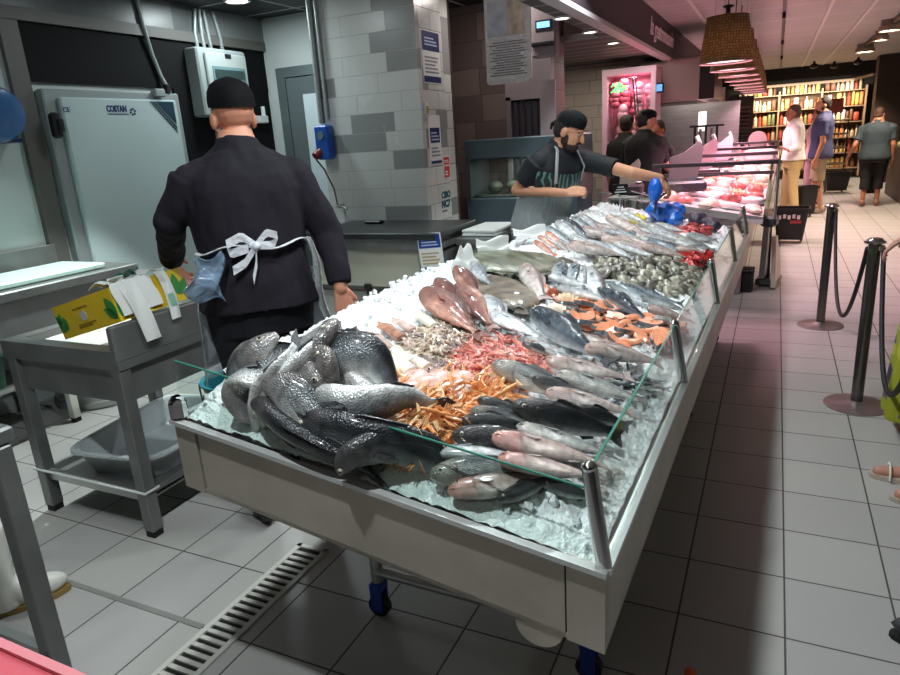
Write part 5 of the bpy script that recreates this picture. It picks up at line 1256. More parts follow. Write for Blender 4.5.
# ------------------------------------------------------------------ meat counter beyond the fish
mc = thing('meat_counter', 'long glass-fronted meat counter with pink light beyond the fish counter', 'counter', (-.5, 10, 0))
pkm = S('counter_body', 150, 136, 140, rough=.35, metal=.4); pkd = S('counter_dark', 58, 48, 54, rough=.4)
MB().box((-.61, 11.4, .36), (.78, 9.2, .72), bev=.01).build('body', pkm, mc, False)
MB().quadbox([(-1.0, 6.3, .95), (-.06, 6.3, .80), (-.06, 16.1, .80), (-1.0, 16.1, .95)], (0, 0, -.06)).build('deck', S('deck_white', 206, 190, 196, rough=.35), mc, False)
MB().box((-1.03, 11.2, .96), (.14, 9.8, .05), bev=.01).build('worktop', chrome, mc, False)
MB().quadbox([(-.03, 6.3, .78), (-.03, 16.1, .78), (.03, 16.1, 1.28), (.03, 6.3, 1.28)], (-.008, 0, 0)).build('front_glass', glass, mc, False)
MB().quadbox([(-1.0, 6.3, .80), (-.03, 6.3, .78), (.03, 6.3, 1.26), (-1.0, 6.3, 1.1)], (0, .008, 0)).build('end_glass', glass, mc, False)
for y in (6.3, 7.9, 9.6, 11.6):
    MB().box((-.48, y, 1.255), (1.0, .05, .035), bev=.004).build('shelf_rail', pkd, mc, False)
for y in (6.9, 8.7):
    MB().box((-.48, y, 1.13), (.96, .04, .03)).build('divider_bar', pkd, mc, False)
for y in (6.3, 8.7, 11.1, 13.5, 16.0):
    MB().cyl((.03, y, .78), (.03, y, 1.28), .014).build('post', chrome, mc)
meats = [('meat_piece', 'pale pink cut of meat on the lit deck of the meat counter', 'pale pink meat cuts', S('meat_pale', 240, 196, 186, rough=.35, noise_scale=24, noise_amt=.25, coat=.3)),
         ('meat_piece', 'deep red cut of meat on the lit deck of the meat counter', 'deep red meat cuts', S('meat_red', 206, 104, 100, rough=.35, noise_scale=24, noise_amt=.3, coat=.3)),
         ('sausage_coil', 'orange-pink sausages on the lit deck of the meat counter', 'orange-pink sausages', S('meat_orange', 236, 168, 136, rough=.35, noise_scale=24, noise_amt=.3, coat=.3)),
         ('meat_tray', 'white packaged tray on the lit deck of the meat counter', 'white packaged meat trays', S('tray_white', 236, 222, 226, rough=.3, coat=.4))]
random.seed(71)
first = [None]*4
for r in range(12):
    for c in range(5):
        k = random.choice((0, 0, 0, 1, 2, 3, 3)); nm, lab, grp, mm = meats[k]
        x, y = -.90+.185*c, 6.55+r*.62+U(-.1, .1); z = .95-(x+1.0)*.16+.03
        if first[k] is None:
            mb = MB()
            if k == 3: mb.box((0, 0, 0), (.16, .24, .05), bev=.012)
            elif k == 2:
                for j in range(5): mb.capsule((-.06+.03*j, -.1, 0), (-.055+.03*j, .1, .01*(j % 2)), .018)
            else:
                for j in range(5): mb.ell((U(-.05, .05), -.10+.05*j, .0), (U(.05, .08), .05, U(.025, .045)), nu=10, nv=7)
            first[k] = o = simple_obj(mb, nm, mm, lab, 'meat', grp)
        else: o = first[k].copy(); COL.objects.link(o)
        o.location = (x, y, z); o.rotation_euler = (0, .16, U(-.5, .5)); o.scale = (1, 1, U(.8, 1.5))
# scales with big curved back plates
def scale(x, y, rz, label, mm, s=1.):
    r = thing('shop_scale', label, 'scale', (x, y, .985), rz)
    mb = MB(); out = [(-.16, -.06), (.06, -.06), (.10, .02), (.13, .16), (.14, .27), (.11, .34), (.07, .31), (-.02, .24), (-.15, .20)]
    mb.prism([(px*s, 0, .12+pz*s) for px, pz in out], (0, .05, 0)); mb.xform(wmat(r)); mb.build('back_plate', mm, r, False)
    mb = MB().box((0, .1, .05), (.36*s, .3, .1), bev=.02).box((0, .05, .12), (.08, .06, .12)); mb.xform(wmat(r)); mb.build('scale_body', pkd, r, False)
    mb = MB().box((0, .16, .115), (.34*s, .24, .02), bev=.006); mb.xform(wmat(r)); mb.build('weighing_plate', chrome, r, False)
    mb = MB().cyl((.11*s, .02, .43*s), (.08*s, .02, .50*s), .02); mb.xform(wmat(r)); mb.build('knob', white_pl, r)
a = on_y(672, 160, 6.6)
scale(-.74, 6.75, .25, 'grey-backed scale nearest the fish counter, in front of the butchers', S('scale_grey', 122, 114, 118, rough=.35, metal=.4))
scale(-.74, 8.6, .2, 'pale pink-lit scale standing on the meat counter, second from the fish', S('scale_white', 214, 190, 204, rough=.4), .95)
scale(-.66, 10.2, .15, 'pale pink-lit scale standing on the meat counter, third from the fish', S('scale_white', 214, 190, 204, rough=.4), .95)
scale(-1.22, 6.55, .1, 'small grey-white scale behind the fishmonger\'s outstretched arm', S('scale_pale', 150, 140, 128, rough=.4), .62)
tbs = thing('side_table', 'narrow steel table carrying the small grey-white scale behind the fishmonger', 'table', (-1.24, 6.62, 0))
MB().box((-1.26, 6.62, .97), (.26, .5, .03), bev=.006).build('tabletop', steel_dark, tbs, False)
for sx in (-.1, .1):
    for sy in (-.2, .2): MB().box((-1.26+sx, 6.62+sy, .4775), (.035, .035, .955)).build('leg', steel_dark, tbs, False)
# machine and goods at the far end of the counter
sl = thing('slicer', 'white meat slicer at the far end of the meat counter', 'slicer', (-.25, 13.4, .9))
MB().box((-.25, 13.4, 1.0), (.5, .4, .2), bev=.04).build('base', S('slicer_white', 224, 210, 214, rough=.3), sl, False); MB().cyl((-.3, 13.35, 1.25), (-.3, 13.42, 1.25), .15, n=28).build('blade_guard', S('slicer_grey', 170, 150, 154, rough=.3, metal=.4), sl); MB().box((-.25, 13.3, 1.12), (.6, .1, .06)).build('carriage', black, sl, False)
random.seed(73); first = None
for k in range(16):
    if first is None:
        mb = MB().lathe([(.05, 0), (.055, .1), (.03, .16), (.03, .19), (.02, .2)], n=14); first = o = simple_obj(mb, 'jar', S('jar_pink', 210, 160, 160, rough=.3, noise_scale=8, noise_amt=.4), 'small pinkish jar lined up on the far end of the meat counter', 'jar', 'jars on the far end of the meat counter')
    else: o = first.copy(); COL.objects.link(o)
    o.location = (-1.05+.13*(k % 8), 14.6+.25*(k//8), .93-.0*k); o.scale = (1, 1, U(.8, 1.4))
# ------------------------------------------------------------------ behind the meat counter
ac = thing('meat_cabinet', 'glass-door ageing cabinet full of hanging meat under pink light', 'cabinet', (-1.75, 9.2, 0))
pf = S('cabinet_pink', 208, 176, 190, rough=.35)
ax0, ax1, ay = -2.02, -1.42, 9.05
for x in (ax0, ax1): MB().box((x, ay+.2, 1.2), (.06, .44, 2.2)).build('door_frame', pf, ac, False)
MB().box(((ax0+ax1)/2, ay+.2, 2.275), (.664, .446, .08)).build('top', pf, ac, False); MB().box(((ax0+ax1)/2, ay+.2, .5), (.62, .42, 1.0)).build('base', pf, ac, False)
MB().box(((ax0+ax1)/2, ay+.4, 1.6), (.6, .03, 1.3)).build('back_panel', S('cabinet_back', 206, 150, 166, rough=.5), ac, False)
MB().box(((ax0+ax1)/2, ay+.0, 1.6), (.54, .01, 1.24)).build('glass_door', glass, ac, False)
MB().quadbox([(-1.62, ay-.012, 1.55), (-1.60, ay-.012, 1.55), (-1.66, ay-.012, 2.2), (-1.68, ay-.012, 2.2)], (0, .008, 0)).quadbox([(-1.58, ay-.012, 1.5), (-1.565, ay-.012, 1.5), (-1.63, ay-.012, 2.2), (-1.645, ay-.012, 2.2)], (0, .008, 0)).build('handle', chrome, ac, False)
g = MB(); random.seed(75)
for k in range(24): g.box((-1.84+U(-.09, .09), ay-.012, 2.09+U(-.05, .05)), (.05, .006, .012), rot=Matrix.Rotation(U(-1, 1), 4, 'Y'))
g.build('neon_lettering', M('green_neon', (.05, .5, .12), emit=(.12, 1., .25), estr=2.2), ac, False)
first = None
hm = S('hanging_meat', 168, 74, 92, rough=.4, noise_scale=16, noise_amt=.45); hm2 = S('hanging_meat_pale', 220, 160, 176, rough=.4, noise_scale=16, noise_amt=.35)
fs_ = [None, None]
for k in range(14):
    i = k % 2
    if fs_[i] is None:
        mb = MB(); 
        for j in range(5): mb.ell((U(-.02, .02), U(-.02, .02), -.07*j), (.055+.012*(j % 2), .05, .06), nu=10, nv=7)
        fs_[i] = o = simple_obj(mb, 'hanging_meat', (hm, hm2)[i], ('dark red piece of meat hanging in the pink-lit cabinet', 'pale pink piece of meat hanging in the pink-lit cabinet')[i], 'meat', ('dark hanging meat', 'pale hanging meat')[i])
    else: o = fs_[i].copy(); COL.objects.link(o)
    o.scale = (U(.7, 1.2), 1, U(.8, 1.4)); o.location = (-1.93+.1*(k % 5)+.02*(k//5), ay+.12+.08*(k//5), 2.12-.32*(k % 3)+U(-.05, .05)-.1*(k//7))
bl = thing('blue_screen_sign', 'small glowing blue square beside the top of the meat cabinet', 'screen', (-1.36, 9.2, 2.05))
MB().box((-1.36, 9.15, 2.05), (.1, .06, .12), bev=.01).build('housing', black, bl, False); MB().box((-1.36, 9.115, 2.05), (.07, .006, .08)).build('screen', M('blue_screen2', (.02, .1, .4), emit=(.12, .35, .8), estr=1.5), bl, False)
# extractor hood
hd = thing('extractor_hood', 'large steel extractor hood over the kitchen behind the meat counter', 'hood', (-1.2, 10.4, 1.9))
MB().box((-1.30, 10.2, 2.14), (.74, 1.4, .52), bev=.01).build('hood_body', S('hood_steel', 168, 154, 148, rough=.35, metal=.25), hd, False)
MB().box((-.85, 10.2, 2.14), (.20, 1.35, .50)).build('side_duct', S('hood_dark', 44, 38, 40, rough=.35, metal=.3), hd, False)
MB().box((-1.30, 10.2, 1.875), (.7, 1.3, .02)).build('filter', S('hood_filter', 90, 88, 86, rough=.4, metal=.6), hd, False)
sp = thing('steel_splashback', 'steel splashback panel under the extractor hood', 'panel', (-1.25, 12.0, .9))
MB().box((-1.2, 12.0, 1.48), (1.3, .04, .84)).build('panel', steel, sp, False); MB().box((-1.9, 11.6, .85), (1.3, .7, .08)).build('bench', steel, sp, False); MB().box((-1.9, 11.7, .4), (1.2, .5, .8)).build('base', steel_dark, sp, False)
MB().box((-1.10, 11.97, 1.62), (.12, .03, .3)).build('lamp', M('kitchen_lamp', (.8, .8, .8), emit=(1, .95, .9), estr=.8), sp, False)
wp = thing('wall_panel_pale', 'pale upright panel at the right end of the kitchen', 'panel', (-1.2, 16.3, 0))
MB().box((on_y(713, 130, 16.3).x, 16.3, 1.15), (.42, .05, 2.3)).build('panel', S('pale_panel', 190, 184, 170, rough=.5), wp, False)
lv = thing('louvre_unit', 'dark louvred metal unit right of the pale panel', 'vent', (-.95, 16.9, 0))
MB().box((-.95, 16.9, 1.05), (.9, .1, 2.1)).build('frame', S('louvre_dark', 50, 44, 40, rough=.5), lv, False)
g = MB()
for k in range(9): g.box((-.95, 16.83, 1.2+.085*k), (.76, .05, .02), rot=Matrix.Rotation(.5, 4, 'X'))
g.build('slat_grid', S('louvre_slat', 110, 98, 84, rough=.4, metal=.4), lv, False)
ks = thing('kitchen_rack', 'dark rack of hanging utensils in front of the splashback', 'rack', (-.95, 11.2, .9))
MB().box((-.98, 11.4, 1.55), (.5, .03, .03)).build('bar', black, ks, False)
for k in range(5): MB().box((-1.15+.08*k, 11.4, 1.42-.04*(k % 2)), (.035, .02, .26)).build('utensil', (black, greytrim)[k % 2], ks, False)
# ------------------------------------------------------------------ pendant lamps
lampm = tile_mat('woven_lampshade', 'XZ', .022, .022, 0, 0, [lin((.70, .60, .46)), lin((.60, .50, .37))], [.55, .45], lin((.52, .42, .29)), .003, .45, stagger=.5)
_nt = lampm.node_tree; _b = _nt.nodes['Principled BSDF']; _o = _nt.nodes['Material Output']; _t = _nt.nodes.new('ShaderNodeBsdfTranslucent'); _mx = _nt.nodes.new('ShaderNodeMixShader'); _mx.inputs[0].default_value = .45
_nt.links.new(_b.inputs['Base Color'].links[0].from_socket, _t.inputs['Color']); _nt.links.new(_b.outputs[0], _mx.inputs[1]); _nt.links.new(_t.outputs[0], _mx.inputs[2]); _nt.links.new(_mx.outputs[0], _o.inputs['Surface'])
def pendant(first=None):
    r = thing('pendant_lamp', 'x', 'lamp', (0, 0, 0))
    MB().lathe([(.215, 0), (.165, .36), (.160, .36), (.205, .006), (.215, 0)], n=36, cap=False).build('lamp_shade', lampm, r, True, 0)
    MB().lathe([(.213, .004), (.213, -.006), (.200, -.006), (.200, .004)], n=36, cap=False).build('rim', S('shade_rim', 228, 190, 190, rough=.4), r)
    MB().cyl((0, 0, .012), (0, 0, .018), .20, n=32).build('diffuser', M('pink_diffuser', (.9, .7, .72), emit=(1., .62, .68), estr=2.0), r)
    MB().cyl((0, 0, .345), (0, 0, .352), .160, n=28).build('shade_top', S('shade_brown', 110, 78, 40, rough=.5), r)
    MB().lathe([(.012, .35), (.05, .36), (.05, .375), (.018, .385), (.018, .42), (.045, .43), (.045, .44), (.01, .45)], n=16).build('lamp_holder', black, r)
    MB().cyl((0, 0, .44), (0, 0, .72), .004, n=6).build('cord', black, r)
    MB().cyl((.1, 0, .35), (.1, 0, .72), .002, n=6).cyl((-.1, 0, .35), (-.1, 0, .72), .002, n=6).build('wire', chrome, r)
    return r
words = ('nearest the camera', 'second from the camera', 'third from the camera', 'fourth from the camera', 'fifth from the camera', 'sixth from the camera', 'seventh from the camera', 'eighth from the camera', 'last in the row')
p0 = pendant()
for k in range(9):
    o = p0 if k == 0 else dup(p0)
    y = 6.55+1.05*k
    o.location = (-.435-.0*k, y, 2.08); o['label'] = 'tan woven drum lampshade hanging over the meat counter, ' + words[k]; o['group'] = 'row of woven pendant lamps'
# ------------------------------------------------------------------ ceiling fittings
tr = thing('ceiling_track', 'black lighting track on the pale ceiling over the aisle', 'track', (-.03, 12, 2.79))
MB().box((-.015, 12.0, 2.795), (.04, 15, .03)).build('rail', black, tr, False)
for y in (9.5, 12.8, 16): MB().cyl((-.015, y, 2.72), (-.015, y, 2.79), .02).build('connector', black, tr)
def downlight(x, y, z, label, r=.06, e=6., col=(1, .97, .92)):
    d = thing('downlight', label, 'ceiling light', (x, y, z))
    MB().cyl((x, y, z-.004), (x, y, z+.01), r, n=24).build('lens', M('lamp_lens_%d' % int(e*10), (.9, .9, .9), emit=col, estr=e), d)
    MB().lathe([(r, -.006), (r+.018, -.008), (r+.022, .008), (r, .008)], (x, y, z), 24, cap=False).build('trim_ring', white_pl, d)
q = on_z(237, 1, 2.815); downlight(q.x, q.y, 2.815, 'round ceiling light in the dark grid ceiling above the fuse box', .09, 5)
for (px, py, w) in ((562, 18, 'left one'), (590, 32, 'middle one'), (613, 43, 'right one, farthest back')):
    q = on_z(px, py, 2.435); downlight(q.x, q.y, 2.435, 'small round light in the slatted canopy, ' + w, .05, 5)
def spot(x, y, z, label, r=.09):
    d = thing('ceiling_spot', label, 'spotlight', (x, y, z))
    MB().cyl((x, y, z+.06), (x, y, z+.2), r*.9).build('housing', S('spot_grey', 120, 110, 100, rough=.4), d)
    MB().lathe([(r, -.0), (r+.015, 0), (r+.01, .07), (r*.8, .07)], (x, y, z), 24, cap=False).build('trim_ring', S('spot_ring', 150, 130, 110, rough=.4), d)
    MB().cyl((x, y, z+.01), (x, y, z+.03), r*.96, n=24).build('lens', M('spot_lens', (1, .9, .8), emit=(1., .86, .66), estr=14), d)
for (px, py, r, w) in ((890, 28, .13, 'nearest of the bright row'), (881, 38, .10, 'second of the bright row'), (865, 50, .15, 'third and widest of the bright row')):
    q = on_z(px, py, 2.70); spot(q.x, q.y, 2.66, 'bright round spotlight under the aisle ceiling, ' + w, r)
MB_ = MB().box((1.36, 13.6, 2.775), (.05, 6, .05)); tag(MB_.build('spot_rail', S('rail_brown', 96, 80, 64, rough=.5), None, False), 'pale brown rail carrying the bright spotlights', 'rail')
for (px, py, w) in ((814, 66, 'nearest the black track'), (834, 66, 'in the middle'), (858, 62, 'nearest the dark column')):
    q = on_z(px, py, 2.7); d = thing('ceiling_camera', 'small dark ceiling fitting before the far bulkhead, ' + w, 'fitting', tuple(q))
    MB().cyl(q, q+Vector((0, 0, .1)), .03).build('stem', black, d); MB().ell(q, (.09, .09, .06)).build('dome', black, d)
# ------------------------------------------------------------------ far end of the store
blk = S('bulkhead_black', 22, 17, 17, rough=.6)
struct('beam_far', MB().box((.4, 20.6, 2.62), (3.4, .5, .42)).box((.4, 20.75, 2.3), (3.4, .2, .3)), blk)
struct('beam_far_strip', MB().quadbox([(-1.1, 20.3, 2.36), (1.6, 20.3, 2.36), (1.6, 20.3, 2.42), (-1.1, 20.3, 2.42)], (0, .05, 0)).quadbox([(1.6, 20.3, 2.36), (1.95, 19.4, 2.4), (1.95, 19.4, 2.46), (1.6, 20.3, 2.42)], (.03, 0, 0)), S('strip_pale', 190, 170, 150, rough=.5))
struct('column_far', MB().box((2.25, 19.0, 1.4), (.55, .5, 2.8)), S('column_dark', 48, 36, 30, rough=.6))
sh = thing('wall_shelving', 'tall lit shelving full of goods across the far end of the store', 'shelving', (.5, 20.6, 0))
wd = S('shelf_warm', 168, 140, 112, rough=.5)
MB().box((.5, 20.85, 1.15), (2.9, .05, 2.2)).build('back_panel', S('shelf_back', 120, 92, 66, rough=.6), sh, False)
for k in range(6): MB().box((.5, 20.62, .25+.38*k), (2.9, .42, .02)).build('shelf', wd, sh, False)
for x in (-.95, .0, .98, 1.95): MB().box((x, 20.62, 1.15), (.04, .44, 2.2)).build('upright', wd, sh, False)
cols = [('red', (190, 84, 64)), ('yellow', (226, 194, 104)), ('white', (226, 216, 204)), ('white', (226, 216, 204)), ('orange', (214, 148, 96)), ('brown', (120, 84, 62)), ('cream', (216, 196, 160)), ('cream', (216, 196, 160)), ('green', (130, 138, 90))]
fs_ = {}; random.seed(81)
for r in range(6):
    x = -.86
    while x < 1.86:
        w_, h_ = U(.06, .12), U(.2, .33)
        if any(abs(x+w_/2-u) < w_/2+.03 for u in (-.95, 0, .98, 1.95)): x += .03; continue
        n_, c_ = random.choice(cols); sh_ = random.choice(('packet', 'bottle'))
        if (n_, sh_) not in fs_:
            mb = MB().box((0, 0, .5), (1, 1, 1), bev=.12) if sh_ == 'packet' else MB().lathe([(.5, 0), (.5, .6), (.18, .78), (.18, .96), (.2, 1)], n=12)
            fs_[(n_, sh_)] = o = simple_obj(mb, sh_, S('goods_'+n_, *c_, rough=.45, noise_scale=3, noise_amt=.3), n_+' '+sh_+' among the goods on the lit far shelving', sh_, n_+' '+sh_+'s on the far shelving')
        else: o = fs_[(n_, sh_)].copy(); COL.objects.link(o)
        o.location = (x+w_/2, 20.56, .268+.38*r); o.scale = (w_*.95, .16, h_); x += w_+.012
# stand with thin shelves and basket trolley before the shelving
ds = thing('display_stand', 'thin dark wire stand with round trays before the far shelving', 'stand', (1.05, 18.0, 0))
for sx in (-1, 1): MB().cyl((1.15+sx*.28, 18, 0), (1.15+sx*.28, 18, 1.5), .015).build('upright', S('stand_dark', 50, 42, 36, rough=.5), ds)
for z in (.5, .85, 1.15, 1.45): MB().lathe([(.3, 0), (.33, .03), (.3, .035), (.02, .02)], (1.15, 18, z), 20).build('tray', S('tray_brown', 130, 110, 84, rough=.5), ds)
MB().box((1.15, 17.96, 1.78), (.3, .03, .3)).build('sign_board', S('board_red', 120, 44, 34, rough=.5), ds, False)
def basket(x, y, rz, label, sz=(.42, .34, .46), logo=True):
    r = thing('shopping_basket', label, 'shopping basket', (x, y, 0), rz)
    bm_ = S('basket_black', 22, 18, 20, rough=.45)
    w_, d_, h_ = sz
    def ring(a, b, z):
        return [Vector((px*a, py*b, z)) for px, py in ((-.5, -.42), (-.42, -.5), (.42, -.5), (.5, -.42), (.5, .42), (.42, .5), (-.42, .5), (-.5, .42))]
    mb = MB().loft([ring(w_*.74, d_*.74, .05), ring(w_*.97, d_*.97, h_), ring(w_*1.06, d_*1.06, h_), ring(w_*1.06, d_*1.06, h_-.035), ring(w_*1.0, d_*1.0, h_-.035), ring(w_*.94, d_*.94, h_-.004), ring(w_*.70, d_*.70, .065)])
    mb.xform(wmat(r)); mb.build('basket_body', bm_, r, False)
    mb = MB().tube([(-w_*.35, d_*.45, h_), (-w_*.33, d_*.62, h_-.02), (w_*.33, d_*.62, h_-.02), (w_*.35, d_*.45, h_)], .012, 8); mb.xform(wmat(r)); mb.build('handle', bm_, r)
    for sx in (-1, 1):
        mb = MB().cyl((sx*w_*.33-.012, d_*.3, .035), (sx*w_*.33+.012, d_*.3, .035), .035, n=14); mb.xform(wmat(r)); mb.build('wheel', bm_, r)
    if logo:
        mb = MB()
        for k in range(5): mb.box((-.13+.055*k, -d_*.49+.004, h_*.76+.012*(k % 2)), (.035, .012, .05))
        mb.xform(wmat(r)); mb.build('printed_patch', S('print_white2', 220, 206, 206), r, False)
        mb = MB().box((.06, -d_*.475, h_*.63), (.13, .014, .04)); mb.xform(wmat(r)); mb.build('printed_patch', S('print_dullred', 150, 50, 50), r, False)
    return r
q = on_z(790, 246, 0); basket(.245, 9.95, -.05, 'black shopping basket on wheels standing in the aisle by the meat counter')
basket(1.2, 16.6, .2, 'black shopping basket far down the aisle near the shelving', (.5, .4, .44), False)
basket(.52, 12.62, .3, 'black shopping basket half hidden between the two men', (.28, .24, .5), False)
# produce stand far right
pd = thing('produce_stand', 'stepped produce stand at the far right of the aisle', 'stand', (2.35, 14.5, 0))
MB().box((2.4, 14.5, .45), (.7, 3.4, .9)).build('base', S('stand_wood', 70, 52, 40, rough=.6), pd, False); MB().box((2.55, 14.5, 1.2), (.4, 3.4, .06)).build('step', S('stand_wood', 70, 52, 40), pd, False); MB().box((2.72, 14.5, 1.3), (.05, 3.4, 1.9)).build('back_panel', S('stand_back', 150, 130, 104, rough=.6), pd, False)
random.seed(91); fs_ = {}
for k in range(40):
    n_, c_ = random.choice((('green', (60, 130, 44)), ('leafy green', (40, 108, 40)), ('yellow', (210, 180, 70)), ('white', (206, 196, 170))))
    if n_ not in fs_: fs_[n_] = o = simple_obj(MB().ell((0, 0, 0), (.09, .09, .075), nu=12, nv=8), 'vegetable', S('veg_'+n_.replace(' ', '_'), *c_, rough=.5, noise_scale=20, noise_amt=.4), n_+' vegetable on the stepped produce stand', 'vegetable', n_+' vegetables on the produce stand')
    else: o = fs_[n_].copy(); COL.objects.link(o)
    o.location = (2.16+.14*(k % 2)+U(-.02, .02), 12.95+.15*(k//2), .97) if k < 36 else (2.5, 13+.2*k-7, 1.29)
# ------------------------------------------------------------------ barrier posts and ropes
def barrier(px, py, label):
    q = on_z(px, py, 0)
    r = thing('barrier_post', label, 'barrier post', (q.x, q.y, 0))
    MB().lathe([(.165, 0), (.165, .006), (.14, .012), (.05, .018), (.032, .03)], (q.x, q.y, 0), 40).build('base', S('base_steel', 160, 150, 150, rough=.3, metal=.85), r)
    MB().cyl((q.x, q.y, .015), (q.x, q.y, .93), .031, n=24).build('pole', S('pole_steel', 110, 106, 104, rough=.25, metal=.9), r)
    MB().lathe([(.034, .925), (.05, .93), (.052, .938), (.04, .945), (.033, .955), (.02, .958)], (q.x, q.y, 0), 28).build('cap', chrome, r)
    MB().box((q.x+.03, q.y-.02, .905), (.03, .03, .035), bev=.006).build('rope_clip', chrome, r, False)
    return q
b1 = barrier(820, 325, 'steel barrier post with round base, the farther one along the aisle')
b2 = barrier(856, 405, 'steel barrier post with round base, the nearer one at the right')
def rope(a, b, sag, label):
    pts = [a.lerp(b, k/28) - Vector((0, 0, sag*4*(k/28)*(1-k/28))) for k in range(29)]
    o = MB().tube(pts, .012, 8).build('barrier_rope', S('rope_black', 26, 24, 28, rough=.6, bump=.5, bump_scale=150), None); tag(o, label, 'rope')
rope(b1+Vector((.03, -.02, .905)), b2+Vector((-.03, .02, .90)), .58, 'dark rope sagging between the two steel barrier posts')
rope(b2+Vector((.04, -.02, .905)), Vector((.55, 2.9, .92)), .58, 'dark braided rope leaving the nearer post towards the viewer')
# leaning sign / stand at the far corner of the fish counter
q = Vector((-.02, 7.3, 0))
ds = thing('folded_stand', 'steel stand with slanting side plates at the far corner of the fish counter', 'stand', (q.x, q.y, 0), -.15)
mb = MB().prism([(-.02, -.2, .10), (-.02, .12, .10), (-.02, .04, .62), (-.02, -.12, .62)], (.05, 0, 0)); mb.xform(wmat(ds)); mb.build('side_plate', S('stand_plate', 136, 140, 136, rough=.3, metal=.6), ds, False)
mb = MB().prism([(.10, -.24, .02), (.10, .10, .02), (.06, -.02, .50), (.06, -.12, .50)], (.04, 0, 0)); mb.xform(wmat(ds)); mb.build('side_plate', S('stand_plate_pale', 186, 172, 156, rough=.35, metal=.4), ds, False)
mb = MB().box((.04, 0.0, .05), (.2, .3, .06), bev=.01).cyl((.03, 0, .06), (.02, 0, .6), .02); mb.xform(wmat(ds)); mb.build('base', S('stand_grey', 96, 96, 96, rough=.4, metal=.5), ds, False)
mb = MB().box((.02, -.04, .64), (.14, .2, .1), bev=.02); mb.xform(wmat(ds)); mb.build('head', S('stand_dark2', 54, 66, 68, rough=.4), ds, False)
dv = thing('black_bin', 'small black box on the floor beside the slanting steel stand', 'box', (-.19, 7.0, 0))
MB().box((-.19, 7.0, .10), (.16, .22, .2), bev=.02).build('box_body', black, dv, False); MB().box((-.19, 7.0, .205), (.17, .23, .02), bev=.006).build('lid', black, dv, False)
q = on_z(690, 674, 0); tag(MB().ell((q.x, q.y-.012, .012), (.017, .024, .015)).build('citrus_peel', S('scrap_orange', 226, 96, 40, rough=.5), None), 'small orange scrap on the dark floor at the bottom edge', 'scrap')
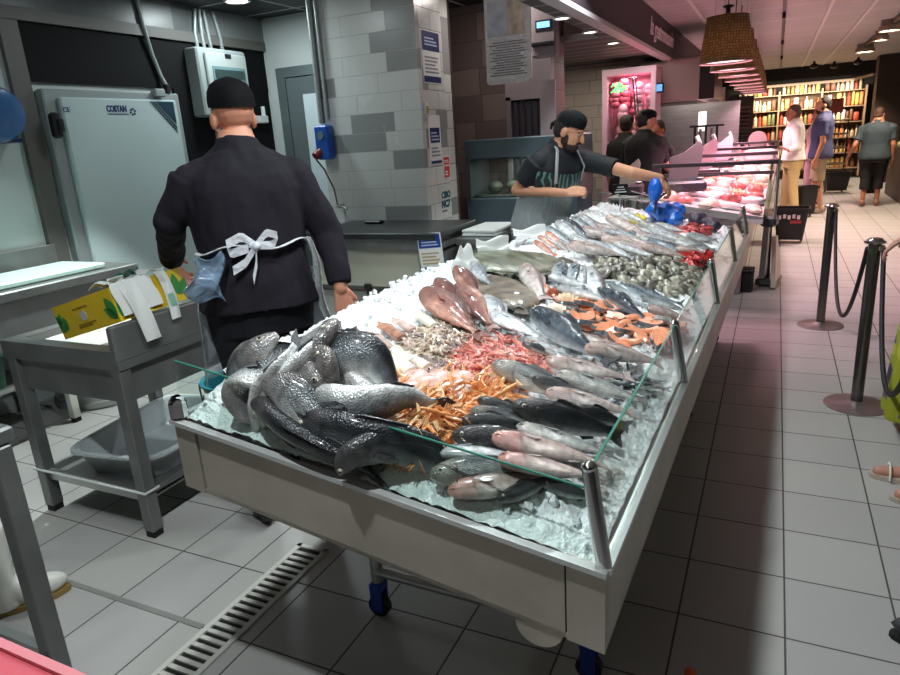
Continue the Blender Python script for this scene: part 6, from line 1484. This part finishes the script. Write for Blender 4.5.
# ------------------------------------------------------------------ people
def dp(px, py, d):
    r = ray(px, py); return r*(d/sqrt(r.x*r.x+r.y*r.y)) + Vector((0, 0, EYE))
TOR = [(.80, .165, .118, 0), (.90, .172, .125, -.005), (1.0, .160, .118, 0), (1.10, .156, .112, .005), (1.22, .172, .120, .005), (1.32, .186, .120, 0), (1.40, .160, .105, -.01), (1.455, .105, .080, -.015), (1.51, .062, .060, -.005), (1.56, .056, .057, .005)]
def tor(z):
    for a, b in zip(TOR, TOR[1:]):
        if z <= b[0]:
            k = max(0, (z-a[0])/(b[0]-a[0])); return [a[i]+(b[i]-a[i])*k for i in (1, 2, 3)]
    return list(TOR[-1][1:])
def person(label, loc, rz, h, skin, shirt, trous, lean=0., arms={}, head=(0, 0), cap=None, hair=None, beard=None, shoes=None, apron=None, vox=.009, fat=1., sleeve='long', hem=.84, tl='long', gait=.06, fold=.006, group=None, knot=False):
    s = h/1.75; root = thing('person', label, 'person', loc, rz, group); W = wmat(root); WI = W.inverted()
    z0 = .95
    def bend(p):
        x, y, z = p; t = max(0., min(1., (z-z0+.12)/.42)); a = lean*t; dz = z-z0
        return Vector((x, y*cos(a)+dz*sin(a), z0+dz*cos(a)-y*sin(a)))*s
    def ring(z, inf, n=28, fl=1.):
        rx, ry, cy = tor(z); rx = (rx*fat+inf)*fl; ry = (ry*fat+inf)*fl
        return [bend((rx*math.copysign(abs(cos(2*pi*j/n))**.9, cos(2*pi*j/n)), cy+ry*math.copysign(abs(sin(2*pi*j/n))**.9, sin(2*pi*j/n)), z)) for j in range(n)]
    def torso(mb, za, zb, inf, flare=0):
        n = 12; mb.loft([ring(za+(zb-za)*k/n, inf+flare*max(0, 1-k/4)) for k in range(n+1)])
    SH = {}
    for sd, sg in (('R', 1), ('L', -1)):
        shp = bend((sg*.168*fat, -.01, 1.385)); a = arms.get(sd)
        if a is None:
            el = shp + Vector((sg*.05, -.02, -.30))*s; wr = el + Vector((sg*.0, .07, -.25))*s; hd_ = Vector((0, .15, -1)); pn = Vector((-sg, 0, 0)); cu = .5
        else:
            el, wr = WI @ Vector(a[0]), WI @ Vector(a[1]); hd_ = (WI.to_3x3() @ Vector(a[2])).normalized(); pn = WI.to_3x3() @ Vector(a[3]); cu = a[4]
        SH[sd] = (shp, el, wr, hd_.normalized(), pn, cu)
    LG = {}
    for sd, sg in (('R', 1), ('L', -1)):
        hp = Vector((sg*.09*fat, 0, .90))*s; kn = Vector((sg*.10, .02+sg*gait*.5, .48))*s; an = Vector((sg*.105, -.01+sg*gait, .085))*s; LG[sd] = (hp, kn, an)
    hc = bend((0, .02, 1.605)); HR = Matrix.Rotation(head[0], 3, 'Z') @ Matrix.Rotation(-lean*.6-head[1], 3, 'X')
    H = lambda x, y, z: hc + HR @ (Vector((x, y, z))*s)
    hr = lambda r: tuple(v*s for v in r)
    # --- body: one continuous surface
    mb = MB(); torso(mb, .80, 1.56, 0)
    for sd, sg in (('R', 1), ('L', -1)):
        shp, el, wr, hd_, pn, cu = SH[sd]
        mb.capsule(shp, el, .052*s*fat, .041*s); mb.capsule(el, wr, .042*s, .028*s)
        d = hd_; n = (pn-d*pn.dot(d)).normalized(); t = n.cross(d)*(1)
        k0 = wr + d*.085*s
        for i in range(4):
            off = (-.030+.020*i)*s; mb.capsule(wr+t*off*.55+d*.012*s, k0+t*off, .0135*s, .0110*s, 8)
            L = (.040, .046, .043, .034)[i]*s; p = k0+t*off; dd = d
            for q, (f, r0, r1) in enumerate(((1, .0100, .0092), (.66, .0092, .0084), (.52, .0084, .0070))):
                ang = cu*(.55+.35*q); dd = (d*cos(ang*(q+1)*.75)+n*sin(ang*(q+1)*.75)).normalized(); p2 = p+dd*L*f; mb.capsule(p, p2, r0*s, r1*s, 8); p = p2
        th = -1 if sd == 'R' else 1
        th = -th if False else th
        b0 = wr+d*.02*s+t*.026*s*th; b1 = b0+(d*.75+t*.55*th+n*.35).normalized()*.042*s; b2 = b1+(d*.9+t*.1*th+n*.5).normalized()*.032*s; mb.capsule(b0, b1, .0135*s, .0110*s, 8); mb.capsule(b1, b2, .0110*s, .0085*s, 8)
        hp, kn, an = LG[sd]; mb.capsule(hp, kn, .085*s*fat, .056*s); mb.capsule(kn+Vector((0, -.01, -.03))*s, an, .056*s, .036*s); mb.capsule(kn+Vector((0, -.025, -.10))*s, kn+Vector((0, -.02, -.2))*s, .05*s, .045*s)
        mb.capsule(an+Vector((0, -.02, -.045))*s, an+Vector((0, .14, -.055))*s, .034*s, .028*s)
    for sg in (1, -1): mb.capsule(bend((sg*.03, -.015, 1.46)), bend((sg*.13*fat, -.0, 1.39)), .034*s, .045*s)
    mb.capsule(bend((0, -.0, 1.48)), H(0, -.015, -.06), .052*s, .054*s)
    mb.ell(H(0, -.012, .032), hr((.076, .096, .088)), HR); mb.ell(H(0, .022, -.03), hr((.062, .072, .085)), HR); mb.ell(H(0, .04, -.08), hr((.042, .046, .036)), HR)
    mb.capsule(H(0, .094, .018), H(0, .113, -.022), .010*s, .014*s, 8); mb.ell(H(0, .078, .035), hr((.052, .018, .012)), HR); mb.ell(H(0, .090, -.055), hr((.024, .012, .011)), HR)
    for sg in (-1, 1): mb.ell(H(sg*.077, -.008, -.008), hr((.012, .022, .033)), HR)
    for k in range(0): pass
    mb = remesh(mb, vox*.75, 2); mb.xform(W); mb.build('body', skin, root, True, 0)
    for sg in (-1, 1):
        e = MB(); e.ell(H(sg*.030, .084, .012), hr((.013, .010, .009)), HR, 10, 8); e.ell(H(sg*.030, .0925, .012), hr((.0055, .003, .0055)), HR, 8, 6, mi=1); e.xform(W); e.build('eye', [S('eye_white', 150, 140, 130, rough=.2), S('eye_iris', 40, 26, 18, rough=.2)], root)
    # --- clothes
    mb = MB(); torso(mb, hem, 1.475, .022, .02)
    for sd, sg in (('R', 1), ('L', -1)):
        shp, el, wr, *_ = SH[sd]; v = (el-shp)
        mb.ell(shp+Vector((-sg*.01, 0, 0)), hr((.068*fat, .066*fat, .066))); mb.capsule(bend((sg*.045, -.012, 1.455)), shp+Vector((-sg*.02, 0, 0.005)), .062*s, .064*s)
        if sleeve == 'long': mb.tube([shp, shp+v*.5, el, el+(wr-el)*.5, el+(wr-el)*.93], [.070*s*fat, .068*s, .060*s, .053*s, .047*s], 14); mb.ell(el, hr((.062, .062, .062)))
        else: mb.tube([shp, shp+v*.4, shp+v*.72], [.074*s*fat, .068*s, .066*s], 14)
    mb.tube([bend((0, -.014, 1.42)), bend((0, -.018, 1.53))], [.118*s, .076*s], 16)
    mb = remesh(mb, vox, 2, fold=fold, fscale=9, fstretch=(1.2, 1.2, .55)); mb.xform(W); mb.build('shirt' if sleeve == 'short' else 'jacket', shirt, root, True, 0)
    mb = MB(); torso(mb, .80, 1.04, .012)
    for sd in 'RL':
        hp, kn, an = LG[sd]
        if tl == 'long': mb.tube([hp+Vector((0, 0, .02)), kn, an+Vector((0, 0, -.01))], [.100*s*fat, .072*s, .062*s], 16)
        elif tl == 'mid': mb.tube([hp+Vector((0, 0, .02)), kn, kn+(an-kn)*.45], [.105*s*fat, .085*s, .080*s], 16)
        else: mb.tube([hp+Vector((0, 0, .02)), hp+(kn-hp)*.95], [.102*s*fat, .088*s], 16)
    mb = remesh(mb, vox, 2, fold=fold, fscale=7); mb.xform(W); mb.build('trousers' if tl == 'long' else 'shorts', trous, root, True, 0)
    if shoes:
        for sd in 'RL':
            an = LG[sd][2]; mb = MB(); mb.ell(an+Vector((0, .05, -.045))*s, hr((.044, .135, .04))); mb.ell(an+Vector((0, -.03, -.015))*s, hr((.042, .06, .055))); mb = remesh(mb, .012, 2)
            for v in mb.v: v.z = max(v.z, .002)
            mb.xform(W); mb.build('shoe', shoes, root, True, 0)
    if hair:
        mb = MB(); mb.ell(H(0, -.028, .040), hr((.081, .094, .092)), HR, 20, 14); mb.ell(H(0, -.05, -.01), hr((.072, .062, .065)), HR, 16, 10); mb = remesh(mb, .01, 1, fold=.004, fscale=30, fstretch=(1, 1, 1)); mb.xform(W); mb.build('hair', hair, root, True, 0)
    if beard:
        mb = MB(); mb.ell(H(0, .035, -.078), hr((.054, .058, .046)), HR); mb.ell(H(0, .075, -.075), hr((.036, .030, .032)), HR)
        for sg in (-1, 1): mb.ell(H(sg*.055, .01, -.045), hr((.014, .03, .04)), HR)
        mb.capsule(H(-.024, .092, -.043), H(.024, .092, -.043), .008*s); mb = remesh(mb, .007, 1, fold=.003, fscale=40, fstretch=(1, 1, 1)); mb.xform(W); mb.build('beard', beard, root, True, 0)
    if cap:
        mm, ht = cap; secs = []
        for (f, zz) in ((1.0, .024), (1.03, .022), (1.045, .045), (.99, .045+ht*.45), (.82, .045+ht*.78), (.52, .045+ht), (.1, .05+ht*1.08)):
            secs.append([H(.080*f*cos(2*pi*j/26), -.014+.100*f*sin(2*pi*j/26), zz+.12*(.1*f*sin(2*pi*j/26))+.018) for j in range(26)])
        mb = MB().loft(secs); 
        if knot: mb.tube([H(0, -.112, .03), H(.015, -.13, .0), H(.02, -.125, -.035)], [.012*s, .014*s, .006*s], 8)
        mb.xform(W); mb.build('cap', mm, root, True, 50)
    return dict(root=root, W=W, H=H, bend=bend, ring=ring, SH=SH, s=s, tor=tor, LG=LG, HR=HR, fat=fat)
skin_a = S('skin_fair', 202, 138, 112, rough=.5, sss=.12, noise_scale=9, noise_amt=.08); skin_b = S('skin_warm', 196, 142, 112, rough=.5, sss=.12, noise_scale=9, noise_amt=.08); skin_c = S('skin_tan', 164, 108, 84, rough=.5, sss=.1)
navyj = S('navy_jacket', 26, 23, 31, rough=.85, spec=.25, noise_scale=3, noise_amt=.10, bump=.35, bump_scale=16); navyt = S('navy_trousers', 16, 19, 28, rough=.85); blackt = S('black_shirt', 16, 16, 19, rough=.8); dkb = S('black_cap', 9, 9, 11, rough=.85, spec=.2)
beardg = S('beard_grey', 120, 108, 98, rough=.85); beardd = S('beard_dark', 46, 30, 24, rough=.85); hairb = S('hair_dark', 30, 22, 18, rough=.7); greyhair = S('hair_grey', 92, 82, 74, rough=.8)
# --- man in the navy jacket, seen from behind
mx, my = -1.95, 2.16
A = dict(R=(dp(328, 232, 2.98), dp(341, 288, 2.88), (.12, -.05, -1), (-.5, .6, 0), .55), L=(dp(170, 222, 2.98), dp(172, 262, 3.32), (-.3, .6, -.7), (.5, .3, 0), .5))
m1 = person('man in navy jacket and dark cap seen from behind, left of the fish counter', (mx, my, 0),   .80, 1.90, skin_a, navyj, navyt, lean=.11, arms=A, head=(.30, .0), cap=(dkb, .075), beard=beardg, shoes=S('boots_dark', 30, 30, 32, rough=.6), vox=.008, fat=1.10, hem=.90, fold=.011)
W, rg, s_ = m1['W'], m1['ring'], m1['s']
film = film_mat('apron_film', (.62, .70, .78), .42, .18); filmb = film_mat('apron_film_blue', (.22, .32, .44), .62, .2)
def apron_sheet(p, za, zb, a0, a1, off, bulge=0, fn=None):
    def f(u, v):
        z = za+(zb-za)*v; a = a0+(a1-a0)*u; rx, ry, cy = p['tor'](max(z, .82)); rx = rx*p['fat']+off; ry = ry*p['fat']+off
        k = 1+bulge*max(0, (1.0-z))+.03*sin(u*23)*(1-v)
        return p['W'] @ (p['bend']((rx*k*cos(a), cy+ry*k*sin(a), z)))
    return f
o = MB().sheet(apron_sheet(m1, .60, 1.02, -.10, pi+.10, .045, .3), 40, 16, .002).build('plastic_apron', film, m1['root'])
o = MB().sheet(apron_sheet(m1, 1.02, 1.36, .6, pi-.6, .045), 20, 10, .002).build('apron_bib', film, m1['root'])
# ties and bow at the back
o = MB(); pts = []
for k in range(25):
    a = -.30 - (pi-.60)*k/24; rx, ry, cy = tor(1.13); pts.append(W @ m1['bend'](((rx*1.10+.040)*cos(a), cy+(ry*1.10+.040)*sin(a), 1.13+.012*sin(k*.5))))
o.tube(pts, .011, 8, flat=.35); filmw = film_mat('apron_tie', (.80, .82, .86), .75, .2); o.build('apron_tie', filmw, m1['root'])
bk = W @ m1['bend']((.0, -.175, 1.135)); bx_ = (W.to_3x3() @ Vector((1, 0, 0))); by_ = (W.to_3x3() @ Vector((0, -1, 0))); up_ = Vector((0, 0, 1)); bow = MB()
def ribbon(pts, w_): 
    P_ = [bk+bx_*x+up_*z+by_*y for x, y, z in pts]
    bow.sheet(lambda u, v: (lambda i, f: P_[i].lerp(P_[min(i+1, len(P_)-1)], f)+up_*(v-.5)*w_)(min(int(u*(len(P_)-1)), len(P_)-2), u*(len(P_)-1)-min(int(u*(len(P_)-1)), len(P_)-2)) , 14, 2, .0015)
ribbon([(0, 0, 0), (-.05, .02, .045), (-.11, .025, .02), (-.10, .01, -.02), (-.03, .012, -.005)], .035); ribbon([(0, 0, 0), (.045, .02, .05), (.085, .025, .035), (.07, .01, .0), (.01, .012, 0)], .03)
ribbon([(0, .005, 0), (-.05, .02, -.06), (-.10, .02, -.085)], .035); ribbon([(.0, .005, 0), (-.01, .02, -.07), (-.03, .025, -.13)], .035); bow.ell(bk+by_*.012, (.018, .018, .018)); bow.build('apron_bow', filmw, m1['root'])
# loose apron flaps either side
L_ = [dp(222, 252, 2.72), dp(196, 262, 2.62), dp(186, 302, 2.62), dp(224, 300, 2.72)]
o = MB().sheet(lambda u, v: L_[0].lerp(L_[1], u).lerp(L_[3].lerp(L_[2], u), v)+Vector((.02*sin(u*6), .02*sin(v*7), .012*sin(u*9+v*5))), 14, 12, .002).build('apron_flap', filmb, m1['root'])
R_ = [dp(306, 236, 2.86), dp(314, 240, 2.80), dp(336, 326, 2.72), dp(326, 326, 2.84)]
o = MB().sheet(lambda u, v: R_[0].lerp(R_[1], u).lerp(R_[3].lerp(R_[2], u), v)+Vector((.012*sin(v*7), .012*sin(u*5), 0)), 8, 18, .002).build('apron_flap', film_mat('apron_film_grey', (.55, .56, .56), .7, .2), m1['root'])
# --- fishmonger bending over the counter
fx_, fy_ = -1.60, 4.97
frz = atan2(-.86, -.50)
A = dict(R=(dp(517, 190, 5.02), dp(566, 193, 4.86), (1, .1, .12), (0, .6, -.5), 1.1), L=(dp(632, 173, 4.98), dp(660, 178, 5.0), (.55, .1, -.75), (-.6, .1, -.5), .8))
m2 = person('bearded fishmonger in black cap and clear apron bending over the counter with outstretched arm', (fx_, fy_, 0), frz, 1.83, skin_b, S('tee_dark', 20, 24, 30, rough=.8), navyt, lean=.46, arms=A, head=(.42, .18), cap=(S('cap_greenblack', 11, 17, 19, rough=.85, spec=.2), .07), knot=True, beard=beardd, hair=hairb, shoes=rubber, vox=.008, fat=1.1, sleeve='short', hem=.88)
film2 = film_mat('apron_film_clear', (.56, .62, .64), .36, .15)
pat = bpy.data.materials.new('patterned_front'); pat.use_nodes = True; nt = pat.node_tree; b = nt.nodes['Principled BSDF']; wv = nt.nodes.new('ShaderNodeTexWave'); wv.inputs['Scale'].default_value = 9; wv.inputs['Distortion'].default_value = 9; wv.inputs['Detail'].default_value = 3
tc = nt.nodes.new('ShaderNodeTexCoord'); nt.links.new(tc.outputs['Object'], wv.inputs['Vector']); cr = nt.nodes.new('ShaderNodeValToRGB'); cr.color_ramp.elements[0].position = .62; cr.color_ramp.elements[0].color = (.008, .014, .016, 1); cr.color_ramp.elements[1].position = .8; cr.color_ramp.elements[1].color = (.10, .22, .20, 1); nt.links.new(wv.outputs['Fac'], cr.inputs[0]); nt.links.new(cr.outputs[0], b.inputs['Base Color']); b.inputs['Roughness'].default_value = .35
MB().sheet(apron_sheet(m2, .62, 1.36, .35, pi-.35, .036, .1), 30, 20, .002).build('patterned_apron', pat, m2['root'])
MB().sheet(apron_sheet(m2, .60, 1.22, -.25, pi+.25, .055, .25), 36, 18, .002).build('plastic_apron', film2, m2['root'])
pts = []
for sg in (1, -1):
    q = [m2['W'] @ m2['bend'](p) for p in ((sg*.12, .155, 1.30), (sg*.13, .13, 1.40), (sg*.09, .05, 1.49), (sg*.05, -.06, 1.52))]
    MB().tube(q, .012, 8, flat=.4).build('apron_strap', S('strap_grey', 150, 154, 156, rough=.4), m2['root'])
# tongs and blue glove-like scoop in his hand
hp_ = dp(667, 192, 4.98)
tg = thing('tongs', 'dark-handled steel tongs hanging from the fishmonger\'s outstretched hand', 'tongs', tuple(hp_))
e1, e2, e3 = dp(646, 208, 4.9), dp(640, 200, 4.95), dp(632, 214, 4.85)
MB().tube([hp_, hp_.lerp(e1, .5), dp(655, 212, 4.8)], [.012, .013, .010], 8, flat=.6).build('handle', black, tg)
MB().tube([hp_, dp(652, 196, 4.95), dp(632, 191, 5.0)], [.008, .013, .016], 8, flat=.3).build('blade', chrome, tg); MB().tube([hp_, dp(650, 202, 4.95), dp(630, 199, 4.95)], [.008, .013, .016], 8, flat=.3).build('blade', chrome, tg)
bs_ = dp(655, 190, 4.95); mb = MB(); mb.ell(bs_, (.05, .035, .085)); mb.ell(bs_+Vector((0, 0, -.05)), (.035, .03, .04)); mb = remesh(mb, .008, 2, fold=.006, fscale=25, fstretch=(1, 1, 1)); tag(mb.build('plastic_glove', S('glove_blue', 24, 100, 210, rough=.3, coat=.4), None, True, 0), 'blue plastic glove held below the fishmonger\'s hand', 'glove')
# --- butchers
def arms_at(): return {}
person('butcher in black T-shirt and black hat seen from behind, beside the grey scale', (-1.34, 7.9, 0), -.45, 1.80, skin_b, blackt, blackt, lean=.08, head=(-.55, .1), cap=(dkb, .06), hair=hairb, shoes=rubber, vox=.013, sleeve='short', fat=1.15, arms=dict(R=((-1.12, 8.12, 1.16), (-1.02, 8.32, 1.03), (.1, .9, -.4), (-1, 0, 0), .8)))
person('butcher in black hat hidden behind the larger butcher, at his left', (-1.66, 8.6, 0), -.3, 1.77, skin_b, blackt, blackt, head=(.2, .05), cap=(dkb, .05), hair=hairb, shoes=rubber, vox=.014, sleeve='short')
person('dark-haired butcher in black looking down behind the grey scale', (-1.27, 8.72, 0), pi-.6, 1.68, skin_c, blackt, blackt, lean=.06, head=(.1, .35), hair=hairb, shoes=rubber, vox=.014, sleeve='short', fat=.92)
# --- customers
wsh = S('shirt_white', 226, 214, 212, rough=.75); khk = S('chinos_khaki', 186, 160, 110, rough=.8)
person('man in white shirt and khaki trousers standing at the meat counter, facing left', (.26, 12.2, 0), pi/2+.15, 1.80, skin_c, wsh, khk, lean=.05, head=(.1, .15), hair=greyhair, shoes=S('shoe_brown', 90, 66, 48), vox=.013, fat=1.05, hem=.92, arms=dict(L=((.30, 11.93, 1.14), (.19, 11.95, 1.10), (-.8, 0, .5), (0, 0, -1), .9), R=((.36, 12.42, 1.15), (.19, 12.42, 1.10), (-.8, -.1, .5), (0, 0, -1), .9)))
person('man in blue T-shirt and beige shorts standing behind the man in the white shirt', (.68, 13.1, 0), pi/2-.1, 1.90, skin_b, S('tee_blue', 62, 66, 104, rough=.8), S('shorts_beige', 170, 152, 124, rough=.85), head=(.25, .15), hair=hairb, shoes=S('shoe_grey', 150, 130, 112), vox=.013, sleeve='short', tl='short', fat=1.1, beard=S('beard_brown', 70, 48, 38, rough=.85))
person('person in pale pink top partly hidden behind the man in the blue T-shirt', (.66, 14.3, 0), pi/2+.5, 1.74, skin_c, S('top_pink', 214, 168, 172, rough=.8), S('skirt_pink', 190, 150, 160, rough=.8), head=(.2, .1), hair=hairb, shoes=rubber, vox=.014, sleeve='short')
w1 = person('woman in dark teal T-shirt and black cropped trousers seen from behind by the produce', (1.56, 14.0, 0), -.25, 1.68, skin_c, S('tee_teal', 44, 58, 66, rough=.8), S('leggings_black', 14, 13, 15, rough=.8), lean=.04, head=(-.3, .2), hair=S('hair_brown', 74, 50, 36, rough=.75), shoes=S('sandal_brown', 140, 96, 76), vox=.013, sleeve='short', tl='mid', fat=1.32, arms=dict(L=((1.24, 13.95, 1.05), (1.16, 14.08, .82), (0, .2, -1), (1, 0, 0), .5)))
tag(MB().sheet(lambda u, v: (1.60+.12*sin(u*pi*2), 14.25+.06*cos(u*2*pi), .55-.35*v+.0), 16, 4, .004).build('black_bag', blackt, None), 'black bag hanging in front of the woman in the dark teal T-shirt', 'bag')
# --- person in the long patterned dress at the right edge
dm = bpy.data.materials.new('patterned_dress'); dm.use_nodes = True; nt = dm.node_tree; b = nt.nodes['Principled BSDF']; vo = nt.nodes.new('ShaderNodeTexVoronoi'); vo.inputs['Scale'].default_value = 13; tc = nt.nodes.new('ShaderNodeTexCoord'); nt.links.new(tc.outputs['Object'], vo.inputs['Vector']); cr = nt.nodes.new('ShaderNodeValToRGB'); cr.color_ramp.interpolation = 'CONSTANT'
for i, (p_, c_) in enumerate(((0, (148, 152, 36)), (.5, (96, 78, 108)), (.72, (172, 168, 60)))):
    e = cr.color_ramp.elements[i] if i < 2 else cr.color_ramp.elements.new(p_); e.position = p_; e.color = (*C8(*c_), 1)
nt.links.new(vo.outputs['Color'], cr.inputs[0]); nt.links.new(cr.outputs[0], b.inputs['Base Color']); b.inputs['Roughness'].default_value = .8
px_, py_ = .83, 3.72
wd = person('person in a long yellow and purple patterned dress at the right edge', (px_, py_, 0), 1.45, 1.68, S('skin_pinkish', 176, 126, 108, rough=.5), dm, dm, head=(.2, .1), hair=hairb, vox=.012, sleeve='short', gait=.04, shoes=S('shoe_beige', 150, 126, 106), arms=dict(L=((.83, 3.50, 1.20), (.575, 3.56, 1.07), (-.75, .1, -.6), (0, 0, -1), .5)))
sk_ = MB(); secs = []
for z, r in ((1.02, .17), (.8, .21), (.5, .235), (.16, .255), (.14, .25)): secs.append([Vector((px_+(r+.018*cos(9*2*pi*j/72)*(1.1-z))*cos(2*pi*j/72), py_+(r*.9+.018*cos(9*2*pi*j/72)*(1.1-z))*sin(2*pi*j/72), z)) for j in range(72)])
sk_.loft(secs); sk_.build('dress_skirt', dm, wd['root'])
w2 = person('person in pale strappy sandals beyond the right edge, only the feet in view', (.675, 3.17, 0), pi/2, 1.68, S('skin_pinkish', 176, 126, 108), S('top_grey', 120, 116, 120, rough=.8), S('shorts_dark', 52, 50, 60, rough=.8), hair=hairb, vox=.012, sleeve='short', tl='short', gait=.03)
for sd in 'RL':
    an = w2['LG'][sd][2]; c = Vector((an.x, an.y+.05, 0)); 
    mb = MB().prism([c+Vector((.045*cos(2*pi*j/20), .125*sin(2*pi*j/20), 0)) for j in range(20)], (0, 0, .022)); mb.xform(w2['W'])
    so = mb.build('sandal_sole', S('sandal_sole', 176, 164, 150, rough=.6), w2['root'], False)
    for y, w_, h_ in ((.045, .046, .058), (-.005, .046, .072), (-.06, .042, .085)):
        mb = MB().tube([c+Vector((w_*cos(t), y, .012+h_*sin(t))) for t in [pi*j/12 for j in range(13)]], .010, 8, flat=.5); mb.xform(w2['W']); mb.build('sandal_strap', S('sandal_white', 220, 212, 204, rough=.5), w2['root'])
q = on_z(900, 640, 0); r = thing('shoe', 'dark grey shoe poking in at the right edge of the floor', 'shoe', (q.x+.12, q.y, 0), 1.5)
Wm = wmat(r); mb = MB(); mb.ell((0, 0, .05), (.05, .15, .045)); mb.ell((0, -.08, .08), (.048, .07, .06)); mb = remesh(mb, .01, 2)
for v in mb.v: v.z = max(v.z, .001)
mb.xform(Wm); mb.build('upper', S('shoe_dark', 52, 52, 56, rough=.6), r)
mb = MB().prism([(.05*cos(2*pi*j/20), .15*sin(2*pi*j/20), 0) for j in range(20)], (0, 0, .018)); mb.xform(Wm); mb.build('sole', rubber, r, False)
# ------------------------------------------------------------------ light
def lamp(name, typ, loc, e, col=(1, 1, 1), size=.2, rot=(0, 0, 0), spot=None, blend=.5, target=None, sy=None):
    L = bpy.data.lights.new(name, typ); L.energy = e; L.color = col
    if typ == 'AREA':
        L.shape = 'DISK' if sy is None else 'RECTANGLE'; L.size = size
        if sy: L.size_y = sy
    else: L.shadow_soft_size = size
    if typ == 'SPOT': L.spot_size = spot; L.spot_blend = blend
    o = bpy.data.objects.new(name, L); COL.objects.link(o); o.location = loc
    if target is not None: o.rotation_euler = (Vector(target)-Vector(loc)).to_track_quat('-Z', 'Y').to_euler()
    else: o.rotation_euler = rot
    return o
cool = (.90, .98, 1.0)
for k, y in enumerate((.60, 1.7, 2.7, 3.7, 4.8)):  # the foremost spot is added to brighten the counter's front panel and ice
    lamp('counter_spot', 'SPOT', (-.93, y, 2.78), (118, 70, 70, 68, 58)[k], cool, .04, spot=radians(138), blend=.35, target=(-.93, y, 0))
lamp('left_spot', 'SPOT', (-3.5, 2.9, 2.8), 300, (.90, 1, .98), .05, spot=radians(68), blend=.25, target=(-3.5, 2.9, 0))
lamp('left_spot', 'SPOT', (-2.75, .9, 2.8), 60, (.92, 1, .98), .05, spot=radians(44), blend=.3, target=(-2.75, .9, 0))
lamp('left_ceiling_lamp', 'AREA', (-4.05, 4.72, 2.79), 17, (.86, .98, 1.), .25)
lamp('left_ceiling_lamp', 'AREA', (-3.6, 3.7, 2.79), 8, (.86, .98, 1.), .3)
for (px, py) in ((562, 18), (590, 32), (613, 43)):
    q = on_z(px, py, 2.42); lamp('canopy_lamp', 'SPOT', (q.x, q.y, 2.41), 14, (1, .92, .86), .05, spot=radians(120))
for k in range(9): lamp('pendant_glow', 'SPOT', (-.435, 6.55+1.05*k, 2.05), 155, (1, .56, .66), .12, spot=radians(108), blend=.4)
for k in range(9): lamp('shade_glow', 'POINT', (-.435, 6.55+1.05*k, 2.26), 2.6, (1, .84, .74), .05)
lamp('cabinet_glow', 'AREA', (-1.72, 9.15, 2.2), 9, (1, .45, .6), .3)
lamp('aisle_lamp', 'SPOT', (.45, 6.0, 2.75), 40, (1, .45, .70), .1, spot=radians(58), blend=.8, target=(.5, 6.0, 0))  # added pink fill that tints the floor like the meat lamps' glow
lamp('pillar_fill', 'AREA', (-2.2, 5.75, 2.78), 6, (1, .88, .82), .3)  # added fill, no fitting: brightens the brown pillar and cold cabinet
lamp('left_ceiling_lamp', 'AREA', (-3.7, 2.0, 2.79), 6, (.86, .98, 1.), .3)  # added fill without a fitting, lifts the near part of the left wall
lamp('front_fill', 'AREA', (-.6, -1.2, 2.75), 6, (1, .95, .9), .6, target=(-.7, 1.2, .7))  # unseen fill added behind the camera for the fish and counter front
lamp('sign_fill', 'AREA', (-1.8, 4.0, 2.7), 4, (1, .92, .88), .2, target=(-2.0, 5.6, 2.0))  # added fill aimed at the hanging sign, no fitting
lamp('case_fill', 'AREA', (-2.13, 6.2, 1.38), 3.5, (.95, 1, .92), .5)  # fill light added inside the display case to brighten its interior
lamp('kitchen_lamp', 'AREA', (-1.5, 8.6, 2.38), 5, (1, .85, .82), .4)
lamp('kitchen_lamp', 'AREA', (-1.3, 11.2, 2.4), 22, (1, .95, .9), .5)
lamp('brick_wall_lamp', 'AREA', (-2.1, 8.3, 2.4), 10, (1, .85, .7), .4)
for y in (10.5, 13.0, 15.5, 18.0): lamp('aisle_lamp', 'SPOT', (1.35, y, 2.70), 420, (1, .80, .60), .12, spot=radians(110), blend=.6, target=(1.2, y, 0))
lamp('aisle_lamp', 'SPOT', (1.0, 8.2, 2.72), 150, (1, .76, .72), .12, spot=radians(80), blend=.6, target=(1.0, 8.2, 0))
lamp('shelf_lamp', 'AREA', (.5, 19.9, 2.2), 72, (1, .84, .66), 2.6, target=(.5, 20.8, 1.0), sy=.15)
w = bpy.data.worlds.new('world'); scene.world = w; w.use_nodes = True
w.node_tree.nodes['Background'].inputs['Color'].default_value = (.70, .42, .36, 1); w.node_tree.nodes['Background'].inputs['Strength'].default_value = .03
scene.view_settings.view_transform = 'Standard'; scene.view_settings.look = 'None'; scene.view_settings.gamma = 1; scene.view_settings.exposure = 0
scene.view_settings.use_curve_mapping = False
scene.cycles.max_bounces = 8; scene.cycles.transparent_max_bounces = 16; scene.cycles.caustics_reflective = False; scene.cycles.caustics_refractive = False
scene.cycles.use_denoising = True
